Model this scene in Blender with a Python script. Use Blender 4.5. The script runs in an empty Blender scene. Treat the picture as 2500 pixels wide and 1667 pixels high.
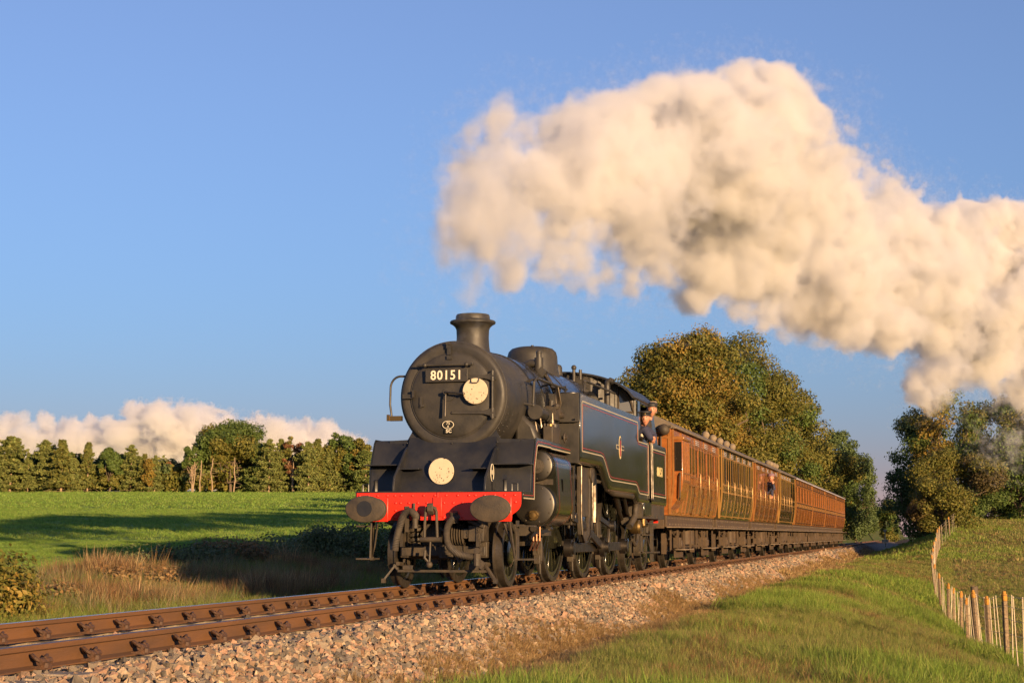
import bpy, bmesh, math, random
import numpy as np
from mathutils import Vector, Matrix
random.seed(7); RNG = np.random.default_rng(11)
R = math.radians; PI = math.pi
SC = bpy.context.scene; COL = SC.collection

# ---------------------------------------------------------------- camera
cam = bpy.data.cameras.new("camera"); cam.lens = 58.37; cam.sensor_width = 36.0
cam.clip_start = 0.1; cam.clip_end = 20000
cam_ob = bpy.data.objects.new("camera", cam); COL.objects.link(cam_ob)
CAM = Vector((6.488, -21.23, 0.707))
cam_ob.location = CAM
cam_ob.rotation_euler = (R(90 + 6.647), 0, R(14.058))
SC.camera = cam_ob

# ---------------------------------------------------------------- sky, sun, exposure
SUN_EL, SUN_AZ = 7.6, 42.0            # degrees: elevation; bearing from the loco's front towards +X
SUN_DIR = Vector((math.sin(R(SUN_AZ)) * math.cos(R(SUN_EL)), -math.cos(R(SUN_AZ)) * math.cos(R(SUN_EL)), math.sin(R(SUN_EL))))
world = bpy.data.worlds.new("World"); SC.world = world; world.use_nodes = True
wn = world.node_tree.nodes; wn.clear()
sky = wn.new("ShaderNodeTexSky"); sky.sky_type = 'NISHITA'; sky.sun_disc = False
sky.sun_elevation = R(SUN_EL); sky.sun_rotation = math.atan2(SUN_DIR.x, SUN_DIR.y)
sky.altitude = 0; sky.air_density = 1.36; sky.dust_density = 0.0; sky.ozone_density = 11.0
bg = wn.new("ShaderNodeBackground"); bg.inputs[1].default_value = 0.127
wo = wn.new("ShaderNodeOutputWorld")
tint = wn.new("ShaderNodeMix"); tint.data_type = 'RGBA'; tint.blend_type = 'MULTIPLY'; tint.inputs[0].default_value = 1; tint.inputs[7].default_value = (2.85, 1.0, 0.94, 1)
hsv = wn.new("ShaderNodeHueSaturation"); hsv.inputs["Saturation"].default_value = 0.71
world.node_tree.links.new(sky.outputs[0], tint.inputs[6]); world.node_tree.links.new(tint.outputs[2], hsv.inputs["Color"]); world.node_tree.links.new(hsv.outputs[0], bg.inputs[0]); world.node_tree.links.new(bg.outputs[0], wo.inputs[0])
sun = bpy.data.lights.new("sun", 'SUN'); sun.energy = 5.0; sun.angle = R(0.6); sun.color = (1.0, 0.66, 0.34)
sun_ob = bpy.data.objects.new("sun", sun); COL.objects.link(sun_ob)
sun_ob.rotation_euler = SUN_DIR.to_track_quat('Z', 'Y').to_euler(); sun_ob.location = (40, -45, 30)
SC.view_settings.view_transform = 'Standard'; SC.view_settings.look = 'None'
SC.view_settings.exposure = 0.95; SC.view_settings.gamma = 1.0
SC.view_settings.use_curve_mapping = False
SC.cycles.use_denoising = True
SC.cycles.use_adaptive_sampling = True; SC.cycles.adaptive_threshold = 0.02
SC.cycles.max_bounces = 8; SC.cycles.diffuse_bounces = 3; SC.cycles.glossy_bounces = 3
SC.cycles.volume_bounces = 6; SC.cycles.transparent_max_bounces = 12
SC.cycles.sample_clamp_indirect = 6.0

# ---------------------------------------------------------------- helpers
def mat(name, col, rough=.5, metal=0., col2=None, vscale=6., vamt=.5, bump=0., bscale=40., rough2=None, spec=.5, coat=0., stretch=(1, 1, 1), attr=None, transl=0., detail=6.):
    """Principled material with a noise mix of two colours, optional noise in roughness, bump, per-element colour attribute and leaf translucency."""
    m = bpy.data.materials.new(name); m.use_nodes = True
    n, l = m.node_tree.nodes, m.node_tree.links
    b = n["Principled BSDF"]; out = n["Material Output"]
    b.inputs["Roughness"].default_value = rough; b.inputs["Metallic"].default_value = metal
    b.inputs["Specular IOR Level"].default_value = spec
    if coat: b.inputs["Coat Weight"].default_value = coat; b.inputs["Coat Roughness"].default_value = .06
    tc = n.new("ShaderNodeTexCoord"); mp = n.new("ShaderNodeMapping"); mp.inputs["Scale"].default_value = stretch
    l.new(tc.outputs["Object"], mp.inputs["Vector"])
    c4 = (*col, 1)
    if col2 is not None or rough2 is not None:
        nz = n.new("ShaderNodeTexNoise"); nz.inputs["Scale"].default_value = vscale; nz.inputs["Detail"].default_value = detail; nz.inputs["Roughness"].default_value = .62
        l.new(mp.outputs[0], nz.inputs["Vector"])
        rp = n.new("ShaderNodeMapRange"); rp.inputs[1].default_value = .5 - .22 / max(vamt, .05) * .5; rp.inputs[2].default_value = .5 + .22 / max(vamt, .05) * .5
        l.new(nz.outputs[0], rp.inputs[0])
    base = None
    if attr:
        at = n.new("ShaderNodeAttribute"); at.attribute_name = attr; base = at.outputs["Color"]
    if col2 is not None:
        mx = n.new("ShaderNodeMix"); mx.data_type = 'RGBA'; l.new(rp.outputs[0], mx.inputs[0])
        mx.inputs[6].default_value = c4; mx.inputs[7].default_value = (*col2, 1); src = mx.outputs[2]
        if base is not None:
            mm = n.new("ShaderNodeMix"); mm.data_type = 'RGBA'; mm.blend_type = 'MULTIPLY'; mm.inputs[0].default_value = 1
            l.new(base, mm.inputs[6]); l.new(src, mm.inputs[7]); src = mm.outputs[2]
        l.new(src, b.inputs["Base Color"]); base = src
    elif base is not None: l.new(base, b.inputs["Base Color"])
    else: b.inputs["Base Color"].default_value = c4
    if rough2 is not None:
        rr = n.new("ShaderNodeMapRange"); l.new(rp.outputs[0], rr.inputs[0]); rr.inputs[3].default_value = rough; rr.inputs[4].default_value = rough2
        l.new(rr.outputs[0], b.inputs["Roughness"])
    if bump:
        bn = n.new("ShaderNodeTexNoise"); bn.inputs["Scale"].default_value = bscale; bn.inputs["Detail"].default_value = 5
        l.new(mp.outputs[0], bn.inputs["Vector"])
        bp = n.new("ShaderNodeBump"); bp.inputs["Strength"].default_value = min(1, bump); bp.inputs["Distance"].default_value = .02 * max(1, bump)
        l.new(bn.outputs[0], bp.inputs["Height"]); l.new(bp.outputs[0], b.inputs["Normal"])
    if transl:
        tr = n.new("ShaderNodeBsdfTranslucent"); ms = n.new("ShaderNodeMixShader"); ms.inputs[0].default_value = transl
        if base is not None: l.new(base, tr.inputs[0])
        else: tr.inputs[0].default_value = c4
        l.new(b.outputs[0], ms.inputs[1]); l.new(tr.outputs[0], ms.inputs[2]); l.new(ms.outputs[0], out.inputs["Surface"])
    return m

class MB:
    """Collects simple shapes; build() links them as one mesh object."""
    def __init__(s): s.v = []; s.f = []; s.mi = []
    def add(s, vs, fs, m=0):
        o = len(s.v); s.v.extend([tuple(q) for q in vs]); s.f.extend([tuple(i + o for i in f) for f in fs]); s.mi.extend([m] * len(fs)); return s
    def box(s, c, d, rot=None, m=0):
        h = [q / 2 for q in d]; vs = [Vector((x * h[0], y * h[1], z * h[2])) for x in (-1, 1) for y in (-1, 1) for z in (-1, 1)]
        if rot is not None: vs = [rot @ q for q in vs]
        vs = [q + Vector(c) for q in vs]
        return s.add(vs, [(0, 1, 3, 2), (4, 6, 7, 5), (0, 4, 5, 1), (2, 3, 7, 6), (0, 2, 6, 4), (1, 5, 7, 3)], m)
    def bx(s, x0, x1, y0, y1, z0, z1, m=0): return s.box(((x0 + x1) / 2, (y0 + y1) / 2, (z0 + z1) / 2), (abs(x1 - x0), abs(y1 - y0), abs(z1 - z0)), None, m)
    def bar(s, p0, p1, w, h, up=(0, 0, 1), m=0):
        p0, p1 = Vector(p0), Vector(p1); d = p1 - p0; L = d.length; d.normalize(); u = Vector(up)
        x = d.cross(u)
        if x.length < 1e-4: x = d.cross(Vector((1, 0, 0)))
        x.normalize(); z = x.cross(d); r = Matrix((x, d, z)).transposed()
        return s.box((p0 + p1) / 2, (w, L, h), r, m)
    def lathe(s, prof, org, axis=(0, 0, 1), n=32, m=0, caps=True, sx=1., sy=1., a0=0., a1=2 * PI):
        """prof: (radius, height along axis)."""
        ax = Vector(axis).normalized(); t = Vector((0, 0, 1)) if abs(ax.z) < .9 else Vector((1, 0, 0))
        u = ax.cross(t).normalized(); w = ax.cross(u); O = Vector(org); full = abs(a1 - a0 - 2 * PI) < 1e-6
        k = n if full else n + 1; vs = []; fs = []
        for r, h in prof:
            for i in range(k):
                a = a0 + (a1 - a0) * i / n; vs.append(O + ax * h + u * (math.cos(a) * r * sx) + w * (math.sin(a) * r * sy))
        for j in range(len(prof) - 1):
            for i in range(n):
                i2 = (i + 1) % k; fs.append((j * k + i, j * k + i2, (j + 1) * k + i2, (j + 1) * k + i))
        if caps and full:
            fs.append(tuple(range(k - 1, -1, -1))); fs.append(tuple((len(prof) - 1) * k + i for i in range(k)))
        return s.add(vs, fs, m)
    def cyl(s, p0, p1, r, r1=None, n=16, m=0, caps=True):
        p0, p1 = Vector(p0), Vector(p1); d = p1 - p0
        return s.lathe([(r, 0), (r if r1 is None else r1, d.length)], p0, d, n, m, caps)
    def sph(s, c, r, n=12, m=0, sc=(1, 1, 1)):
        k = max(4, n // 2); b = len(s.v); s.lathe([(max(1e-4, r * math.sin(PI * i / k)), -r * math.cos(PI * i / k)) for i in range(k + 1)], (0, 0, 0), (0, 0, 1), n, m)
        for i in range(b, len(s.v)): s.v[i] = (s.v[i][0] * sc[0] + c[0], s.v[i][1] * sc[1] + c[1], s.v[i][2] * sc[2] + c[2])
        return s
    def tube(s, pts, r, n=8, m=0, caps=True, closed=False):
        P = [Vector(p) for p in pts]; k = len(P); rs = r if isinstance(r, (list, tuple)) else [r] * k; vs = []; fs = []; prev = None
        for i in range(k):
            d = ((P[(i + 1) % k] if closed or i < k - 1 else P[i]) - (P[i - 1] if closed or i > 0 else P[i])).normalized()
            if prev is None:
                t = Vector((0, 0, 1)) if abs(d.z) < .9 else Vector((1, 0, 0)); u = d.cross(t).normalized()
            else: u = (prev - d * prev.dot(d)); u = u.normalized() if u.length > 1e-6 else d.cross(Vector((0, 1, .3))).normalized()
            prev = u; w = d.cross(u)
            for j in range(n): a = 2 * PI * j / n; vs.append(P[i] + u * (math.cos(a) * rs[i]) + w * (math.sin(a) * rs[i]))
        for i in range(k if closed else k - 1):
            i2 = (i + 1) % k
            for j in range(n): j2 = (j + 1) % n; fs.append((i * n + j, i * n + j2, i2 * n + j2, i2 * n + j))
        if caps and not closed: fs.append(tuple(range(n - 1, -1, -1))); fs.append(tuple((k - 1) * n + j for j in range(n)))
        return s.add(vs, fs, m)
    def prism(s, poly, e0, e1, axis='x', m=0):
        """Polygon extruded along an axis. axis x: poly=(y,z); y: (x,z); z: (x,y)."""
        def q(p, e): return {'x': (e, p[0], p[1]), 'y': (p[0], e, p[1]), 'z': (p[0], p[1], e)}[axis]
        n = len(poly); vs = [q(p, e0) for p in poly] + [q(p, e1) for p in poly]
        fs = [tuple(range(n)), tuple(range(2 * n - 1, n - 1, -1))] + [(i, i + n, (i + 1) % n + n, (i + 1) % n) for i in range(n)]
        return s.add(vs, fs, m)
    def ribbon(s, pts, w, e, axis='x', th=.004, m=0, closed=False):
        """Flat strip of width w along a 2-D path, standing th proud of plane axis=e (th signed)."""
        P = [Vector(p) for p in pts]; k = len(P); A = []; B = []
        for i in range(k):
            a = P[i] - P[i - 1] if (i > 0 or closed) else P[1] - P[0]; b = P[(i + 1) % k] - P[i] if (i < k - 1 or closed) else a
            t = (a.normalized() + b.normalized()); t = t.normalized() if t.length > 1e-6 else a.normalized()
            nrm = Vector((-t.y, t.x)); c = max(.4, t.dot(a.normalized())); A.append(P[i] + nrm * w / 2 / c); B.append(P[i] - nrm * w / 2 / c)
        def q(p, ee): return {'x': (ee, p[0], p[1]), 'y': (p[0], ee, p[1]), 'z': (p[0], p[1], ee)}[axis]
        vs = [q(p, e + th) for p in A] + [q(p, e + th) for p in B] + [q(p, e) for p in A] + [q(p, e) for p in B]; fs = []
        for i in range(k if closed else k - 1):
            j = (i + 1) % k; fs += [(i, j, j + k, i + k), (i, i + 2 * k, j + 2 * k, j), (i + k, j + k, j + 3 * k, i + 3 * k)]
        return s.add(vs, fs, m)
    def rivets(s, pts, r, nrm, n=6):
        for p in pts: s.lathe([(r, 0), (r * .8, r * .45), (r * .3, r * .7)], p, nrm, n)
        return s
    def mirror(s):
        o = MB(); o.v = [(-x, y, z) for x, y, z in s.v]; o.f = [tuple(reversed(f)) for f in s.f]; o.mi = list(s.mi); return o
    def build(s, name, m, parent=None, smooth=35, bevel=0., col=None):
        me = bpy.data.meshes.new(name); me.from_pydata(s.v, [], s.f)
        for q in (m if isinstance(m, (list, tuple)) else [m]): me.materials.append(q)
        if any(s.mi): me.polygons.foreach_set("material_index", s.mi)
        bm = bmesh.new(); bm.from_mesh(me); bmesh.ops.recalc_face_normals(bm, faces=bm.faces); bm.to_mesh(me); bm.free()
        if smooth: me.shade_smooth(); me.set_sharp_from_angle(angle=R(smooth))
        me.update(); o = link(name, me, parent)
        if bevel:
            b = o.modifiers.new("bevel", 'BEVEL'); b.width = bevel; b.segments = 2; b.limit_method = 'ANGLE'; b.angle_limit = R(40)
        return o
def link(name, data, parent=None):
    o = bpy.data.objects.new(name, data); COL.objects.link(o)
    if parent is not None: o.parent = parent
    return o
def tag(o, label=None, cat=None, group=None, kind=None):
    for k, v in (("label", label), ("category", cat), ("group", group), ("kind", kind)):
        if v: o[k] = v
    return o
def empty(name, loc=(0, 0, 0), rz=0., label=None, cat=None, group=None):
    o = bpy.data.objects.new(name, None); COL.objects.link(o); o.location = loc; o.rotation_euler[2] = rz; o.empty_display_size = .2
    return tag(o, label, cat, group)
_KIDS = {}
def copy_tree(o, parent=None):
    c = o.copy(); COL.objects.link(c)
    if parent is not None: c.parent = parent
    for ch in list(o.children): copy_tree(ch, c)
    return c
def raw_mesh(name, V, F, m, col=None, parent=None, smooth=False):
    """Large mesh from numpy arrays: V (n,3); F (k, corners)."""
    me = bpy.data.meshes.new(name); V = np.ascontiguousarray(V, np.float32); F = np.ascontiguousarray(F, np.int32); k, c = F.shape
    me.vertices.add(len(V)); me.vertices.foreach_set("co", V.ravel()); me.loops.add(k * c); me.loops.foreach_set("vertex_index", F.ravel())
    me.polygons.add(k); me.polygons.foreach_set("loop_start", np.arange(0, k * c, c, dtype=np.int32)); me.polygons.foreach_set("loop_total", np.full(k, c, np.int32))
    me.materials.append(m); me.update(calc_edges=True)
    if col is not None:
        a = me.attributes.new("tint", 'FLOAT_COLOR', 'POINT'); cc = np.ones((len(V), 4), np.float32); cc[:, :3] = col; a.data.foreach_set("color", cc.ravel())
    me.polygons.foreach_set("use_smooth", np.full(k, bool(smooth)))
    return link(name, me, parent)
def text_mb(txt, size, depth, place, weight=0., spacing=1., xs=1.):
    """Letters as geometry; place(x, y, z) puts text-space points in the world."""
    cu = bpy.data.curves.new("lettering", 'FONT'); cu.body = txt; cu.size = size; cu.extrude = depth; cu.align_x = 'CENTER'; cu.align_y = 'CENTER'; cu.offset = weight; cu.space_character = spacing; cu.resolution_u = 3
    t = bpy.data.objects.new("lettering", cu); COL.objects.link(t); dg = bpy.context.evaluated_depsgraph_get(); dg.update()
    me = bpy.data.meshes.new_from_object(t.evaluated_get(dg)); mb = MB()
    mb.add([place(v.co.x * xs, v.co.y, v.co.z) for v in me.vertices], [tuple(p.vertices) for p in me.polygons])
    bpy.data.objects.remove(t); bpy.data.curves.remove(cu); bpy.data.meshes.remove(me); return mb
def at(px, py, D):
    """A point of the place: D metres along the view axis behind pixel (px, py) of the 2500-pixel-wide photograph."""
    v = Vector(((px - 1250) / 4053.5, -(py - 833.5) / 4053.5, -1.0)) * D
    return CAM + cam_ob.rotation_euler.to_matrix() @ v
def noise2(x, y, s, seed=0):
    """Smooth value noise in numpy."""
    r = np.random.default_rng(seed + 991); L = r.random((64, 64)).astype(np.float32) * 2 - 1
    u = np.asarray(x) * s + 17.3; v = np.asarray(y) * s + 41.7; i = np.floor(u).astype(int); j = np.floor(v).astype(int); fu = u - i; fv = v - j
    fu = fu * fu * (3 - 2 * fu); fv = fv * fv * (3 - 2 * fv); g = lambda a, b: L[a % 64, b % 64]
    return (g(i, j) * (1 - fu) + g(i + 1, j) * fu) * (1 - fv) + (g(i, j + 1) * (1 - fu) + g(i + 1, j + 1) * fu) * fv

# ---------------------------------------------------------------- ground
FENCE_Y = [-40, -25, 4, 10, 19, 29, 39, 50, 59, 72, 80, 88, 105, 130, 200, 2000]
FENCE_Z = [-1.3, -1.3, -1.35, -1.55, -1.9, -1.85, -1.5, -1.05, -.6, -.05, .6, 1.1, 1.9, 2.4, 2.6, 2.6]
FENCE_X = [7.9, 7.9, 7.85, 7.5, 7.25, 6.9, 6.6, 6.6, 6.7, 6.95, 7.6, 8.2, 9.5, 12, 16, 60]
def sstep(a, b, x): t = np.clip((x - a) / (b - a), 0, 1); return t * t * (3 - 2 * t)
def ground_z(x, y):
    x = np.asarray(x, float); y = np.asarray(y, float)
    fx = np.interp(y, FENCE_Y, FENCE_X); fz = np.interp(y, FENCE_Y, FENCE_Z)
    s = -.243 * (x - 6.49) + .97 * (y + 21.2)
    left = .1 + (s - 35) * .0325 + .18 * noise2(x, y, .03, 3) - .9 * sstep(250, 420, s) * (s - 250) * .03
    bed = -.78
    t = np.clip((x - 2.5) / np.maximum(fx - 2.5, .5), 0, 1)
    bank = -.66 + (fz + .66) * (t ** 1.35) + .16 * np.sin(np.pi * t) * (1 - sstep(45, 60, y)) + (.07 * noise2(x, y, .55, 5) + .04 * noise2(x, y, 1.7, 6)) * np.minimum(1, t * 4)
    past = fz + .012 * (x - fx) + .06 * noise2(x, y, .25, 7) - .1
    right = np.where(x < fx, bank, bank * (1 - sstep(0, 1, x - fx)) + past * sstep(0, 1, x - fx))
    zl = left * sstep(-2.6, -9.0, -x * -1) if False else left
    wl = sstep(2.6, 8.5, -x); L = -.62 * (1 - wl) + left * wl + .05 * noise2(x, y, .9, 8) * sstep(2.2, 3.2, -x)
    z = np.where(x < -2.2, L, np.where(x > 2.2, right, bed))
    z = np.where((x >= 2.2) & (x < 2.5), -.72 + .06 * sstep(2.2, 2.5, x), z)
    return z
def ground_mat():
    m = bpy.data.materials.new("ground_cover"); m.use_nodes = True; n, l = m.node_tree.nodes, m.node_tree.links; b = n["Principled BSDF"]
    b.inputs["Roughness"].default_value = .95; b.inputs["Specular IOR Level"].default_value = .15
    tc = n.new("ShaderNodeTexCoord"); sx = n.new("ShaderNodeSeparateXYZ"); l.new(tc.outputs["Object"], sx.inputs[0])
    def noise(s, d=6, sc=(1, 1, 1), r=.6):
        mp = n.new("ShaderNodeMapping"); mp.inputs["Scale"].default_value = sc; l.new(tc.outputs["Object"], mp.inputs[0])
        q = n.new("ShaderNodeTexNoise"); q.inputs["Scale"].default_value = s; q.inputs["Detail"].default_value = d; q.inputs["Roughness"].default_value = r; l.new(mp.outputs[0], q.inputs[0]); return q.outputs[0]
    def rng(v, a, c, o0=0., o1=1.):
        q = n.new("ShaderNodeMapRange"); q.interpolation_type = 'SMOOTHSTEP'; l.new(v, q.inputs[0]); q.inputs[1].default_value = a; q.inputs[2].default_value = c; q.inputs[3].default_value = o0; q.inputs[4].default_value = o1; return q.outputs[0]
    def mix(f, a, c):
        q = n.new("ShaderNodeMix"); q.data_type = 'RGBA'
        if isinstance(f, float): q.inputs[0].default_value = f
        else: l.new(f, q.inputs[0])
        for v, i in ((a, 6), (c, 7)):
            if isinstance(v, tuple): q.inputs[i].default_value = (*v, 1)
            else: l.new(v, q.inputs[i])
        return q.outputs[2]
    def mth(op, a, c):
        q = n.new("ShaderNodeMath"); q.operation = op
        for v, i in ((a, 0), (c, 1)):
            if isinstance(v, (int, float)): q.inputs[i].default_value = v
            else: l.new(v, q.inputs[i])
        return q.outputs[0]
    X, Y = sx.outputs[0], sx.outputs[1]
    fine = noise(9, 8); mid = noise(.9, 5); big = noise(.06, 4)
    crop = mix(rng(mid, .35, .65), (.13, .21, .033), (.165, .24, .045)); crop = mix(rng(fine, .38, .62), crop, (.105, .17, .028)); crop = mix(rng(big, .4, .65), crop, (.18, .245, .05))
    s = mth('ADD', mth('MULTIPLY', X, -.243), mth('MULTIPLY', Y, .97))       # distance down the field
    wob = mth('MULTIPLY', mth('SUBTRACT', noise(.03, 3), .5), 14.0)
    s2 = mth('ADD', s, wob)
    for c0, w, amt in ((62., 1.1, .8), (50.5, 1.3, .85)):
        d = mth('ABSOLUTE', mth('SUBTRACT', s2, c0), 0.)
        k = mth('MULTIPLY', rng(d, w, .15), rng(noise(.35, 6), .40, .58, 0, amt)); 
        if c0 < 60: k = mth('MULTIPLY', k, rng(X, -26., -16.))
        crop = mix(k, crop, (.19, .115, .06))
    bank = mix(rng(noise(1.1, 7), .42, .6), (.11, .16, .03), (.15, .13, .05)); bank = mix(rng(fine, .35, .7), bank, (.06, .085, .02)); bank = mix(rng(noise(2.6, 6, (1, .35, 1)), .54, .68), bank, (.10, .055, .026))
    past = mix(rng(noise(.5, 7), .38, .62), (.15, .18, .042), (.19, .18, .06)); past = mix(rng(fine, .35, .65), past, (.075, .09, .027))
    dry = mix(rng(fine, .35, .65), (.24, .15, .07), (.14, .09, .042))
    soil = mix(rng(fine, .35, .65), (.10, .07, .045), (.05, .035, .024))
    c = mix(rng(X, 7.1, 8.2), bank, past)
    edge = mth('ADD', X, mth('MULTIPLY', mth('SUBTRACT', noise(.7, 5), .5), 1.6))
    c = mix(rng(edge, 2.9, 3.9), dry, c); c = mix(rng(X, 1.8, 2.2), soil, c)
    verge = mix(rng(noise(1.3, 6), .4, .6), (.04, .075, .016), (.085, .075, .03))
    c = mix(rng(X, -1.6, -1.9), c, verge); c = mix(rng(X, -6.5, -8.0), c, crop)
    l.new(c, b.inputs["Base Color"])
    bp = n.new("ShaderNodeBump"); bp.inputs["Strength"].default_value = .9; bp.inputs["Distance"].default_value = .05; l.new(noise(5, 10, (1, 1, 1), .7), bp.inputs["Height"]); l.new(bp.outputs[0], b.inputs["Normal"])
    return m
def build_ground():
    xs = np.unique(np.round(np.concatenate([-np.geomspace(9, 6000, 90), np.arange(-9, -1.6, .22), np.arange(-1.6, 1.8, .4), np.arange(1.8, 9.4, .16), 9.4 + np.geomspace(.3, 6000, 60)]), 3))
    ys = np.unique(np.round(np.concatenate([-24 - np.geomspace(1, 5000, 36), np.arange(-24, 30, .28), np.arange(30, 110, .6), 110 + np.geomspace(.8, 7000, 90)]), 3))
    X, Y = np.meshgrid(xs, ys, indexing='ij'); Z = ground_z(X, Y)
    far = np.hypot(X, Y); Z = np.where(far > 700, Z * 0 + np.minimum(Z, -6.), Z)
    V = np.stack([X, Y, Z], -1).reshape(-1, 3); nx, ny = len(xs), len(ys); i = np.arange(nx * ny).reshape(nx, ny)
    F = np.stack([i[:-1, :-1], i[1:, :-1], i[1:, 1:], i[:-1, 1:]], -1).reshape(-1, 4)
    o = raw_mesh("ground", V, F, ground_mat(), smooth=True); tag(o, "green crop field, verge and grassy embankment around the track", None, None, "structure"); return o
build_ground()

# ---------------------------------------------------------------- track
M_rust = mat("rail_rust", (.165, .075, .027), .62, 0, (.095, .046, .02), 3.5, .6, .25, 60, .8, stretch=(1, .25, 1.5))
M_steel = mat("rail_polished", (.42, .41, .42), .22, 1., (.30, .28, .28), 1.2, .8, stretch=(6, .2, 1))
M_nosheen = mat("rail_top_no_sheen", (.16, .10, .06), .5, .7, (.12, .075, .045), 1.2, .8, stretch=(6, .2, 1))  # near railhead: sky sheen left out by darkening the steel's colour
M_clip = mat("clip_rust", (.10, .045, .02), .7, 0, (.055, .03, .018), 30, .8, .3, 90)
M_conc = mat("sleeper_concrete", (.30, .25, .19), .9, 0, (.20, .15, .10), 8, .7, .4, 60)
M_stone = mat("ballast_stone", (1, 1, 1), .9, 0, (.62, .6, .6), 14, .8, .5, 70, attr="tint")
M_bal = mat("ballast_dust", (.20, .14, .10), .95, 0, (.10, .075, .055), 22, .8, 1., 30)
RX = .7525; RY0, RY1 = -17.0, 225.0
def rail(side, label):
    hh = .036; P = [(-.07, -.159), (.07, -.159), (.07, -.149), (.014, -.132), (.010, -.045), (.034, -.034), (.036, -.008), (.030, -.001), (-.030, -.001), (-.036, -.008), (-.034, -.034), (-.010, -.045), (-.014, -.132), (-.07, -.149)]
    n = len(P); ys = [RY0 + (RY1 - RY0) * i / 12 for i in range(13)]; mb = MB(); x0 = side * (RX + .035)
    vs = [(x0 + p[0], y, p[1]) for y in ys for p in P]; fs = []; ms = []
    for j in range(12):
        for i in range(n):
            k = (i + 1) % n; fs.append((j * n + i, j * n + k, (j + 1) * n + k, (j + 1) * n + i)); ms.append(1 if i in (7,) else 0)
    fs.append(tuple(range(n))); ms.append(0); fs.append(tuple(12 * n + i for i in range(n - 1, -1, -1))); ms.append(0)
    mb.v = vs; mb.f = fs; mb.mi = ms
    o = mb.build("rail", [M_rust, M_steel if side < 0 else M_nosheen], smooth=25); tag(o, label, "rail", "running rails of the line"); return o
far_rail = rail(-1, "rusty steel rail with shiny top on the grass field side of the track")
near_rail = rail(1, "rusty steel rail beside the ballast slope and wire fence side")
SLP = .70; SL0 = -15.6
def clip_mesh():
    mb = MB()  # spring clip and cast shoulder on the +x side of a rail whose foot edge is at x = 0
    mb.prism([(-.03, -.15), (.075, -.15), (.075, -.128), (.055, -.10), (.03, -.10), (.02, -.128), (-.03, -.138)], -.045, .045, 'y')
    mb.cyl((.045, -.06, -.098), (.045, .06, -.098), .026, n=8)
    pts = [(.045, .075, -.098), (.045, .0, -.095), (.045, -.06, -.092), (.03, -.085, -.075), (-.005, -.07, -.058), (-.03, -.03, -.066), (-.038, .02, -.095), (-.02, .055, -.100), (.01, .06, -.075), (.04, .03, -.062), (.055, -.01, -.075)]
    sm = []
    for i in range(len(pts) - 1):
        for t in (0, .5): sm.append([pts[i][k] + (pts[i + 1][k] - pts[i][k]) * t for k in range(3)])
    mb.tube(sm + [pts[-1]], .013, 6); mb.cyl((.075, -.02, -.135), (.075, -.02, -.105), .024, n=6); return mb
c0 = clip_mesh().build("rail_clip", M_clip, near_rail, 40); first = True
for k in range(150):
    y = SL0 + k * SLP + .02
    if y > 62: break
    for par, x, sx in ((near_rail, RX + .035 + .07, 1), (far_rail, -RX - .035 + .07, 1)):
        if first: c = c0; first = False
        else: c = c0.copy(); COL.objects.link(c); c.parent = par
        c.location = (x, y + random.uniform(-.03, .03), random.uniform(-.004, .003)); c.rotation_euler = (0, random.uniform(-.05, .05), random.uniform(-.09, .09))
for par, x, y in ((near_rail, RX + .035, -.45), (far_rail, -RX - .035, -2.35), (near_rail, RX + .035, 17.6), (far_rail, -RX - .035, 15.7)):
    mb = MB().bx(x + .008, x + .03, y - .34, y + .34, -.128, -.046)
    mb.build("fishplate", M_rust, par, bevel=.006)
    mb = MB()
    for q in (-.26, -.09, .09, .26): mb.cyl((x + .03, y + q, -.088), (x + .058, y + q, -.088), .024, n=6)
    mb.build("bolt", M_clip, par)["kind"] = "stuff"
sl = MB(); sl.prism([(-.14, -.38), (.14, -.38), (.125, -.172), (-.125, -.172)], -1.25, 1.25, 'x'); s0 = None
for k in range(86):
    y = SL0 + k * SLP + .02
    if s0 is None: s0 = sl.build("sleeper", M_conc, bevel=.012); o = s0
    else: o = s0.copy(); COL.objects.link(o)
    o.location = (0, y, 0); tag(o, "grey concrete sleeper bedded in stone ballast under the rails", "sleeper", "sleepers under the rails")
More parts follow.
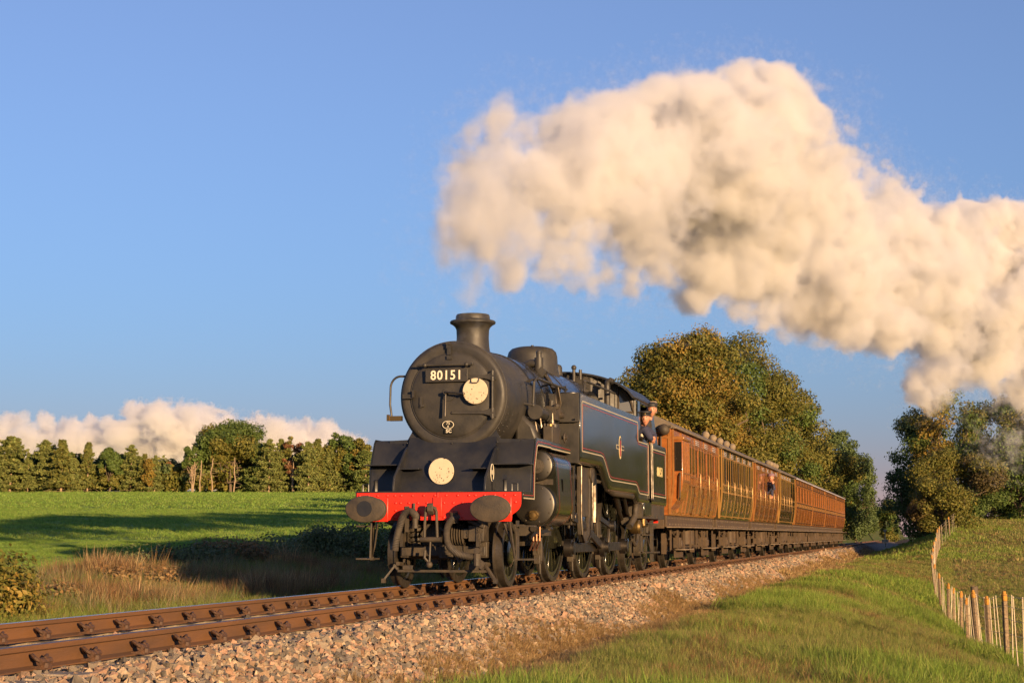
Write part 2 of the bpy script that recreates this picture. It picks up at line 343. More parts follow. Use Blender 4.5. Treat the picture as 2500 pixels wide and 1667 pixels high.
# ballast bed
def ballast_z(x, y):
    ax = np.abs(x); e = 1.36 + .1 * noise2(x * 0, y, .4, 21)
    return -.205 + .012 * noise2(x, y, 2.2, 22) - np.clip(ax - e, 0, 9) * .56 - .02 * sstep(.4, 0, ax)
def build_ballast():
    xs = np.arange(-2.5, 2.56, .1); ys = np.concatenate([np.arange(-17, 20, .25), np.arange(20, 225, .8)])
    X, Y = np.meshgrid(xs, ys, indexing='ij'); Z = np.maximum(ballast_z(X, Y) - .035, -.95)
    V = np.stack([X, Y, Z], -1).reshape(-1, 3); i = np.arange(len(xs) * len(ys)).reshape(len(xs), -1)
    bed = raw_mesh("ballast", V, np.stack([i[:-1, :-1], i[1:, :-1], i[1:, 1:], i[:-1, 1:]], -1).reshape(-1, 4), M_bal, smooth=True)
    tag(bed, "pinkish grey crushed stone ballast sloping down beside the near rail", None, None, "structure")
    rng = np.random.default_rng(3)
    cu = np.array([[x, y, z] for x in (-1, 1) for y in (-1, 1) for z in (-1, 1)], float)
    T = np.array([[0, 1, 3], [0, 3, 2], [4, 6, 7], [4, 7, 5], [0, 4, 5], [0, 5, 1], [2, 3, 7], [2, 7, 6], [0, 2, 6], [0, 6, 4], [1, 5, 7], [1, 7, 3]])
    pal = np.array([(.40, .27, .17), (.33, .215, .135), (.45, .34, .22), (.24, .195, .145), (.165, .14, .11), (.36, .285, .20), (.44, .265, .17), (.19, .16, .125)])
    def stones(n):
        """n irregular split stones, unit size: 8 jittered corners, 12 triangles."""
        v = np.repeat(cu[None], n, 0) * rng.uniform(.55, 1., (n, 8, 1)) + rng.normal(0, .2, (n, 8, 3)); v *= rng.uniform([.7, .7, .5], [1.25, 1.0, .85], (n, 3))[:, None, :]
        q = rng.normal(size=(n, 4)); q /= np.linalg.norm(q, axis=1, keepdims=True); w, x, y, z = q.T
        Rm = np.stack([1 - 2 * (y * y + z * z), 2 * (x * y - z * w), 2 * (x * z + y * w), 2 * (x * y + z * w), 1 - 2 * (x * x + z * z), 2 * (y * z - x * w), 2 * (x * z - y * w), 2 * (y * z + x * w), 1 - 2 * (x * x + y * y)], -1).reshape(n, 3, 3)
        return np.einsum('nij,nkj->nki', Rm, v) * .5
    P = []
    for y0, y1, dn, sz in ((-14.5, -4, 800, .053), (-4, 8, 680, .055), (8, 25, 330, .075), (25, 60, 150, .10), (60, 120, 60, .13)):
        for xa, xb, f in ((.86, 2.45, 1.), (-.62, .62, .22), (-2.1, -.88, .25)):
            n = int(dn * f * (xb - xa) * (y1 - y0)); x = rng.uniform(xa, xb, n); y = rng.uniform(y0, y1, n)
            P.append(np.stack([x, y, sz * rng.uniform(.55, 1.4, n) * (1 + .45 * (rng.random(n) < .07))], 1))
    P = np.concatenate(P); lim = 1.90 + .32 * noise2(P[:, 0] * 0, P[:, 1], .35, 31) + .22 * noise2(P[:, 0], P[:, 1], 1.4, 32)
    keep = (P[:, 0] < lim + rng.exponential(.12, len(P))); P = P[keep]
    z = ballast_z(P[:, 0], P[:, 1]) + rng.normal(0, .012, len(P))
    foot = np.abs(np.abs(P[:, 0]) - RX - .035); z = np.minimum(z, np.where(foot < .13, -.19, 9))
    d = np.sqrt((P[:, 0] - CAM.x) ** 2 + (P[:, 1] - CAM.y) ** 2)
    view = (P[:, 0] > .9) & (P[:, 1] > -12.5 + (P[:, 0] - .9) * 3.4)
    size_px = np.where(view, P[:, 2] / d, 0); order = np.argsort(-size_px); big = order[:300]; rest = order[300:]
    sh = stones(len(rest)); V = sh * P[rest, 2][:, None, None] + np.stack([P[rest, 0], P[rest, 1], z[rest]], -1)[:, None, :]
    F = (T[None] + (np.arange(len(rest)) * 8)[:, None, None]).reshape(-1, 3)
    col = pal[rng.integers(0, len(pal), len(rest))] * rng.uniform(.7, 1.2, (len(rest), 1))
    o = raw_mesh("loose_stone", V.reshape(-1, 3), F, M_stone, np.repeat(col, 8, 0), bed); o["kind"] = "stuff"
    vs = stones(24); meshes = []
    for k in range(24):
        t = raw_mesh("stone", vs[k], T, M_stone, np.repeat(pal[k % len(pal)][None] * rng.uniform(.75, 1.15), 8, 0), bed); meshes.append(t.data); bpy.data.objects.remove(t)
    for k, i in enumerate(big):
        t = link("stone", meshes[k % 24], bed); t.location = (P[i, 0], P[i, 1], z[i] + .004); s = P[i, 2]; t.scale = (s, s, s); t.rotation_euler = tuple(rng.uniform(0, 6, 3))
    return bed
build_ballast()

# ---------------------------------------------------------------- steam locomotive
M_blk = mat("black_gloss", (.011, .012, .009), .10, 0, (.017, .017, .011), 1.3, .6, .12, 1.6, rough2=.20, coat=.35, stretch=(1, 1, .35))
M_smk = mat("smokebox_black", (.023, .0215, .019), .44, 0, (.040, .035, .028), 3.5, .7, .12, 30, .62)
M_plt = mat("plate_black", (.013, .0145, .019), .33, 0, (.026, .025, .025), 3, .6, .06, 40, .55)
M_frm = mat("grimy_black", (.026, .022, .017), .5, 0, (.065, .048, .030), 5, .6, .25, 50, .75)
M_clad = mat("boiler_black", (.014, .0145, .015), .15, 0, (.024, .022, .02), 2, .6, rough2=.30)
M_red = mat("buffer_red", (.62, .028, .014), .34, 0, (.52, .024, .012), 5, .6, .04, 30)
M_bright = mat("bright_steel", (.15, .135, .115), .38, 1., (.08, .07, .06), 6, .6, rough2=.55)
M_cyl = mat("cylinder_cover", (.135, .125, .11), .38, 1., (.075, .07, .06), 4, .6, rough2=.52)
M_rod = mat("oily_steel", (.17, .15, .125), .38, 1., (.09, .07, .05), 7, .6, rough2=.55)
M_tyre = mat("tyre_steel", (.16, .135, .105), .34, .8, (.06, .05, .04), 9, .7, rough2=.55)
M_cream = mat("lamp_disc_white", (.58, .49, .34), .5, 0, (.48, .40, .28), 9, .5)
M_white = mat("lettering_white", (.66, .60, .46), .5)
M_lcream = mat("lining_cream", (.42, .36, .24), .4)
M_lred = mat("lining_red", (.30, .022, .016), .4)
M_lgrey = mat("lining_grey", (.36, .37, .36), .4)
M_yel = mat("number_cream", (.70, .56, .26), .4)
M_copper = mat("copper_pipe", (.22, .10, .055), .5, .8)
M_brass = mat("brass", (.20, .135, .055), .45, .9)
M_hose = mat("rubber_hose", (.030, .026, .022), .7, 0, (.075, .06, .045), 12, .6)
M_dark = mat("dark_interior", (.006, .006, .006), .9)
M_rustspot = mat("rust_spot", (.05, .03, .02), .8)
M_glass = mat("window_glass", (.10, .10, .095), .04, 0, spec=.8)
LOCO = empty("steam_locomotive", (0, 0, 0), 0, "black tank steam engine with red buffer beam and number 80151 hauling wooden coaches", "steam locomotive")
YP, YD, YB = 1.295, (4.04, 6.376, 8.712), (10.6, 12.43)
def P_(mb, name, m, par=LOCO, **k): return mb.build(name, m, par, **k)
def both(fn): return [fn(1), fn(-1)]

# frames and hidden structure under the boiler
P_(MB().bx(-.56, -.52, .6, 12.6, .55, 1.22).bx(.52, .56, .6, 12.6, .55, 1.22).bx(-.54, .54, 3.2, 3.3, .6, 1.3).bx(-.54, .54, 7.4, 7.5, .6, 1.3).bx(-.54, .54, 1.2, 1.28, .85, 1.3), "frame", M_frm)
P_(MB().bx(-.5, .5, 5.0, 9.6, .62, 1.7), "ashpan", M_dark)
# buffer beam
def beam_poly():
    pts = [(-1.165, 1.285), (-1.165, 1.13)]
    for i in range(7): a = PI / 2 * i / 6; pts.append((-1.165 + .125 * math.sin(a) - .0, 1.13 - .125 + .125 * math.cos(a)) if False else (-1.04 - .125 * math.cos(a) ** 2, 1.13 - .15 * math.sin(a)))
    pts.append((-1.035, .908)); return pts + [(-x, z) for x, z in reversed(pts)]
bb = P_(MB().prism(beam_poly(), .52, .552, 'y'), "buffer_beam", M_red, bevel=.004)
rv = []
for x in (-1.12, -.99, -.86, -.72, -.61, -.52, -.36, -.20, -.04, .12, .28, .44, .53, .66, .80, .94, 1.08): rv.append((x, .52, 1.243))
for x in (-.78, -.72, -.60, -.53, -.41, -.28, -.15, .09, .22, .35): rv.append((x, .52, 1.142))
for x in (-.72, -.60, -.16, .09, .18, .26, .35, 1.0): rv.append((x, .52, .948))
for z in (1.04, ): rv += [(-.72, .52, z), (-.60, .52, z)]
rv += [(1.09, .52, 1.15), (-1.11, .52, 1.15)]
P_(MB().rivets(rv, .021, (0, -1, 0), 8), "rivet", M_red, bb)["kind"] = "stuff"
P_(MB().bx(-1.18, 1.18, .515, 1.10, 1.286, 1.302), "footplate", M_plt, bevel=.003)
P_(MB().bx(-.06, .06, .50, .52, .96, 1.22).bx(-.012, .012, .506, .519, .91, 1.283), "drawhook_plate", M_red, bb, bevel=.004)
for sx in (-1, 1):
    b = empty("buffer", (sx * .87, 0, 1.055)); b.parent = LOCO
    h = MB().lathe([(1e-3, .0), (.5, .004), (.8, .010), (.96, .018), (1.0, .030), (.99, .044), (.6, .07), (.3, .085)], (0, 0, 0), (0, 1, 0), 48)
    h.v = [(v[0] * .283, v[1], v[2] * .18) for v in h.v]; h.build("buffer_head", M_frm, b, 30)
    MB().lathe([(.075, .06), (.075, .26), (.115, .265), (.118, .47), (.155, .475), (.155, .52)], (0, 0, 0), (0, 1, 0), 24).build("buffer_shank", M_frm, b, 30)
    MB().bx(-.17, .17, .496, .519, -.165, .165).build("buffer_base", M_red, b, bevel=.01)
mb = MB().cyl((-.87, -.004, 1.06), (-.87, .006, 1.06), .105, n=28); P_(mb, "worn_patch", M_plt)
# draw hook, screw coupling, hoses
P_(MB().prism([(.50, .985), (.36, .985), (.30, 1.03), (.29, 1.12), (.33, 1.14), (.345, 1.06), (.39, 1.075), (.50, 1.09)], -.045 - .04, .0 - .0 - .005, 'x'), "draw_hook", M_frm, bevel=.006)
mb = MB().tube([(-.12, .36, 1.03), (-.13, .35, .85), (-.135, .36, .66)], .020, 8).tube([(.03, .36, 1.03), (.04, .35, .85), (.045, .36, .66)], .020, 8).tube([(-.12, .36, 1.03), (-.1, .33, 1.075), (-.045, .32, 1.09), (.01, .33, 1.075), (.03, .36, 1.03)], .020, 8)
mb.cyl((-.19, .36, .65), (.10, .36, .65), .036, n=10).tube([(-.05, .36, .66), (-.055, .33, .35)], .014, 6).sph((-.056, .33, .315), .046, 12)
P_(mb, "screw_coupling", M_frm)
def hose(name, pts, r, m, ring=.0):
    mb = MB(); sm = []
    for i in range(len(pts) - 1):
        p0, p1, p2, p3 = [Vector(pts[max(0, min(len(pts) - 1, i + q))]) for q in (-1, 0, 1, 2)]
        for t in np.linspace(0, 1, 9)[:-1]:
            sm.append(.5 * ((2 * p1) + (p2 - p0) * t + (2 * p0 - 5 * p1 + 4 * p2 - p3) * t * t + (3 * p1 - p0 - 3 * p2 + p3) * t ** 3))
    sm.append(Vector(pts[-1]))
    if ring:
        P = []; R_ = []; 
        for a, b in zip(sm[:-1], sm[1:]):
            L = (b - a).length; k = max(1, int(L / ring)); 
            for j in range(k):
                for f, rr in ((0, r), (.5, r * 1.16)): P.append(a + (b - a) * ((j + f) / k)); R_.append(rr)
        mb.tube(P + [sm[-1]], R_ + [r], 10)
    else: mb.tube(sm, r, 10)
    return P_(mb, name, m, smooth=60)
hose("vacuum_hose", [(-.29, .52, .93), (-.30, .40, 1.0), (-.36, .36, 1.03), (-.42, .33, .98), (-.47, .33, .85), (-.53, .36, .66), (-.56, .38, .50)], .045, M_hose, .03)
P_(MB().cyl((-.30, .46, .82), (-.30, .46, 1.0), .042, n=14).cyl((-.30, .46, .80), (-.30, .46, .83), .05, n=14).tube([(-.33, .5, 1.14), (-.33, .5, .95), (-.38, .51, .80)], .018).bx(-.46, -.40, .5, .53, .75, 1.1), "vacuum_standpipe", M_frm)
hose("steam_heat_hose", [(.28, .55, .95), (.24, .44, .93), (.18, .40, .83), (.17, .38, .68), (.22, .36, .55), (.34, .34, .46), (.48, .36, .425), (.56, .38, .42)], .043, M_hose, .035)
mb = MB().cyl((.24, .5, .88), (.24, .46, 1.02), .058, n=14).cyl((.60, .36, .46), (.60, .36, .30), .05, n=10).box((.64, .36, .33), (.13, .05, .10), Matrix.Rotation(.6, 3, 'Y')).cyl((.60, .33, .5), (.60, .40, .5), .045, n=10)
P_(mb, "hose_coupling", M_frm)
ch = MB()
for i in range(12): ch.tube([(.60 + .05 * (1 - i / 11) + .012 * math.cos(a), .37 + .012 * math.sin(a) * (i % 2), .52 + .025 * i + .016 * math.sin(a)) for a in np.linspace(0, 2 * PI, 7)[:-1]], .005, 4, closed=True)
P_(ch, "hose_chain", M_frm)
P_(MB().tube([(.68, .5, 1.12), (.675, .49, .98), (.66, .46, .75)], .007, 5), "lamp_cord", M_frm)
# apron, gussets, ledges, platform
P_(MB().prism([(.80, 1.302), (1.27, 2.08), (1.29, 2.08), (.82, 1.302)], -.64, .64, 'x'), "apron_plate", M_plt)
sad = MB().prism([(x, z) for x, z in [(-.95, 1.3), (.95, 1.3), (.95, 2.04), (.68, 2.05), (.58, 2.22), (-.58, 2.22), (-.68, 2.05), (-.95, 2.04)]], 1.30, 1.33, 'y'); P_(sad, "smokebox_saddle", M_plt)
def side_panel(s):
    pr = [(1.10, 1.302), (1.14, 1.66), (1.30, 2.0), (1.36, 2.045), (1.39, 2.045), (1.33, 2.0), (1.17, 1.66), (1.13, 1.302)]
    mb = MB().prism(pr, s * .60, s * 1.165, 'x'); P_(mb, "front_panel", M_plt, bevel=.004)
    P_(MB().bx(s * .67, s * 1.19, .90, 1.15, 1.672, 1.69), "step_ledge", M_plt, bevel=.003)
    P_(MB().bx(s * .36, s * .64, .80, 1.02, 1.612, 1.628), "step_ledge", M_plt, bevel=.003)
    g = [(.555, 1.302), (.555, 1.36), (.60, 1.50), (1.10, 1.90), (1.20, 1.95), (1.30, 1.95), (1.30, 1.302)]
    P_(MB().prism(g, s * .635, s * .665, 'x'), "gusset_plate", M_plt, bevel=.005)
    P_(MB().tube([(s * .92, .62, 1.30), (s * .92, .62, 1.42), (s * .92, .60, 1.46)], .03, 6).box((s * .92, .62, 1.44), (.05, .012, .16)), "lamp_iron", M_plt)
    P_(MB().tube([(s * 1.02, .60, 1.302), (s * 1.02, .60, 1.40), (s * 1.10, .60, 1.40), (s * 1.10, .60, 1.302)], .012, 6), "grab_loop", M_plt)
    # valance with lining, running plate
    w = .115
    up = [(.552, 1.300), (1.10, 1.300), (1.14, 1.66), (1.30, 2.0), (1.36, 2.06), (2.2, 2.06), (2.32, 2.05), (3.60, 2.045)]
    dn = [(3.60, 2.045 - w), (2.32, 2.05 - w), (2.2, 2.06 - w), (1.47, 2.06 - w), (1.40, 1.95), (1.25, 1.63), (1.215, 1.19), (.552, 1.19)]
    va = P_(MB().prism(up + dn, s * 1.165, s * 1.19, 'x'), "valance", M_blk, bevel=.004)
    mid = [(.56, 1.246), (1.155, 1.246), (1.19, 1.64), (1.35, 1.97), (1.42, 2.01), (2.2, 2.01), (2.32, 2.0), (3.58, 1.995)]
    P_(MB().ribbon(mid, .009, s * 1.19, 'x', s * .0025), "red_line", M_lred, va)
    low = [(.56, 1.204), (1.20, 1.204), (1.235, 1.63), (1.39, 1.945), (1.46, 1.963), (2.2, 1.963), (2.32, 1.953), (3.58, 1.948)]
    P_(MB().ribbon(low, .016, s * 1.19, 'x', s * .0025), "cream_line", M_lcream, va)
    P_(MB().bx(s * .70, s * 1.165, 1.37, 3.6, 2.03, 2.046), "running_plate", M_plt)
both(side_panel)
ov = MB().lathe([(1, 0), (1, .008)], (0, 0, 0), (1, 0, 0), 28); ov.v = [(.666 + v[0], .86 + v[1] * .085, 1.56 + v[2] * .125) for v in ov.v]; wp = P_(ov, "works_plate", M_dark)
r = MB().tube([(.676, .86 + .08 * math.cos(a), 1.56 + .118 * math.sin(a)) for a in np.linspace(0, 2 * PI, 25)[:-1]], .006, 5, closed=True); P_(r, "plate_rim", M_white, wp)
P_(text_mb("0", .10, .002, lambda x, y, z: (.676 + z, .86 + x, 1.56 + y)), "plate_digit", M_white, wp)
ap_r = [(x, 0, 0) for x in ()]
rv = [(sx * .71, 1.075 + (z - 1.34) * .1, z) for sx in (-1, 1) for z in (1.74, 1.86, 1.98)]
P_(MB().rivets([(sx * .66, 1.20, z) for sx in (-1, 1) for z in (1.75, 1.9, 2.0)] + [(0, 1.20, 1.985)], .013, (0, -1, 0)), "bolt", M_plt)["kind"] = "stuff"

def disc(name, x, y, z, r):
    d = empty(name, (x, y, z)); d.parent = LOCO
    MB().lathe([(1e-3, 0), (r * .97, 0), (r, .006), (r, .012), (1e-3, .012)], (0, 0, 0), (0, 1, 0), 40, caps=False).build("disc_plate", M_cream, d)
    sp = MB(); rg = random.Random(int(r * 1e4 + x * 100))
    for k in range(26):
        a = rg.uniform(0, 2 * PI); q = r * math.sqrt(rg.random()) * .95; zz = -abs(q * math.sin(a)) if rg.random() < .75 else q * math.sin(a); rr = rg.uniform(.003, .009)
        n = 7; sp.add([(q * math.cos(a) + rr * rg.uniform(.6, 1.3) * math.cos(2 * PI * i / n), -.0022, zz + rr * rg.uniform(.6, 1.3) * math.sin(2 * PI * i / n)) for i in range(n)], [tuple(range(n))])
    o = sp.build("rust_chip", M_rustspot, d); o["kind"] = "stuff"
    MB().tube([(-r * .32, -.006, r * .98), (-r * .30, -.02, r * .72), (-r * .2, -.026, r * .62), (r * .2, -.026, r * .62), (r * .30, -.02, r * .72), (r * .32, -.006, r * .98)], .007, 6).build("handle", M_smk, d) if z > 2 else MB().bx(-.06, -.045, -.012, .02, r * .93, r * 1.05).bx(.045, .06, -.012, .02, r * .93, r * 1.05).build("clip", M_plt, d)
    return d
# smokebox
SZ, SY = 2.66, 1.22; SR = .775
sb = P_(MB().lathe([(.60, 0.012), (.635, 0.006), (.70, 0.0), (.735, .006), (.762, .03), (SR, .065), (SR, 1.5), (SR, 1.75)], (0, SY, SZ), (0, 1, 0), 96), "smokebox", M_smk, smooth=40)
P_(MB().lathe([(.755, .055), (.783, .06), (.783, .11), (SR, .112)], (0, SY, SZ), (0, 1, 0), 96, caps=False), "ring_seam", M_smk, sb)
rv = [(math.sin(a) * SR, SY + .16, SZ + math.cos(a) * SR) for a in np.linspace(0, 2 * PI, 61)[:-1]]
mb = MB()
for p in rv: mb.rivets([p], .012, (p[0], 0, p[2] - SZ), 6)
for yy, nn in ((1.42, 44), (1.66, 44)):
    for a in np.linspace(-2.3, 2.3, nn): mb.rivets([(math.sin(a) * SR, SY + yy, SZ + math.cos(a) * SR)], .010, (math.sin(a), 0, math.cos(a)), 6)
for a in np.linspace(1.9, 2.7, 8):
    for dy in (.3, .55): mb.rivets([(math.sin(a) * SR, SY + dy, SZ + math.cos(a) * SR)], .012, (math.sin(a), 0, math.cos(a)), 6)
P_(mb, "rivet", M_smk, sb)["kind"] = "stuff"
P_(MB().rivets([(x, SY + .004, SZ - .70) for x in (-.05, .06)] + [(.5 * sx, SY + .004, SZ - .5) for sx in (-1, 1)], .011, (0, -1, 0)), "bolt", M_smk, sb)["kind"] = "stuff"
dr = [(1e-3, -.055)] + [(.60 * math.sin(t), .0 - .055 * math.cos(t)) for t in np.linspace(.12, PI / 2, 12)] + [(.612, .0), (.612, .02)]
door = P_(MB().lathe(dr, (0, SY - .012, SZ + .005), (0, 1, 0), 80, caps=False), "smokebox_door", M_smk, smooth=40)
def strap(z):
    return MB().prism([(.02, z - .012), (.0, z + .0), (.02, z + .03), (.10, z + .034), (.48, z + .028), (.56, z + .055), (.585, z + .06), (.585, z - .045), (.555, z - .04), (.48, z - .02), (.10, z - .015)], SY - .085, SY - .055, 'y')
P_(strap(SZ + .245), "hinge_strap", M_smk, door, bevel=.006); P_(strap(SZ - .255), "hinge_strap", M_smk, door, bevel=.006)
mb = MB().cyl((.60, SY - .065, SZ - .34), (.60, SY - .065, SZ + .34), .020, n=10)
for z in (-.30, -.22, .22, .30): mb.cyl((.60, SY - .065, SZ + z - .03), (.60, SY - .065, SZ + z + .03), .032, n=12)
for z in (-.26, .26): mb.bx(.575, .64, SY - .09, SY + .02, SZ + z - .05, SZ + z + .05)
P_(mb, "hinge_pin", M_smk, door)
mb = MB().lathe([(.10, 0), (.095, -.018), (.03, -.02)], (-.04, SY - .06, SZ + .015), (0, 1, 0), 28).cyl((-.055, SY - .06, SZ + .03), (-.055, SY - .19, SZ + .03), .026, n=12)
P_(mb, "dart_boss", M_smk, door)
P_(MB().tube([(-.055, SY - .15, SZ + .035), (-.05, SY - .17, SZ - .06), (-.055, SY - .17, SZ - .30)], [.016, .014, .020], 10), "door_handle", M_bright, door)
P_(MB().tube([(-.055, SY - .19, SZ + .035), (.05, SY - .20, SZ + .025), (.21, SY - .20, SZ + .008)], [.016, .013, .018], 10).sph((.215, SY - .2, SZ + .007), .024), "door_handle", M_bright, door)
mb = MB().tube([(-.49, SY - .13, SZ + .425), (.32, SY - .13, SZ + .425)], .017, 10)
for x in (-.37, .24): mb.sph((x, SY - .13, SZ + .425), .033, 12).cyl((x, SY - .13, SZ + .425), (x, SY - .01, SZ + .425), .016, n=8)
mb.sph((.325, SY - .13, SZ + .425), .025, 8); P_(mb, "handrail", M_smk, door)
nb = P_(MB().bx(-.365, .255, SY - .122, SY - .098, SZ + .185, SZ + .365), "number_plate", M_smk, door, bevel=.006)
P_(text_mb("80151", .185, .003, lambda x, y, z: (-.055 + x, SY - .124 - z, SZ + .275 + y), .003, 1.12, .92), "plate_number", M_white, nb)
P_(MB().rivets([(-.345, SY - .122, SZ + .275), (.238, SY - .122, SZ + .275)], .012, (0, -1, 0)), "bolt", M_smk, nb)["kind"] = "stuff"
mb = MB().box((-.04, SY - .045, SZ + .66), (.055, .016, .17)).box((-.045, SY - .05, SZ + .735), (.07, .05, .03)).box((-.03, SY - .05, SZ + .535), (.07, .05, .05)).box((-.06, SY - .04, SZ + .69), (.03, .06, .05)); P_(mb, "lamp_bracket", M_smk, door)
mb = MB().box((-.445, SY - .055, SZ - .09), (.035, .03, .15)).box((-.42, SY - .06, SZ - .14), (.05, .05, .03)); P_(mb, "lamp_bracket", M_smk, door)
mb = MB().box((-.64, SY - .05, SZ - .005), (.15, .045, .06)).box((-.55, SY - .085, SZ + .03), (.028, .05, .10)); P_(mb, "door_clamp", M_smk, door)
sp = MB().lathe([(1, 0), (1, .012)], (0, 0, 0), (0, 1, 0), 32); sp.v = [(-.04 + v[0] * .085, SY - .075 + v[1], SZ - .415 + v[2] * .058) for v in sp.v]; so = P_(sp, "shed_plate", M_dark, door)
P_(MB().tube([(-.04 + .081 * math.cos(a), SY - .077, SZ - .415 + .054 * math.sin(a)) for a in np.linspace(0, 2 * PI, 33)[:-1]], .0045, 5, closed=True), "plate_rim", M_white, so)
P_(text_mb("75", .058, .002, lambda x, y, z: (-.04 + x, SY - .077 - z, SZ - .395 + y)), "plate_letters", M_white, so)
P_(text_mb("A", .046, .002, lambda x, y, z: (-.04 + x, SY - .077 - z, SZ - .440 + y)), "plate_letters", M_white, so)
sc = P_(MB().bx(-.09, .03, SY - .075, SY - .063, SZ - .535, SZ - .475), "shed_code_plate", M_dark, door)
P_(text_mb("SC", .066, .002, lambda x, y, z: (-.03 + x, SY - .077 - z, SZ - .505 + y), .0015, 1.15), "plate_letters", M_white, sc)
disc("lamp_disc", .375, SY - .16, SZ + .045, .182)
disc("lamp_disc", -.055, .86, 1.585, .183)
# lamp bracket and grab rail on the far side of the smokebox
P_(MB().tube([(-.74, SY + .12, SZ + .30)] + [(-.80 - .15 * math.sin(a), SY + .1, SZ + .13 + .17 * math.cos(a)) for a in np.linspace(.1, 1.5, 8)] + [(-.955, SY + .1, SZ - .1), (-.93, SY + .1, SZ - .27)], .016, 8), "grab_rail", M_smk)
P_(MB().bx(-.94, -.76, SY + .03, SY + .09, SZ - .34, SZ - .27).bx(-.98, -.94, SY + .02, SY + .05, SZ - .34, SZ - .25), "lamp_bracket", M_brass)
# chimney
ch = [(.43, -.30), (.36, -.20), (.30, -.10), (.262, .0), (.245, .12), (.238, .25), (.243, .36), (.262, .40), (.30, .435), (.335, .452), (.340, .475), (.325, .492), (.28, .502), (.255, .51), (.252, .56), (.240, .585), (.205, .59), (.20, .575), (.195, .2)]
P_(MB().lathe([(r, h) for r, h in ch], (0, 2.29, 3.36), (0, 0, 1), 64, caps=False), "chimney", M_smk, smooth=50)
# boiler
BZ = 2.66
br = [(SR + .0, 2.97), (.80, 2.975), (.80, 3.02), (.795, 3.03), (.812, 4.6), (.83, 5.6), (.86, 6.9), (.86, 8.25)]
P_(MB().lathe([(r, y) for r, y in br], (0, 0, BZ), (0, 1, 0), 80), "boiler", M_clad, smooth=40)
for y, r in ((3.55, .803), (4.35, .811), (5.35, .828), (6.8, .858)): P_(MB().lathe([(r, y), (r + .008, y + .002), (r + .008, y + .048), (r, y + .05)], (0, 0, BZ), (0, 1, 0), 72, caps=False), "boiler_band", M_clad)
fb = [(math.cos(a) * .93, 2.52 + math.sin(a) * 1.01) for a in np.linspace(0, PI, 25)] + [(-.93, 1.75), (.93, 1.75)]
P_(MB().prism(fb, 6.95, 8.3, 'y'), "firebox", M_clad, bevel=.05)
dm = [(.56, -.34), (.50, -.22), (.455, -.08), (.435, .06), (.425, .22), (.405, .29), (.35, .345), (.26, .372), (.12, .382), (1e-3, .384)]
P_(MB().lathe([(r, h) for r, h in dm], (0, 6.1, 3.50), (0, 0, 1), 56, caps=False).cyl((0, 6.1, 3.88), (0, 6.1, 3.915), .025, n=8), "steam_dome", M_smk, smooth=60)
mb = MB()
for x, y in ((-.14, 7.45), (.14, 7.45)): mb.lathe([(.10, 0), (.085, .06), (.085, .14), (.065, .18), (.02, .20)], (x, y, 3.52), (0, 0, 1), 16)
P_(mb, "safety_valve", M_smk)
P_(MB().sph((.30, 8.1, 3.72), .05, 10).cyl((.30, 8.1, 3.4), (.30, 8.1, 3.7), .03, n=8).cyl((.42, 8.1, 3.5), (.42, 8.1, 3.68), .03, n=8), "whistle", M_smk)
# top feed clack on the boiler side and its pipe
mb = MB().tube([(.30, 4.35, BZ + .72), (.42, 4.3, BZ + .76), (.52, 4.3, BZ + .74)], .065, 12).cyl((.54, 4.28, BZ + .62), (.54, 4.28, BZ + .84), .072, n=16).cyl((.54, 4.28, BZ + .84), (.54, 4.28, BZ + .92), .045, n=12).sph((.54, 4.28, BZ + .92), .05, 10)
mb.box((.60, 4.25, BZ + .60), (.12, .10, .13), Matrix.Rotation(.7, 3, 'Y')); P_(mb, "clack_valve", M_smk)
P_(MB().tube([(math.sin(a) * .85, 4.30 - .01 * k, BZ + math.cos(a) * .85) for k, a in enumerate(np.linspace(.80, 1.75, 12))], .034, 10), "feed_pipe", M_rod)
# handrails along the boiler
mb = MB().tube([(.885, 2.42, BZ - .05), (.90, 2.42, BZ + .28), (.91, 2.5, BZ + .335), (.93, 2.7, BZ + .34), (.95, 4.45, BZ + .34)], .021, 10).sph((.885, 2.42, BZ - .06), .036, 10).cyl((.885, 2.42, BZ - .06), (.76, 2.3, BZ - .04), .018, n=8).cyl((.90, 2.5, BZ + .33), (.76, 2.5, BZ + .3), .016, n=8).cyl((.94, 3.4, BZ + .34), (.78, 3.4, BZ + .30), .016, n=8).sph((.94, 3.4, BZ + .34), .032, 8)
P_(mb, "handrail", M_smk)
P_(MB().tube([(1.02, 5.5, 3.05), (1.02, 5.55, 3.2), (1.03, 5.6, 3.235), (1.05, 8.1, 3.235)], .021, 8).sph((1.02, 5.55, 3.22), .03, 8), "handrail", M_smk)
# ejector pipework between smokebox and tank
P_(MB().cyl((.92, 2.45, 2.50), (.98, 3.5, 2.47), .085, n=16).cyl((.92, 2.40, 2.50), (.92, 2.48, 2.50), .11, n=16).cyl((.95, 2.9, 2.49), (.95, 2.96, 2.49), .105, n=16), "ejector_pipe", M_smk)
P_(MB().tube([(1.0, 3.05, 2.45), (1.03, 3.10, 2.25), (1.04, 3.10, 2.0), (1.0, 3.0, 1.86), (.95, 2.8, 1.82)], .060, 12).cyl((1.04, 3.10, 2.3), (1.04, 3.10, 2.36), .085, n=12), "exhaust_pipe", M_smk)
P_(MB().cyl((.98, 2.95, 2.58), (1.06, 3.4, 2.56), .05, n=10).bx(.95, 1.10, 3.0, 3.35, 2.42, 2.62).cyl((1.0, 3.15, 2.6), (1.0, 3.15, 2.72), .05, n=10).cyl((1.07, 3.3, 2.5), (1.16, 3.3, 2.5), .045, n=10).sph((1.1, 3.05, 2.62), .05, 8), "ejector_valve", M_frm)
mb = MB()
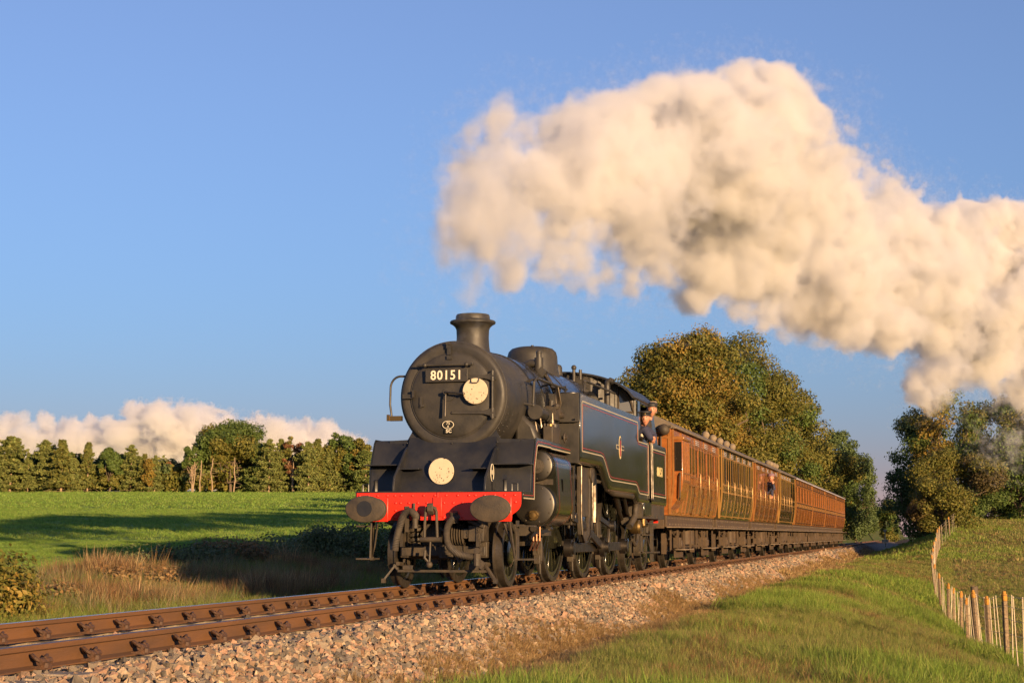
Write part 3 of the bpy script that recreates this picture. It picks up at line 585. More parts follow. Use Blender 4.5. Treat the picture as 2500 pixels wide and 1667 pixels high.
for k in range(5): o = .022 * k; mb.tube([(.92 + o, 3.42, 2.95 - o), (1.00 + o * .7, 3.40 - .02 * k, 2.93), (1.02 + o * .8, 3.38, 2.7), (.98 + o * .6, 3.42, 2.45), (.88 + o, 3.5, 2.36)], .013, 6)
P_(mb, "oil_pipe", M_rod)
P_(MB().tube([(.95, 2.6, 2.42), (.97, 2.6, 2.28), (1.0, 2.75, 2.16), (1.06, 2.9, 2.2), (1.08, 2.95, 2.36)], .014, 6).tube([(1.1, 2.75, 2.5), (1.11, 2.75, 2.2), (1.06, 2.7, 2.05)], .012, 6).tube([(.9, 2.5, 2.36), (.92, 2.52, 2.2), (1.06, 2.85, 2.12), (1.14, 2.9, 2.3)], .012, 6), "oil_pipe", M_copper if False else M_rod)
P_(MB().prism([(.62, 2.06), (.98, 2.06), (.90, 2.30), (.72, 2.48), (.62, 2.45)], 2.35, 3.0, 'y'), "steam_pipe_cover", M_smk, bevel=.05)
P_(MB().prism([(-.62, 2.06), (-.98, 2.06), (-.90, 2.30), (-.72, 2.48), (-.62, 2.45)], 2.35, 3.0, 'y'), "steam_pipe_cover", M_smk, bevel=.05)
lub = P_(MB().bx(1.0, 1.15, 2.55, 3.10, 2.05, 2.30), "lubricator", M_frm, bevel=.015)
P_(MB().cyl((1.07, 2.72, 2.3), (1.07, 2.72, 2.335), .06, n=14), "filler_cap", M_brass, lub)
w = MB().tube([(1.2, 3.17 + .075 * math.cos(a), 2.16 + .075 * math.sin(a)) for a in np.linspace(0, 2 * PI, 17)[:-1]], .012, 6, closed=True).cyl((1.15, 3.17, 2.16), (1.24, 3.17, 2.16), .03, n=8)
for a in np.linspace(0, PI, 4)[:-1]: w.bar((1.2, 3.17 - .07 * math.cos(a), 2.16 - .07 * math.sin(a)), (1.2, 3.17 + .07 * math.cos(a), 2.16 + .07 * math.sin(a)), .012, .012)
P_(w, "ratchet_wheel", M_frm, lub)
mb = MB()
for k in range(7): mb.cyl((1.02 + (k % 2) * .03, 2.58 + .075 * k, 2.3), (1.02 + (k % 2) * .03, 2.58 + .075 * k, 2.34), .016, n=6)
P_(mb, "pump_stud", M_frm, lub)

# side tanks
TX = 1.345
TPROF_B = [(3.60, 1.885), (5.22, 1.885), (5.40, 1.865), (5.55, 1.80), (5.90, 1.58), (6.04, 1.53), (6.2, 1.515), (8.55, 1.515), (8.66, 1.48), (8.80, 1.40), (8.92, 1.365), (10.02, 1.355)]
def tank(s):
    poly = TPROF_B + [(10.02, 2.50), (9.06, 2.50), (9.04, 2.52), (9.04, 3.20), (8.80, 3.20), (8.80, 2.865), (3.60, 2.865)]
    t = P_(MB().prism(poly, s * (TX - .02), s * TX, 'x'), "tank_side", M_blk, bevel=.006)
    sk = MB()   # curled-under bottom edge
    for (y0, z0), (y1, z1) in zip(TPROF_B[:-1], TPROF_B[1:]):
        arc = [(TX - .09 + .09 * math.cos(a), -.09 * math.sin(a)) for a in np.linspace(0, PI / 2, 6)]
        vs = [(s * x, y0, z0 + dz) for x, dz in arc] + [(s * x, y1, z1 + dz) for x, dz in arc]; n = 6
        sk.add(vs, [(i, i + 1, n + i + 1, n + i) for i in range(n - 1)])
    P_(sk, "tank_skirt", M_blk, t, smooth=60)
    P_(MB().bx(s * .86, s * (TX - .02), 3.60, 3.63, 1.80, 2.865).prism([(s * .70, 2.30), (s * .86, 2.30), (s * .86, 2.865), (s * .78, 2.865), (s * .70, 2.70)], 3.60, 3.63, 'y'), "tank_front", M_smk, bevel=.004)
    P_(MB().bx(s * .78, s * (TX - .02), 3.62, 8.8, 2.835, 2.862), "tank_top", M_plt)
    P_(MB().bx(s * .96, s * (TX - .02), 3.5, 3.61, 2.42, 2.44).bx(s * 1.28, s * 1.30, 3.52, 3.6, 2.43, 2.48), "tank_ledge", M_smk)
    P_(MB().bx(s * .86, s * 1.24, 3.65, 9.9, 1.82, 1.85), "tank_bottom", M_frm)
    lid = P_(MB().cyl((s * 1.05, 4.25, 2.862), (s * 1.05, 4.25, 2.90), .22, n=28).cyl((s * 1.05, 4.25, 2.90), (s * 1.05, 4.25, 2.925), .20, n=28), "filler_lid", M_plt, bevel=.006)
    P_(MB().tube([(s * .86, 4.1, 2.86), (s * .86, 4.1, 3.0), (s * 1.0, 4.15, 3.02), (s * 1.0, 4.15, 2.9)], .016, 6).bx(s * .82, s * .92, 4.03, 4.17, 2.94, 3.03), "lid_clamp", M_plt, lid)
    P_(MB().cyl((s * .92, 8.05, 2.85), (s * .92, 8.05, 3.36), .055, n=20).tube([(s * .92, 8.05, 3.36), (s * .93, 8.05, 3.44), (s * .98, 8.05, 3.47), (s * 1.03, 8.05, 3.44)], .055, 14), "vent_pipe", M_smk)
    # lining
    q = .085
    ol = [(3.74, 1.985), (5.26, 1.985), (5.44, 1.965), (5.60, 1.89), (5.94, 1.675), (6.06, 1.63), (6.22, 1.615), (8.58, 1.615), (8.70, 1.58), (8.84, 1.50), (8.95, 1.465), (9.93, 1.455), (9.955, 1.48), (9.955, 2.38), (9.93, 2.41), (8.85, 2.41)]
    ou = [(8.76, 2.41), (8.76, 2.72), (8.72, 2.755), (3.77, 2.755), (3.735, 2.72), (3.735, 2.02), (3.74, 1.985)]
    full = ol + ou[1:-1]; full = ol[:-1] + [(8.85, 2.41), (8.80, 2.45), (8.80, 2.71), (8.76, 2.755), (3.77, 2.755), (3.735, 2.72), (3.735, 2.0)]
    P_(MB().ribbon(full, .017, s * TX, 'x', s * .003, closed=True), "cream_line", M_lcream, t)
    cx = sum(p[0] for p in full) / len(full); d = .05
    P_(MB().ribbon(inset(full, d), .009, s * TX, 'x', s * .003, closed=True), "red_line", M_lred, t)
    return t
def inset(poly, d):
    P = [Vector(p) for p in poly]; n = len(P); ar = sum(P[i].x * P[(i + 1) % n].y - P[(i + 1) % n].x * P[i].y for i in range(n)); sg = 1 if ar > 0 else -1; out = []
    for i in range(n):
        a = (P[i] - P[i - 1]); b = (P[(i + 1) % n] - P[i]); a = a.normalized(); b = b.normalized(); t = (a + b).normalized(); nr = Vector((-t.y, t.x)) * sg; out.append(tuple(P[i] + nr * d / max(.45, t.dot(a))))
    return out
tank_r = tank(1); tank(-1)
# emblem on the tank side: a slim crest standing on a bar
em = MB(); ex = TX + .003
def ell(cy, cz, ry, rz, n=24): return [(cy + ry * math.cos(a), cz + rz * math.sin(a)) for a in np.linspace(0, 2 * PI, n + 1)[:-1]]
eb = P_(MB().prism(ell(6.98, 2.205, .115, .20), TX, ex, 'x'), "tank_emblem", M_yel, tank_r)
P_(MB().prism(ell(6.98, 2.26, .085, .115), ex, ex + .002, 'x'), "emblem_field", M_plt, eb)
P_(MB().prism([(6.62, 2.165), (6.86, 2.165), (6.86, 2.24), (6.62, 2.24)], TX, ex, 'x').prism([(7.10, 2.165), (7.34, 2.165), (7.34, 2.24), (7.10, 2.24)], TX, ex, 'x'), "emblem_bar", M_lcream, eb)
P_(MB().prism([(6.635, 2.178), (6.85, 2.178), (6.85, 2.227), (6.635, 2.227)], ex, ex + .001, 'x').prism([(7.11, 2.178), (7.325, 2.178), (7.325, 2.227), (7.11, 2.227)], ex, ex + .001, 'x'), "emblem_bar", M_plt, eb)
P_(MB().prism([(6.93, 2.05), (7.03, 2.05), (7.05, 2.14), (7.0, 2.22), (7.05, 2.32), (6.96, 2.33), (6.95, 2.22), (6.91, 2.14)], ex + .002, ex + .003, 'x'), "emblem_figure", M_lred, eb)

# cab
CY0, CY1 = 8.35, 10.35
def roof_z(x): return 3.22 + .62 * math.sqrt(max(0, 1 - (abs(x) / 1.40) ** 2)) - .62 * math.sqrt(1 - (1.345 / 1.40) ** 2)
arc = [(x, roof_z(x)) for x in np.linspace(-1.365, 1.365, 31)]
P_(MB().prism(arc + [(x * .985, z - .03) for x, z in reversed(arc)], CY0 - .10, CY1 + .15, 'y'), "cab_roof", M_plt, smooth=30)
mb = MB()
for a in np.linspace(-1.2, 1.2, 25): mb.rivets([(a, CY0 - .1, roof_z(a) - .05)], .011, (0, -1, 0))
front = MB()
def fy(x): return CY0 + .32 * max(0, (abs(x) - .55)) / .8
win = [(1.03, 2.95), (1.03, 3.36), (1.10, 3.32), (1.19, 3.22), (1.26, 3.08), (1.285, 2.95)]
xs_ = [-1.335, -1.285, -1.03, -.55, .55, 1.03, 1.285, 1.335]
for x0, x1 in zip(xs_[:-1], xs_[1:]):
    mx = (abs(x0) + abs(x1)) / 2
    def zt(x): return roof_z(x) - .02
    if 1.03 <= mx <= 1.285:
        def wt(x): return float(np.interp(abs(x), [1.03, 1.10, 1.19, 1.26, 1.285], [3.40, 3.35, 3.24, 3.10, 3.0]))
        sub = np.linspace(x0, x1, 7)
        for u, v in zip(sub[:-1], sub[1:]):
            front.add([(u, fy(u), 2.4), (v, fy(v), 2.4), (v, fy(v), 2.93), (u, fy(u), 2.93)], [(0, 1, 2, 3)]); front.add([(u, fy(u), wt(u)), (v, fy(v), wt(v)), (v, fy(v), zt(v)), (u, fy(u), zt(u))], [(0, 1, 2, 3)])
    else:
        sub = np.linspace(x0, x1, 9)
        for u, v in zip(sub[:-1], sub[1:]): front.add([(u, fy(u), 1.9), (v, fy(v), 1.9), (v, fy(v), zt(v)), (u, fy(u), zt(u))], [(0, 1, 2, 3)])
cf = P_(front, "cab_front", M_smk, smooth=0); sm_ = cf.modifiers.new("thick", 'SOLIDIFY'); sm_.thickness = .02
P_(mb, "rivet", M_dark, cf)["kind"] = "stuff"
for s in (1, -1):
    wf = P_(MB().tube([(s * x, fy(x) - .012, z) for x, z in [(1.03, 2.93), (1.03, 3.39), (1.10, 3.35), (1.19, 3.24), (1.26, 3.10), (1.285, 2.98), (1.285, 2.93)]], .022, 6, closed=True), "spectacle_frame", M_brass if False else M_frm, cf)
    g = MB(); pts = [(1.03, 2.93), (1.285, 2.93), (1.285, 3.0), (1.26, 3.10), (1.19, 3.24), (1.10, 3.35), (1.03, 3.40)]
    g.add([(s * x, fy(x) + .01, z) for x, z in pts], [tuple(range(7))]); P_(g, "pane", M_glass, wf, smooth=0)
def cab_side(s):
    P_(MB().bx(s * (TX - .02), s * TX, 8.80, 9.04, 3.20, 3.225).bx(s * (TX - .02), s * TX, 9.04, 10.4, 3.12, 3.225), "cantrail", M_plt)
    mb = MB()
    for k in range(16): mb.rivets([(s * TX, 8.86 + k * .1, 3.17)], .012, (s, 0, 0))
    P_(mb, "rivet", M_plt)["kind"] = "stuff"
    rs = [(10.36, 1.40), (10.36, 3.15), (10.50, 3.15), (10.62, 2.98), (11.05, 2.50), (11.05, 2.45), (10.42, 2.45)]
    P_(MB().prism([(10.30, 2.40), (10.30, 3.15), (10.47, 3.15), (10.60, 2.98), (11.10, 2.47), (11.10, 2.40)], s * (TX - .02), s * TX, 'x'), "cab_rear_side", M_blk, bevel=.004)
    bk = P_(MB().prism([(10.30, 1.355), (12.17, 1.345), (12.17, 2.33), (12.14, 2.42), (12.06, 2.46), (10.30, 2.46)], s * (TX - .024), s * (TX - .003), 'x'), "bunker_side", M_blk, bevel=.006)
    sk = MB(); arc_ = [(TX - .09 + .087 * math.cos(a), -.09 * math.sin(a)) for a in np.linspace(0, PI / 2, 6)]
    sk.add([(s * x, 10.30, 1.355 + dz) for x, dz in arc_] + [(s * x, 12.17, 1.345 + dz) for x, dz in arc_], [(i, i + 1, 7 + i, 6 + i) for i in range(5)]); P_(sk, "bunker_skirt", M_blk, bk, smooth=60)
    ln = [(10.42, 1.46), (12.06, 1.45), (12.06, 2.31), (12.02, 2.35), (10.46, 2.35), (10.42, 2.31)]
    P_(MB().ribbon(ln, .017, s * (TX - .003), 'x', s * .003, closed=True), "cream_line", M_lcream, bk); P_(MB().ribbon(inset(ln, .05), .009, s * (TX - .003), 'x', s * .003, closed=True), "red_line", M_lred, bk)
    P_(text_mb("80151", .26, .002, lambda x, y, z: (s * (TX - .001) + s * z, 11.33 + s * x, 1.93 + y), .002, 1.1), "bunker_number", M_yel, bk)
    for y in (10.08, 10.25): P_(MB().tube([(s * (TX + .03), y, 1.36), (s * (TX + .03), y, 2.50)], .0125, 8).sph((s * (TX + .03), y, 1.38), .03, 8).sph((s * (TX + .03), y, 2.48), .03, 8), "cab_handrail", M_bright)
    P_(MB().bx(s * (TX - .03), s * (TX + .012), 9.05, 10.0, 2.495, 2.52), "window_sill", M_plt)
    P_(MB().bx(s * (TX - .015), s * (TX - .005), 8.90, 9.04, 2.52, 3.15).bx(s * (TX - .03), s * TX, 9.04, 9.08, 2.52, 3.15), "window_frame", M_plt)
    P_(MB().bx(s * (TX - .05), s * (TX - .035), 10.02, 10.30, 1.38, 2.45), "cab_door", M_plt)
both(cab_side)
P_(MB().bx(-1.3, 1.3, 10.32, 10.35, 1.4, 3.15).bx(-1.3, 1.3, 8.7, 10.3, 1.36, 1.40), "cab_interior", M_dark)
P_(MB().bx(-1.32, 1.32, 10.36, 12.17, 1.35, 2.40).bx(-1.32, 1.32, 12.17, 12.2, 1.3, 2.40), "bunker", M_blk, bevel=.02)
P_(MB().bx(-1.16, 1.16, 12.16, 12.2, .95, 1.34), "rear_beam", M_red)
for s in (-1, 1): P_(MB().lathe([(.10, 0), (.10, .3), (.26, .44), (.26, .47)], (s * .87, 12.2, 1.055), (0, 1, 0), 20), "rear_buffer", M_frm)

# cylinders and outside motion
def motion(s):
    X = 1.035
    cl = MB(); top = [(s * (X + .05) + s * .235 * math.cos(a), 1.69 + .225 * math.sin(a)) for a in np.linspace(-.1, PI * .9, 14)]
    bot = [(s * X + s * .315 * math.cos(a), 1.14 + .315 * math.sin(a)) for a in np.linspace(-PI * .95, -.02, 18)]
    wr = P_(MB().prism(top + [(s * .62, 1.69), (s * .62, 1.1)] + bot, 1.98, 3.05, 'y'), "cylinder_casing", M_blk, smooth=50)
    for y in (2.04, 2.10, 2.95, 3.02):
        rb = [(y, p) for p in ()]
        pp = [(s * X + s * .3165 * math.cos(a), 1.14 + .3165 * math.sin(a)) for a in np.linspace(-1.5, 0, 10)] + [(s * (X + .05) + s * .2365 * math.cos(a) + (.0015 * s), 1.69 + .2265 * math.sin(a)) for a in np.linspace(-.1, 1.6, 10)]
        ln = MB(); w = .006
        vs = [(x + s * .002, y - w, z) for x, z in pp] + [(x + s * .002, y + w, z) for x, z in pp]; n = len(pp); ln.add(vs, [(i, i + 1, n + i + 1, n + i) for i in range(n - 1)])
        P_(ln, "red_line" if y in (2.10, 2.95) else "casing_edge", M_lred if y in (2.10, 2.95) else M_frm, wr)
    mb = MB()
    for k in range(14): mb.rivets([(s * (X + .05) + s * .2365 * math.cos(.95), 2.02 + k * .078, 1.69 + .2265 * math.sin(.95))], .009, (s * .6, 0, .8))
    P_(mb, "rivet", M_frm, wr)["kind"] = "stuff"
    P_(MB().prism([(2.35, 1.33), (2.62, 1.33), (2.62, 1.52), (2.35, 1.52)], s * 1.3445, s * 1.347, 'x'), "access_plate", M_blk, wr, bevel=.002) if s > 0 else None
    c = P_(MB().lathe([(1e-3, 0), (.265, .0), (.292, .012), (.297, .03), (.297, .16)], (s * X, 1.83, 1.14), (0, 1, 0), 48, caps=False), "cylinder_cover", M_cyl, smooth=40)
    P_(MB().rivets([(s * X + .255 * math.cos(a), 1.83, 1.14 + .255 * math.sin(a)) for a in np.linspace(.3, 2 * PI + .3, 9)[:-1]], .014, (0, -1, 0), 8), "cover_bolt", M_frm, c)["kind"] = "stuff"
    P_(MB().lathe([(.072, .0), (.072, -.05), (.045, -.055), (.045, -.10), (.02, -.105)], (s * X, 1.83, .985), (0, 1, 0), 16).cyl((s * X, 1.76, .985), (s * X, 1.79, .985), .075, n=6), "relief_valve", M_brass, c)
    v = P_(MB().lathe([(1e-3, 0), (.19, 0), (.212, .012), (.216, .03), (.216, .16)], (s * (X + .05), 1.83, 1.69), (0, 1, 0), 40, caps=False), "valve_cover", M_cyl, smooth=40)
    P_(MB().lathe([(.10, .0), (.10, -.03), (.055, -.035), (.055, -.07), (.02, -.075)], (s * (X + .05), 1.83, 1.68), (0, 1, 0), 20), "valve_boss", M_frm, v)
    P_(MB().rivets([(s * (X + .05) + .185 * math.cos(a), 1.83, 1.69 + .185 * math.sin(a)) for a in np.linspace(.5, 2 * PI + .5, 7)[:-1]], .012, (0, -1, 0), 8), "cover_bolt", M_frm, v)["kind"] = "stuff"
    P_(MB().bx(s * .7, s * 1.28, 1.95, 2.0, 1.42, 1.50), "casing_joint", M_frm)
    # drain pipes and clutter under the cylinder
    mb = MB()
    for k, y in enumerate((1.95, 2.02, 2.09)): mb.tube([(s * (1.0 + .03 * k), y, .85), (s * (1.0 + .03 * k), y - .02, .62), (s * (1.02 + .03 * k), y - .3, .50)], .014, 6)
    P_(mb, "drain_pipe", M_copper)
    P_(MB().bar((s * 1.0, 1.9, .74), (s * 1.1, 2.5, .78), .05, .05).cyl((s * 1.02, 1.86, .80), (s * 1.02, 2.02, .80), .05, n=10).cyl((s * 1.1, 2.45, .80), (s * 1.1, 2.6, .80), .04, n=8).bar((s * 1.05, 2.0, .82), (s * 1.0, 1.75, .66), .03, .05), "drain_cock", M_rod)
    P_(MB().bx(s * .66, s * 1.0, 1.9, 3.1, .70, .86), "cylinder_base", M_frm)
    # slide bars, crosshead, piston rod
    P_(MB().cyl((s * X, 3.05, 1.14), (s * X, 4.3, 1.0), .042, n=12), "piston_rod", M_bright)
    P_(MB().bar((s * X, 3.05, 1.26), (s * X, 4.55, 1.14), .09, .055).bar((s * X, 3.05, 1.02), (s * X, 4.55, .88), .09, .055), "slide_bar", M_rod)
    P_(MB().bx(s * (X - .07), s * (X + .09), 4.02, 4.32, .86, 1.16).cyl((s * (X - .02), 4.18, .99), (s * (X + .13), 4.18, .99), .07, n=14), "crosshead", M_rod, bevel=.01)
    P_(MB().cyl((s * (X + .05), 3.05, 1.69), (s * (X + .05), 3.9, 1.69), .03, n=10).bx(s * (X - .0), s * (X + .10), 3.1, 3.2, 1.58, 1.78).bx(s * (X), s * (X + .1), 3.6, 3.68, 1.60, 1.80).bar((s * (X + .1), 3.1, 1.76), (s * (X + .1), 3.95, 1.76), .02, .03).bar((s * (X + .1), 3.1, 1.6), (s * (X + .1), 3.95, 1.6), .02, .03), "valve_spindle", M_bright)
    P_(MB().bar((s * (X + .13), 3.98, 1.82), (s * (X + .13), 3.9, .95), .03, .06).bar((s * (X + .13), 3.9, .95), (s * (X + .13), 4.2, .92), .03, .05), "combination_lever", M_bright)
    # U-shaped motion bracket with a bright rim
    Ub = [(4.32, 1.80), (4.30, 1.0), (4.36, .72), (4.55, .60), (4.80, .60), (5.02, .70), (5.16, .95), (5.20, 1.80), (5.08, 1.80), (5.04, 1.05), (4.95, .84), (4.78, .76), (4.60, .77), (4.48, .88), (4.44, 1.1), (4.44, 1.80)]
    P_(MB().prism(Ub, s * (X + .10), s * (X + .16), 'x').bx(s * (X + .10), s * (X + .14), 4.5, 5.1, 1.0, 1.78), "motion_bracket", M_frm, bevel=.008)
    P_(MB().tube([(s * (X + .175), y, z) for y, z in Ub[:8]], .012, 6), "bracket_rim", M_rod)
    P_(MB().prism([(5.0, 1.95), (5.35, 1.95), (5.38, 1.55), (5.22, 1.42), (5.04, 1.55)], s * 1.12, s * 1.18, 'x').cyl((s * 1.18, 5.2, 1.70), (s * 1.22, 5.2, 1.70), .16, n=18), "link_bracket", M_frm, bevel=.01)
    P_(MB().bx(s * 1.19, s * 1.215, 5.30, 5.52, 1.52, 1.86), "bracket_plate", M_lgrey if False else M_cyl, bevel=.004)
    lk = [(X + .12, 5.55 + .06 * math.cos(t), 1.25 + .34 * t) for t in np.linspace(-1, 1, 9)]
    P_(MB().tube([(s * a, b, c_) for a, b, c_ in lk], .05, 8), "expansion_link", M_rod)
    P_(MB().bar((s * (X + .10), 5.5, 1.35), (s * (X + .10), 3.98, 1.66), .03, .06), "radius_rod", M_rod)
    zc = .864 - .36     # crank pins at the bottom of their travel
    yc = [y + .02 for y in YD]; zc = .512
    P_(MB().bar((s * (X + .01), yc[0], zc), (s * (X + .01), yc[1], zc), .035, .15).bar((s * (X + .01), yc[1], zc), (s * (X + .01), yc[2], zc), .035, .15), "coupling_rod", M_rod, bevel=.008)
    for y in yc: P_(MB().lathe([(.135, -.05), (.135, .06), (.10, .065), (.10, .10), (.05, .105)], (s * (X + .02), y, zc), (s, 0, 0), 24), "rod_bush", M_bright, smooth=35)
    P_(MB().bar((s * (X + .10), 4.18, .99), (s * (X + .10), yc[1], zc), .05, .13), "connecting_rod", M_rod, bevel=.01)
    P_(MB().lathe([(.165, -.03), (.165, .05), (.09, .055), (.09, .12), (.04, .125)], (s * (X + .10), yc[1], zc), (s, 0, 0), 24), "big_end", M_bright)
    P_(MB().bar((s * (X + .20), yc[1], zc), (s * (X + .20), 6.50, .86), .05, .12), "return_crank", M_rod, bevel=.01)
    P_(MB().bar((s * (X + .22), 6.50, .86), (s * (X + .22), 5.58, .98), .035, .08).lathe([(.09, -.03), (.09, .06), (.05, .065)], (s * (X + .24), 6.50, .86), (s, 0, 0), 20), "eccentric_rod", M_bright)
    # long steam/exhaust injector pipes below the tank
    P_(MB().tube([(s * 1.2, 5.75, 1.62), (s * 1.22, 6.15, 1.60), (s * 1.24, 6.45, 1.47), (s * 1.24, 6.8, 1.43), (s * 1.24, 8.7, 1.42), (s * 1.24, 8.95, 1.38), (s * 1.24, 9.1, 1.25), (s * 1.23, 9.05, 1.05), (s * 1.18, 8.75, .86)], .062, 10), "injector_pipe", M_frm, smooth=60)
    P_(MB().tube([(s * 1.12, 7.7, 1.4), (s * 1.12, 8.0, 1.15), (s * 1.1, 8.4, 1.0)], .04, 8).tube([(s * 1.1, 7.95, 1.42), (s * 1.1, 8.3, 1.15)], .03, 8).tube([(s * 1.15, 8.35, 1.42), (s * 1.14, 8.75, 1.1)], .035, 8), "injector_pipe", M_rod, smooth=60)
    P_(MB().cyl((s * 1.08, 8.9, .95), (s * 1.08, 9.35, .98), .08, n=12).cyl((s * 1.10, 9.4, 1.1), (s * 1.1, 9.4, .7), .06, n=12).tube([(s * 1.16, 9.9, 1.05), (s * 1.17, 9.6, .62), (s * 1.16, 9.45, .52), (s * 1.14, 9.3, .62)], .035, 8), "injector", M_frm)
    P_(MB().lathe([(.11, 0), (.13, .05), (.13, .16), (.10, .20)], (s * 1.12, 9.18, .86), (s, 0, 0), 16), "injector_body", M_brass)
    P_(MB().cyl((s * 1.24, 9.92, 1.12), (s * 1.24, 9.92, .92), .05, n=10).sph((s * 1.24, 9.92, .9), .055, 10), "sand_trap", M_brass)
    # cab steps and step box
    P_(MB().bx(s * 1.06, s * 1.33, 9.55, 10.35, 1.06, 1.335), "step_box", M_blk, bevel=.02)
    P_(MB().bx(s * 1.05, s * 1.30, 9.4, 12.1, 1.02, 1.34), "drag_box", M_frm)
    P_(MB().rivets([(s * 1.30, y, z) for y in (9.45, 10.6, 11.2, 11.8) for z in (1.08, 1.26)], .02, (s, 0, 0), 8), "bolt", M_frm)["kind"] = "stuff"
    st = P_(MB().bx(s * 1.16, s * 1.19, 10.06, 10.20, .36, 1.02).bx(s * 1.16, s * 1.19, 10.42, 10.48, .62, 1.02), "cab_step", M_frm)
    for z in (.37, .70, .92): P_(MB().bx(s * 1.12, s * 1.32, 10.06, 10.52, z, z + .025), "step_tread", M_frm, st)
    P_(MB().tube([(s * 1.19, 10.1, .98), (s * 1.2, 10.4, .97), (s * 1.2, 10.55, .88), (s * 1.2, 10.5, .74)], .04, 8), "drain_pipe", M_frm)
    P_(MB().bar((s * 1.18, 10.5, .8), (s * 1.16, 11.3, .35), .02, .03).bx(s * 1.14, s * 1.2, 11.25, 11.35, .2, 1.0).bx(s * 1.0, s * 1.3, 11.2, 11.5, .36, .39), "rear_step", M_frm)
    # front steps
    fs = P_(MB().bx(s * 1.03, s * 1.045, .78, .92, .36, .905).bar((s * 1.03, .85, .40), (s * .88, .62, .93), .02, .03).bar((s * 1.03, .72, .40), (s * .98, .62, .9), .02, .03), "front_step", M_frm)
    for z in (.37, .82): P_(MB().bx(s * 1.0, s * 1.25, .76, 1.08, z, z + .022), "step_tread", M_frm, fs)
    # sand pipes and brake hangers
    for y in YD:
        P_(MB().bar((s * .78, y - 1.02, 1.0), (s * .80, y - .95, .42), .04, .06).bx(s * .72, s * .86, y - .98, y - .90, .32, .72).bx(s * .74, s * .84, y - 1.0, y - .88, .28, .42), "brake_hanger", M_frm, bevel=.01)
        P_(MB().tube([(s * .78, y - .7, 1.2), (s * .79, y - .86, .6), (s * .78, y - .74, .14), (s * .77, y - .62, .07)], .02, 6), "sand_pipe", M_frm)
both(motion)
# wheels
def wheel(x, y, r, nsp, spw, balance=0, name="driving_wheel"):
    s = 1 if x > 0 else -1; w = empty(name, (x, y, r)); w.parent = LOCO
    MB().lathe([(r - .075, -.07), (r - .01, -.068), (r + .028, -.062), (r + .026, -.040), (r, -.030), (r - .004, .062), (r - .03, .068), (r - .075, .066), (r - .075, -.07)], (0, 0, 0), (s, 0, 0), 72, caps=False).build("tyre", M_tyre, w, 35)
    MB().lathe([(r - .14, -.045), (r - .076, -.05), (r - .076, .05), (r - .14, .045), (r - .14, -.045)], (0, 0, 0), (s, 0, 0), 64, caps=False).build("wheel_rim", M_blk, w, 35)
    h = MB().lathe([(.16, -.07), (.19, -.06), (.19, .07), (.15, .085), (.10, .09)], (0, 0, 0), (s, 0, 0), 28)
    if nsp > 12: h.bar((s * .05, 0, 0), (s * .05, .02, .512 - r), .10, .26)
    h.build("hub", M_blk, w, 35)
    sp = MB(); rot0 = .13
    sp.bar((0, 0, .15), (0, 0, r - .12), .055, spw, up=(1, 0, 0)); me = None
    for k in range(nsp):
        a = 2 * PI * k / nsp + rot0
        if me is None: o = sp.build("spoke", M_blk, w, 35, .008); me = o
        else: o = me.copy(); COL.objects.link(o)
        o.rotation_euler[0] = a
    if balance:
        pl = []
        for a in np.linspace(-.55, .55, 12): pl.append((math.sin(a) * (r - .13), math.cos(a) * (r - .13)))
        MB().prism(pl, s * -.02, s * .058, 'x').build("balance_weight", M_blk, w, 35, .006)
    return w
for s in (1, -1):
    wheel(s * .755, YP, .457, 10, .055, 0, "pony_wheel")
    for y in YD: wheel(s * .755, y, .864, 18, .05, 1)
    for y in YB: wheel(s * .755, y, .457, 10, .055, 0, "bogie_wheel")
for y, r in [(YP, .457)] + [(q, .864) for q in YD] + [(q, .457) for q in YB]: P_(MB().cyl((-.7, y, r), (.7, y, r), .085, n=16), "axle", M_frm)
# pony truck, springs, lifeguards
P_(MB().bx(-.60, .60, .78, .86, .42, .56).bx(-.62, -.50, .8, 1.9, .40, .62).bx(.50, .62, .8, 1.9, .40, .62).bx(-.36, .36, .95, 1.15, .56, .80).prism([(-.35, .72), (-.2, .92), (.2, .92), (.35, .72), (.2, .55), (-.2, .55)], .82, 1.2, 'y'), "pony_truck", M_frm, bevel=.012)
def coil(x, y, z0, z1, r, t, turns): return MB().tube([(x + r * math.cos(2 * PI * turns * q), y + r * math.sin(2 * PI * turns * q), z0 + (z1 - z0) * q) for q in np.linspace(0, 1, int(turns * 12))], t, 6)
for x in (-.45, .45): P_(coil(x, .95, .46, .86, .085, .026, 6), "coil_spring", M_frm, smooth=60)
mb = MB()
for k in range(9): mb.lathe([(.13, 0), (.15, .012), (.13, .024)], (.02 + .036 * k, .72, .72), (1, 0, 0), 16)
P_(mb, "buffing_spring", M_frm)
P_(MB().bx(.40, .62, .62, .9, .62, .84).bx(.33, .40, .60, .88, .66, .80).box((.52, .64, .86), (.26, .1, .05), Matrix.Rotation(.35, 3, 'Y')), "regulator_box", M_frm, bevel=.012)
P_(MB().lathe([(.10, 0), (.11, .05), (.07, .06), (.07, .10), (.035, .105), (.035, .13)], (.10, .76, .50), (0, -1, 0), 18).bx(-.04, .3, .74, .9, .40, .60), "truck_pivot", M_frm)
P_(MB().tube([(.0, .6, .8), (.08, .58, .76), (.10, .58, .6), (.09, .6, .5)], .022, 6).tube([(-.2, .6, .5), (-.2, .58, .40), (-.15, .6, .34)], .02, 6).tube([(.2, .7, .44), (.28, .62, .34), (.36, .64, .42)], .018, 6), "brake_pipe", M_frm)
P_(MB().bx(-.60, .68, .62, .66, .205, .24).bx(-.52, -.38, .6, .68, .24, .30).bx(.42, .54, .6, .68, .24, .32), "lifeguard_bar", M_frm, bevel=.004)
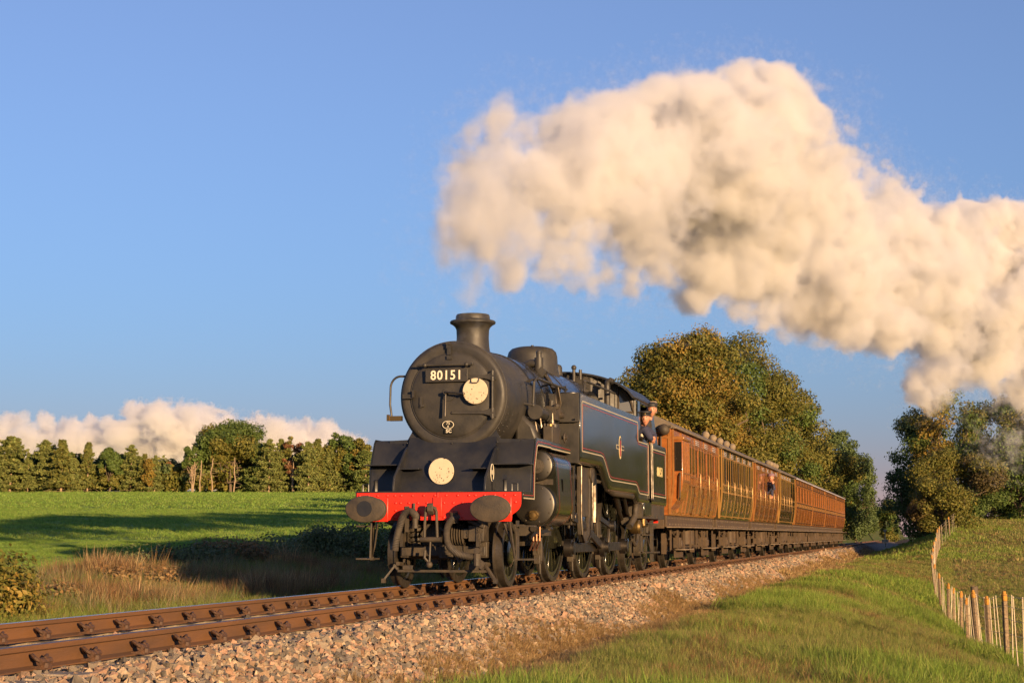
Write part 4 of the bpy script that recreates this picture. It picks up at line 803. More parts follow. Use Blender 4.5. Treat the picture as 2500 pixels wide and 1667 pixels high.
for s in (-1, 1):
    P_(MB().bar((s * .64, .65, .30), (s * .79, .60, .10), .06, .025).bar((s * .60, .66, .24), (s * .66, .65, .31), .06, .03).box((s * .79, .6, .09), (.05, .06, .06)), "lifeguard", M_frm)
    P_(MB().bx(s * .60, s * .655, 1.02, 1.2, .25, .62).tube([(s * .63, 1.1, .3), (s * .62, .70, .32)], .03, 6), "truck_horn", M_frm)
P_(MB().bx(.36, .52, 1.0, 1.1, .56, .60), "red_flag_plate", M_red)
P_(MB().bx(-.62, .62, 10.3, 12.8, .35, .62), "bogie_frame", M_frm)

# ---------------------------------------------------------------- wooden coaches
def teak(name, a, b, r=.16): return mat(name, a, r, 0, b, 2.2, .7, .05, 25, r + .12, coat=.4, stretch=(1, .6, 5))
M_tk1 = teak("teak_golden", (.32, .112, .028), (.22, .072, .018))
M_tk2 = teak("teak_dark", (.060, .042, .020), (.036, .026, .014), .10)
M_tk3 = teak("teak_red_brown", (.20, .075, .030), (.13, .048, .020), .13)
M_tk5 = teak("teak_orange", (.36, .13, .034), (.24, .082, .021))
M_bead = mat("beading_varnish", (.29, .125, .038), .25, 0, (.20, .085, .026), 9, .6, coat=.3)
M_gold = mat("gold_lining_and_glow", (.33, .18, .05), .32, .2)
M_bronze = mat("dull_bronze", (.20, .12, .05), .4, .6)
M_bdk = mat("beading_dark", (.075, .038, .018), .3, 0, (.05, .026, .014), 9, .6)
M_pane = mat("coach_pane", (.17, .075, .03), .05, 0, (.05, .026, .014), 1.3, .6, spec=.7)
M_pand = mat("coach_pane_dark", (.018, .015, .012), .05, 0, spec=.7)
M_roof = mat("coach_roof", (.17, .135, .10), .75, 0, (.11, .085, .06), 4, .6, .15, 30)
M_undr = mat("underframe_brown", (.085, .052, .026), .7, 0, (.045, .03, .018), 6, .6, .3, 40)
M_foot = mat("footboard", (.22, .17, .12), .8, 0, (.12, .085, .055), 5, .7, .2, 40)
M_vent = mat("louvre", (.48, .46, .50), .35)  # pale lilac puts the sky's reflection on the louvres into the colour
M_stone_v = mat("roof_vent_grey", (.24, .19, .13), .8, 0, (.16, .12, .08), 10, .6)
PRX = [(1.13, 1.13), (1.25, 1.152), (1.42, 1.185), (1.60, 1.212), (1.80, 1.23), (2.0, 1.235), (2.98, 1.235)]
def side_x(z): return float(np.interp(z, [p[0] for p in PRX], [p[1] for p in PRX]))
def patch(mb, y0, y1, z0, z1, d, back=.02, m=0):
    """A raised panel that follows the side's curve."""
    zs = [z0] + [z for z, _ in PRX if z0 + .02 < z < z1 - .02] + [z1]; n = len(zs); vs = []
    for y in (y0, y1):
        for dd in (d, -back):
            for z in zs: vs.append((side_x(z) + dd, y, z))
    A, B, C_, D = 0, n, 2 * n, 3 * n; fs = []
    for i in range(n - 1): fs += [(A + i, C_ + i, C_ + i + 1, A + i + 1), (A + i, A + i + 1, B + i + 1, B + i), (C_ + i, D + i, D + i + 1, C_ + i + 1)]
    fs += [(A, B, D, C_), (A + n - 1, C_ + n - 1, D + n - 1, B + n - 1)]
    return mb.add(vs, fs, m)
def coach_wheel(par, x, y, r=.53):
    s = 1 if x > 0 else -1; w = empty("coach_wheel", (x, y, r)); w.parent = par
    MB().lathe([(r - .07, -.07), (r + .026, -.064), (r + .024, -.04), (r, -.03), (r - .004, .06), (r - .06, .064), (r - .07, .02), (r - .07, -.07)], (0, 0, 0), (s, 0, 0), 40, caps=False).build("tyre", M_tyre, w, 35)
    MB().lathe([(.05, -.04), (r - .068, -.03), (r - .068, .03), (.16, .045), (.14, .08), (1e-3, .085)], (0, 0, 0), (s, 0, 0), 32, caps=False).build("wheel_disc", M_undr, w, 35)
def coach(label, y0, y1, doors, tk, axles, style, bead=None, far=False):
    yc = (y0 + y1) / 2; c = empty("railway_coach", (0, 0, 0), 0, label, "coach", "wooden coaches behind the engine"); bead = bead or M_bead
    prof = [(x, z) for z, x in PRX] + [(1.235, 3.0)] + [(-1.235, 3.0)] + [(-x, z) for z, x in reversed(PRX)]
    MB().prism([(x - .012 * (1 if x > 0 else -1), z) for x, z in prof], y0, y1, 'y').build("body", tk, c, 30)
    ra = [(x, 3.0 + .40 * (1 - (abs(x) / 1.30) ** 2.2)) for x in np.linspace(-1.30, 1.30, 21)]
    MB().prism(ra + [(1.29, 2.965), (-1.29, 2.965)], y0 - .06, y1 + .06, 'y').build("roof", M_roof, c, 30)
    MB().bx(1.24, 1.315, y0 - .07, y1 + .07, 2.955, 3.0).build("cornice", M_roof if not far else M_vent, c, bevel=.008)
    eav, wt, wb, lw, bt = 2.93, 2.74, 2.02, 1.82, 1.17
    bd = MB()
    for z, t in ((2.735, .035), (2.0, .04), (1.81, .04)) + (((1.19, .03),) if style != 'brake' else ()): patch(bd, y0 + .02, y1 - .02, z, z + t, .016, m=1 if far else 0)
    pw = .60 if not far else .56; bw = .009 if style == 'dark' else .016
    first = None; xs = []
    seg0 = y0 + .03 if style != 'brake' else 16.10
    edges = [seg0] + [q for d in doors for q in (d - pw / 2, d + pw / 2)] + [y1 - .03]
    for d in doors:
        dr = MB(); patch(dr, d - pw / 2 + .012, d + pw / 2 - .012, bt, wb - .02, .010); patch(dr, d - pw / 2 + .012, d - pw / 2 + .085, wb - .02, 2.725, .010); patch(dr, d + pw / 2 - .085, d + pw / 2 - .012, wb - .02, 2.725, .010); patch(dr, d - pw / 2 + .085, d + pw / 2 - .085, 2.66, 2.725, .010)
        o = dr.build("door", tk, c, 30)
        g = MB(); patch(g, d - pw / 2 + .085, d + pw / 2 - .085, wb - .02, 2.66, -.006, .012); g.build("window", M_pand if style in ('brake', 'dark') else M_pane, o, 30)
        if not far:
            MB().tube([(side_x(1.9) + .02, d + pw / 2 - .10, 1.90), (side_x(1.9) + .055, d + pw / 2 - .10, 1.90), (side_x(1.9) + .055, d + pw / 2 - .02, 1.90)], .012, 6).build("handle", M_bronze, o)
            MB().tube([(side_x(2.1) + .005, d + pw / 2 + .06, 2.16), (side_x(2.1) + .045, d + pw / 2 + .06, 2.12), (side_x(2) + .045, d + pw / 2 + .06, 1.66), (side_x(1.7) + .01, d + pw / 2 + .06, 1.62)], .012, 6).build("grab_handle", M_bronze, c)
            hg = MB()
            for z in (1.35, 1.62): hg.box((side_x(z) + .016, d - pw / 2 + .02, z), (.03, .05, .06))
            hg.build("hinge", M_undr, o)["kind"] = "stuff"
            v = MB(); patch(v, d - .25, d + .25, 2.765, 2.93, .012); vo = v.build("ventilator", tk, c, 30)
            lv = MB()
            for q in range(3): lv.box((1.235 + .022, d, 2.79 + .042 * q), (.045, .42, .010), Matrix.Rotation(.6, 3, 'Y'))
            lv.build("louvre", M_vent, vo)["kind"] = "stuff"
            for yy in (d - .27, d + .27): patch(bd, yy - .014, yy + .014, 2.76, eav, .016)
        else:
            v = MB(); patch(v, d - .22, d + .22, 2.765, 2.93, .014); v.build("ventilator", M_bead, c, 30)
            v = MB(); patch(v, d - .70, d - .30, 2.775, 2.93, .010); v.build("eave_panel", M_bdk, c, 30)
            MB().bx(side_x(1.9), side_x(1.9) + .05, d + .2, d + .27, 1.86, 1.96).build("handle", M_bronze, o)
    # fixed lights, waist, eave and lower panels between the doors
    for i in range(0, len(edges), 2):
        a, b = edges[i], edges[i + 1]; 
        if b - a < .18: continue
        n = 2 if b - a > .62 else 1; w = (b - a) / n
        for k in range(n):
            p, q = a + k * w + .025, a + (k + 1) * w - .025
            f = MB(); patch(f, p, q, 2.05, 2.725, .006); lo = f.build("quarter_light", tk, c, 30)
            g = MB(); patch(g, p + .045, q - .045, 2.09, 2.69, .0095, .0); g.build("pane", M_pand if style == 'dark' else M_pane, lo, 30)
            f = MB(); patch(f, p, q, bt + .03, 1.80, .006); f.build("lower_panel", M_tk3 if style == 'brake' else tk, c, 30)
            f = MB(); patch(f, p, q, 1.855, 1.995, .006); f.build("waist_panel", M_gold if far else (M_tk2 if style == 'dark' else tk), c, 30)  # far waist panels: yellow sunlit glow put in as gold colour
            if not far: f = MB(); patch(f, p + .0, q - .0, 2.775, 2.925, .005); f.build("eave_panel", tk, c, 30)
        for k in range(n + 1): yy = a + k * w; patch(bd, yy - bw, yy + bw, 2.04, 2.735, .015); patch(bd, yy - bw * .75, yy + bw * .75, bt, 1.81, .012)
    for d in doors:
        for yy in (d - pw / 2, d + pw / 2): patch(bd, yy - bw * .75, yy + bw * .75, bt, 2.735, .013)
    for yy in (y0 + .012, y1 - .012): patch(bd, yy - .022, yy + .022, bt, 2.95, .018)
    bd.build("beading", [bead, M_bdk], c, 30)["kind"] = "stuff"
    # roof lamp tops
    if style == 'dark':
        for d in doors: MB().sph((.74, d, 3.36), .105, 14, sc=(1, 1, 1)).cyl((.74, d, 3.20), (.74, d, 3.32), .07, n=10).build("roof_vent", M_stone_v, c, 60)
    # underframe
    MB().bx(1.02, 1.08, y0 + .05, y1 - .05, .88, 1.125).bx(-1.08, -1.02, y0 + .05, y1 - .05, .88, 1.125).bx(-1.02, 1.02, y0, y0 + .1, .85, 1.12).bx(-1.02, 1.02, y1 - .1, y1, .85, 1.12).bx(-1.0, 1.0, y0 + .2, y1 - .2, 1.06, 1.13).build("solebar", M_undr, c, bevel=.01)
    for s in (-1, 1):
        for ye, dy in ((y0, -1), (y1, 1)): MB().lathe([(.09, 0), (.08, .2), (.16, .33), (.16, .36)], (s * .87, ye, 1.04), (0, dy, 0), 14).build("buffer", M_undr, c)
        MB().bx(s * 1.08, s * 1.36, y0 - .05, y1 + .05, .865, .89).build("upper_footboard", M_foot, c, bevel=.004)
    bl = MB()
    for k in range(int((y1 - y0) / .42)):
        yy = y0 + .3 + k * .42; bl.rivets([(1.08, yy, 1.07), (1.08, yy + .1, .94)], .018, (1, 0, 0), 6)
    bl.build("bolt", M_foot, c)["kind"] = "stuff"
    for k in range(max(4, int((y1 - y0) / .95))):
        yy = y0 + .35 + k * (y1 - y0 - .7) / max(3, int((y1 - y0) / .95) - 1)
        MB().bx(1.09, 1.125, yy - .025, yy + .025, .40, .88).build("step_hanger", M_undr, c)
    for ya in axles:
        for s in (1, -1): coach_wheel(c, s * .755, ya)
        MB().cyl((-.95, ya, .53), (.95, ya, .53), .07, n=12).build("axle", M_undr, c)
        for s in (1, -1):
            MB().prism([(ya - .38, .90), (ya + .38, .90), (ya + .16, .62), (ya + .16, .30), (ya + .09, .30), (ya + .09, .66), (ya - .09, .66), (ya - .09, .30), (ya - .16, .30), (ya - .16, .62)], s * .93, s * .97, 'x').build("axle_guard", M_undr, c)
            MB().bx(s * .94, s * 1.14, ya - .12, ya + .12, .42, .66).bx(s * 1.13, s * 1.17, ya - .09, ya + .09, .45, .60).build("axlebox", M_undr, c, bevel=.015)
            sp = MB()
            for q in range(5): L = .62 - .10 * q; sp.box((s * 1.04, ya, .70 + .018 * q if False else .78 - .020 * q), (.08, L * 1.35, .017))
            sp.bx(s * .99, s * 1.09, ya - .06, ya + .06, .66, .82).build("leaf_spring", M_undr, c)
        MB().bx(1.10, 1.34, ya - .62, ya + .62, .385, .41).build("lower_footboard", M_foot, c, bevel=.004)
        MB().bx(1.06, 1.10, ya - .55, ya + .55, .22, .385).build("step_backboard", M_undr, c)
        MB().bx(.80, .90, ya + .56, ya + .66, .3, .75).bx(.80, .90, ya - .66, ya - .56, .3, .75).build("brake_block", M_undr, c)["kind"] = "stuff"
    for k in range(3): MB().cyl((1.0, y0 + (y1 - y0) * (.42 + .08 * k), .50), (1.0, y0 + (y1 - y0) * (.42 + .08 * k), .82), .13, n=12).build("gas_cylinder", M_undr, c)
    MB().bar((1.0, axles[0] + .7, .45), (1.0, axles[-1] - .7, .45), .03, .05).bar((1.02, y0 + .4, .86), (1.02, yc - .6, .42), .025, .03).build("brake_rod", M_undr, c)["kind"] = "stuff"
    # end wall trim
    en = MB()
    for x in (-1.15, -.6, 0, .6, 1.15): en.bx(x - .03, x + .03, y0 - .016, y0, 1.15, 2.98)
    for z in (1.9, 2.75): en.bx(-1.2, 1.2, y0 - .018, y0 - .001, z, z + .05)
    en.build("end_beading", bead, c)["kind"] = "stuff"
    MB().tube([(.98, y0 - .05, 1.2), (.98, y0 - .05, 2.95)], .018, 6).build("end_pipe", M_undr, c)
    MB().tube([(.4, y0 - .06, 1.2), (.35, y0 - .2, 1.0), (.2, y0 - .25, .7), (.1, y0 - .2, .95)], .03, 6).build("brake_hose", M_undr, c)
    return c
c1 = coach("golden teak brake coach coupled next to the engine with a projecting guard's lookout", 13.85, 21.55, [17.46, 19.02, 20.58], M_tk1, (15.5, 19.95), 'brake')
# guard's lookout on the first coach
dk = MB(); y0, y1 = 13.95, 14.95
pr = [(1.42, 2.72), (1.42, 1.85), (1.40, 1.70), (1.34, 1.52), (1.22, 1.36), (1.10, 1.20), (1.0, 1.20), (1.0, 2.72)]
dk.prism(pr, y0, y1, 'y'); dko = dk.build("lookout", M_tk1, c1, 30, .01)
MB().bx(1.0, 1.46, y0 - .03, y1 + .03, 2.72, 2.80).build("lookout_roof", M_bead, dko, bevel=.02)
MB().bx(1.25, 1.40, y0 - .008, y0, 2.06, 2.68).build("lookout_window", M_pand, dko)
MB().tube([(1.36, y0 - .005, 2.02), (1.37, y0 - .06, 1.97), (1.36, y0 - .07, 1.5), (1.34, y0 - .005, 1.45)], .018, 8).build("grab_handle", M_undr, dko)
b_ = MB()
for yy in (y0 + .05, y0 + .36, y0 + .68, y1 - .05): b_.bx(1.42, 1.436, yy - .02, yy + .02, 1.86, 2.7)
b_.bx(1.42, 1.438, y0, y1, 1.84, 1.88).bx(1.42, 1.438, y0, y1, 2.0, 2.03); b_.build("beading", M_bead, dko)["kind"] = "stuff"
for a, b in ((15.05, 15.55), (15.6, 16.05)):
    f = MB(); patch(f, a, b, 2.05, 2.725, .006); f.build("upper_panel", M_tk1, c1, 30); f = MB(); patch(f, a, b, 1.2, 1.80, .006); f.build("lower_panel", M_tk1, c1, 30); f = MB(); patch(f, a, b, 1.855, 1.995, .006); f.build("waist_panel", M_tk1, c1, 30)
    f = MB(); patch(f, a + .03, b - .03, 2.775, 2.92, .01); v = f.build("ventilator", M_tk1, c1, 30); f = MB()
    for q in range(2): f.box((1.265, (a + b) / 2, 2.79 + .04 * q), (.04, .36, .01), Matrix.Rotation(.6, 3, 'Y'))
    f.build("louvre", M_vent, v)["kind"] = "stuff"
b_ = MB()
for yy in (15.02, 15.57, 16.07): patch(b_, yy - .018, yy + .018, 1.2, 2.93, .016)
b_.build("beading", M_bead, c1)["kind"] = "stuff"
MB().bx(.62, .98, 13.835, 13.85, 2.05, 2.62).build("end_window", M_pand, c1); MB().bx(-.3, .3, 13.835, 13.85, 2.05, 2.62).build("end_window", M_pand, c1)
MB().sph((1.06, 13.72, 2.93), .125, 14).bar((.3, 13.75, 2.9), (1.0, 13.75, 2.9), .025, .025).bx(1.1, 1.2, 13.66, 13.85, 2.98, 3.02).build("cord_gear", M_frm, c1)
MB().bx(.80, .91, 13.80, 13.90, 1.98, 2.42).bx(.80, .90, 13.74, 13.80, 1.75, 2.1).build("end_bracket", M_undr, c1)
for x, y in ((.05, 13.9), (.78, 14.0)): MB().bx(x - .085, x + .085, y - .06, y + .06, 3.30, 3.56).build("lamp_bracket", M_stone_v, c1, bevel=.008)
c2 = coach("dark glossy third class coach with a gold 3 on every door", 22.35, 30.25, [23.0, 24.55, 26.1, 27.65, 29.2], M_tk2, (24.1, 28.7), 'dark', M_gold)
for d in (23.0, 24.55, 26.1, 27.65, 29.2):
    o = text_mb("3", .40, .003, lambda x, y, z: (side_x(1.48 + y) + .012 + z, d + x, 1.48 + y), .006).build("class_numeral", M_gold, c2)
coach("red brown coach with a passenger leaning out of its window", 31.05, 38.9, [31.8, 33.35, 34.95, 36.5, 38.1], M_tk3, (33.1, 37.75), 'red', M_bead)
c4 = coach("short dark coach with gold edged doors just ahead of the long orange coaches", 39.85, 46.6, [40.6, 41.75, 42.9, 44.05], M_tk2, (41.7, 45.5), 'dark', M_gold)
ends = ((47.2, 56.85, "orange wooden coach with many narrow windows, nearest of four alike"), (57.15, 66.5, "orange wooden coach with many narrow windows, second of the four alike"), (66.8, 76.8, "orange wooden coach with many narrow windows, third of the four alike"), (77.1, 86.7, "last orange wooden coach at the tail of the train"))
for a, b, lab in ends:
    n = 6; w = (b - a - .1) / n
    coach(lab, a, b, [a + .05 + w * (k + .5) for k in range(n)], M_tk5, (a + 1.2, a + 3.0, b - 3.0, b - 1.2), 'far', M_bead, far=True)

# ---------------------------------------------------------------- people
M_skin = mat("skin", (.50, .24, .15), .5, 0, (.42, .18, .11), 30, .5)
M_navy = mat("navy_overall", (.022, .026, .060), .85, 0, (.035, .038, .075), 40, .6)
M_cap = mat("dark_cap", (.014, .014, .018), .6)
M_shirt = mat("pale_shirt", (.58, .50, .38), .8)
M_grey = mat("dark_jacket", (.03, .026, .024), .85)
M_hair = mat("grey_hair", (.16, .13, .11), .8)
M_eye = mat("eye_dark", (.02, .012, .01), .3)
M_mauve = mat("mauve_cap", (.20, .12, .16), .8)
def skin_body(name, chain, edges, m, parent, sub=2):
    """One continuous surface grown over a skeleton: chain = [(xyz, radius)], edges = [(i, j)]; vertex 0 is the root."""
    me = bpy.data.meshes.new(name); me.from_pydata([c[0] for c in chain], edges, []); o = link(name, me, parent); me.materials.append(m)
    md = o.modifiers.new("skin", 'SKIN'); md.use_smooth_shade = True
    lay = me.skin_vertices[0] if me.skin_vertices else None
    if lay is None:
        bm = bmesh.new(); bm.from_mesh(me); bm.verts.layers.skin.verify(); bm.to_mesh(me); bm.free(); lay = me.skin_vertices[0]
    for i, c in enumerate(chain): r = c[1]; lay.data[i].radius = (r, r) if not isinstance(r, tuple) else r; lay.data[i].use_root = (i == 0)
    s = o.modifiers.new("smooth", 'SUBSURF'); s.levels = sub; s.render_levels = sub; return o
def head(par, c, yaw, tilt, capm, peaked, hairm=None, s=1.0):
    """Head with face, ears, nose, hair and cap; local +Y is where the face looks."""
    h = empty("head", c); h.parent = par; h.rotation_euler = (tilt, 0, yaw); h.scale = (s, s, s)
    mb = MB(); n, k = 20, 14; vs = []
    for j in range(k + 1):
        t = PI * j / k; z = .125 * math.cos(t); r = math.sin(t)
        for i in range(n):
            a = 2 * PI * i / n; x, y = math.cos(a), math.sin(a); w = .076; d = .096
            if z < -.02: w *= 1 - .35 * min(1, (-z - .02) / .10); d *= 1 - (.18 if y > 0 else .35) * min(1, (-z - .02) / .10)
            px, py = x * r * w, y * r * d
            if y > .75 and abs(z + .01) < .05 and abs(x) < .3: py += .004
            if y > .6 and .005 < z < .035 and .2 < abs(x) < .65: py -= .008
            vs.append((px, py, z))
    mb.add(vs, [(j * n + i, j * n + (i + 1) % n, (j + 1) * n + (i + 1) % n, (j + 1) * n + i) for j in range(k) for i in range(n)])
    mb.add([(-.016, .088, -.028), (.016, .088, -.028), (0, .122, -.022), (0, .094, .024), (-.008, .09, .02), (.008, .09, .02)], [(0, 1, 2), (0, 2, 4), (1, 5, 2), (2, 5, 3), (2, 3, 4)])
    for q in (-1, 1): mb.sph((q * .077, -.005, -.005), .026, 8, sc=(.45, .7, 1.15))
    mb.build("face", M_skin, h, 60)
    e = MB()
    for q in (-1, 1): e.sph((q * .030, .083, .016), .010, 8, sc=(1.3, .6, .8))
    e.build("eye", M_eye, h, 60)["kind"] = "stuff"
    MB().box((0, .080, -.062), (.045, .012, .009)).build("mouth", mat("lip", (.30, .10, .07), .5), h)
    mb = MB(); mb.lathe([(.079, -.02), (.083, .03), (.080, .06)], (0, -.014, .0), (0, 0, 1), 20, a0=0.0, sy=1.1); mb.v = [v for v in mb.v]; 
    hh = MB().sph((0, -.022, .012), .088, 14, sc=(.93, 1.0, 1.0)); hh.build("hair", hairm or M_hair, h, 60)
    cp = MB()
    if peaked: cp.lathe([(.090, .035), (.094, .075), (.116, .098), (.112, .115), (.06, .125), (1e-3, .127)], (0, -.006, 0), (0, 0, 1), 22, caps=False, sx=1, sy=1).prism([(-.085, .03), (-.065, .10), (-.03, .135), (.03, .135), (.065, .10), (.085, .03)], .045, .054, 'z')
    else: cp.lathe([(.088, .04), (.098, .062), (.104, .085), (.085, .112), (.04, .124), (1e-3, .126)], (0, -.01, 0), (0, 0, 1), 20, caps=False).prism([(-.075, .03), (-.055, .11), (0, .13), (.055, .11), (.075, .03)], .048, .058, 'z')
    o = cp.build("cap", capm, h, 50)
    if peaked: MB().sph((0, .088, .072), .018, 8, sc=(1.3, .4, .8)).build("cap_badge", M_brass, o, 60)
    return h
def hand(par, wrist, palm_dir, up, side):
    """Palm, four unequal bent fingers and a thumb."""
    d = Vector(palm_dir).normalized(); u = Vector(up).normalized(); x = d.cross(u).normalized() * side; W = Vector(wrist); mb = MB()
    mb.tube([W, W + d * .03, W + d * .085], [.026, .038, .040], 10)
    for k, (o, L) in enumerate(((-.030, .062), (-.010, .075), (.010, .070), (.029, .054))):
        b = W + d * .08 + x * o; mb.tube([b - d * .02, b + d * L * .35 - u * .004, b + d * L * .62 - u * L * .38, b + d * L * .5 - u * L * .72], [.010, .0095, .009, .0075], 7)
    b = W + d * .03 - x * .034; mb.tube([b + x * .01, b - x * .024 + d * .022 - u * .01, b - x * .022 + d * .05 - u * .024], [.012, .011, .008], 7)
    return mb.build("hand", M_skin, par, 60)
def person(label, base, pts, cloth, head_at, yaw, tilt, capm, peaked, hands, shirt=False, group=None, hs=1.0):
    p = empty("person", base, 0, label, "person", group); B = Vector(base); L = lambda q: tuple(Vector(q) - B)
    ch = [(L(q), r) for q, r in pts["v"]]; b = skin_body("clothed_body", ch, pts["e"], cloth, p)
    MB().cyl(L(pts["neck"][0]), L(pts["neck"][1]), .052, n=12).build("neck", M_skin, p, 60)
    head(p, L(head_at), yaw, tilt, capm, peaked, s=hs)
    for w, d, u, s in hands: hand(p, L(w), d, u, s)
    if shirt:
        a, bq = Vector(L(pts["neck"][0])), Vector(L(pts["v"][0][0])); f = Vector((math.sin(-yaw), math.cos(yaw), 0))
        MB().tube([a + f * .062 + Vector((0, 0, .0)), a + f * .120 - Vector((0, 0, .10)), a + f * .135 - Vector((0, 0, .26))], [.03, .055, .02], 10).build("shirt_front", M_shirt, p, 60)
        MB().box(tuple(a + f * .105 - Vector((0, 0, .035))), (.07, .03, .03)).build("bow_tie", M_navy, p)
    return p
# driver leaning on the cab side, looking ahead
person("driver in a peaked cap and navy jacket leaning out of the cab with folded hands", (1.10, 9.80, 1.40), dict(
    v=[((1.12, 9.78, 2.30), .17), ((1.18, 9.72, 2.52), .18), ((1.26, 9.66, 2.70), .115), ((1.28, 9.65, 2.76), .07),
       ((1.36, 9.50, 2.66), .085), ((1.46, 9.46, 2.52), .066), ((1.45, 9.62, 2.48), .05),
       ((1.36, 9.86, 2.66), .085), ((1.46, 9.98, 2.57), .066), ((1.47, 9.80, 2.52), .05), ((1.1, 9.8, 2.0), .17), ((1.08, 9.8, 1.45), .12)],
    e=[(0, 1), (1, 2), (2, 3), (2, 4), (4, 5), (5, 6), (2, 7), (7, 8), (8, 9), (0, 10), (10, 11)],
    neck=((1.295, 9.64, 2.72), (1.335, 9.60, 2.85))), M_navy, (1.355, 9.565, 2.885), R(180 + 2), R(-4), M_cap, True,
    [((1.455, 9.64, 2.478), (.15, 1, -.08), (.1, 0, 1), 1), ((1.47, 9.78, 2.515), (.2, -1, -.05), (.1, 0, 1), -1)], shirt=True, group="crew at the cab opening", hs=1.12)
person("crewman in a dark flat cap standing behind the driver at the cab opening", (1.10, 10.14, 1.40), dict(
    v=[((1.12, 10.16, 2.40), .15), ((1.20, 10.16, 2.66), .16), ((1.31, 10.17, 2.86), .10), ((1.33, 10.17, 2.93), .062), ((1.16, 9.98, 2.76), .075), ((1.12, 9.96, 2.48), .055), ((1.30, 10.28, 2.76), .066), ((1.26, 10.30, 2.5), .055), ((1.1, 10.14, 2.0), .15), ((1.08, 10.12, 1.45), .11)],
    e=[(0, 1), (1, 2), (2, 3), (2, 4), (4, 5), (2, 6), (6, 7), (0, 8), (8, 9)],
    neck=((1.335, 10.17, 2.90), (1.36, 10.15, 3.03))), M_grey, (1.385, 10.12, 3.085), R(180 + 10), R(-3), M_cap, False,
    [((1.12, 9.96, 2.48), (0, -.3, -1), (1, 0, 0), 1), ((1.26, 10.30, 2.5), (0, -.2, -1), (1, 0, 0), -1)], group="crew at the cab opening", hs=1.15)
person("passenger in a mauve cap leaning out of the red brown coach, arm raised", (1.0, 34.95, 1.2), dict(
    v=[((1.05, 34.95, 2.0), .15), ((1.18, 34.93, 2.22), .16), ((1.30, 34.9, 2.40), .10), ((1.33, 34.88, 2.46), .06), ((1.40, 34.70, 2.36), .075), ((1.50, 34.55, 2.20), .055), ((1.46, 34.60, 2.40), .042), ((1.38, 35.1, 2.32), .07), ((1.36, 35.16, 2.08), .055), ((1.38, 35.0, 1.98), .045), ((1.02, 34.95, 1.5), .14)],
    e=[(0, 1), (1, 2), (2, 3), (2, 4), (4, 5), (5, 6), (2, 7), (7, 8), (8, 9), (0, 10)],
    neck=((1.335, 34.87, 2.44), (1.36, 34.84, 2.55))), M_navy, (1.375, 34.82, 2.61), R(180), 0, M_mauve, False,
    [((1.46, 34.60, 2.40), (-.3, .3, 1), (0, 1, 0), 1), ((1.38, 35.0, 1.98), (0, -1, -.2), (1, 0, 0), -1)], hs=1.15)

# ---------------------------------------------------------------- trees
def leaf_mat(name, rough=.55): return mat(name, (1, 1, 1), rough, 0, (.85, .9, .85), 1.3, .7, attr="tint", transl=.26, spec=.25)
M_leaf = leaf_mat("leaves"); M_needle = leaf_mat("needles", .7)
M_bark = mat("bark", (.16, .115, .075), .95, 0, (.08, .06, .042), 9, .7, .6, 25, stretch=(1, 1, .3))
M_barkp = mat("pale_bark", (.40, .29, .18), .9, 0, (.24, .17, .11), 7, .7, .4, 25, stretch=(1, 1, .3))
GREEN = [(.090, .140, .030), (.115, .165, .036), (.070, .115, .028), (.14, .17, .04)]
OLIVE = [(.175, .160, .034), (.140, .145, .030), (.230, .175, .036), (.110, .125, .028)]
GOLD = [(.29, .19, .04), (.24, .175, .036), (.34, .20, .04), (.16, .155, .034)]
DARK = [(.10, .14, .046), (.125, .16, .052), (.08, .115, .04)]
RUST = [(.28, .11, .05), (.20, .095, .045), (.15, .105, .045), (.34, .14, .07)]
SPRUCE = [(.18, .22, .06), (.22, .235, .066), (.145, .175, .052), (.26, .24, .075)]
def leaf_cards(P, N, size, rng, asp=.6):
    """Folded diamond leaves: P centres, N rough outward normals."""
    n = len(P); t = rng.normal(size=(n, 3)); N = N + rng.normal(0, .5, (n, 3)); N /= np.linalg.norm(N, axis=1, keepdims=True) + 1e-9
    u = np.cross(N, t); u /= np.linalg.norm(u, axis=1, keepdims=True) + 1e-9; w = np.cross(N, u); s = (size * rng.uniform(.6, 1.35, n))[:, None]
    V = np.stack([P - u * s * .5, P - w * s * .5 * asp + N * s * .06, P + u * s * .5, P + w * s * .5 * asp + N * s * .06], 1)
    return V.reshape(-1, 3), np.arange(n * 4).reshape(-1, 4)
def tint_for(n, pal, rng, mix=None):
    pal = np.array(pal); c = pal[rng.integers(0, len(pal), n)] * .6 + pal.mean(0) * .4; return c * rng.uniform(.82, 1.18, (n, 1))
def limb(mb, p0, p1, r0, r1, rng, bend=.12, k=5):
    p0, p1 = np.array(p0), np.array(p1); L = np.linalg.norm(p1 - p0); off = rng.normal(0, bend * L, (k + 1, 3)); off[0] = off[-1] = 0
    pts = [tuple(p0 + (p1 - p0) * i / k + off[i] * math.sin(PI * i / k)) for i in range(k + 1)]
    mb.tube(pts, [r0 + (r1 - r0) * i / k for i in range(k + 1)], 7); return pts
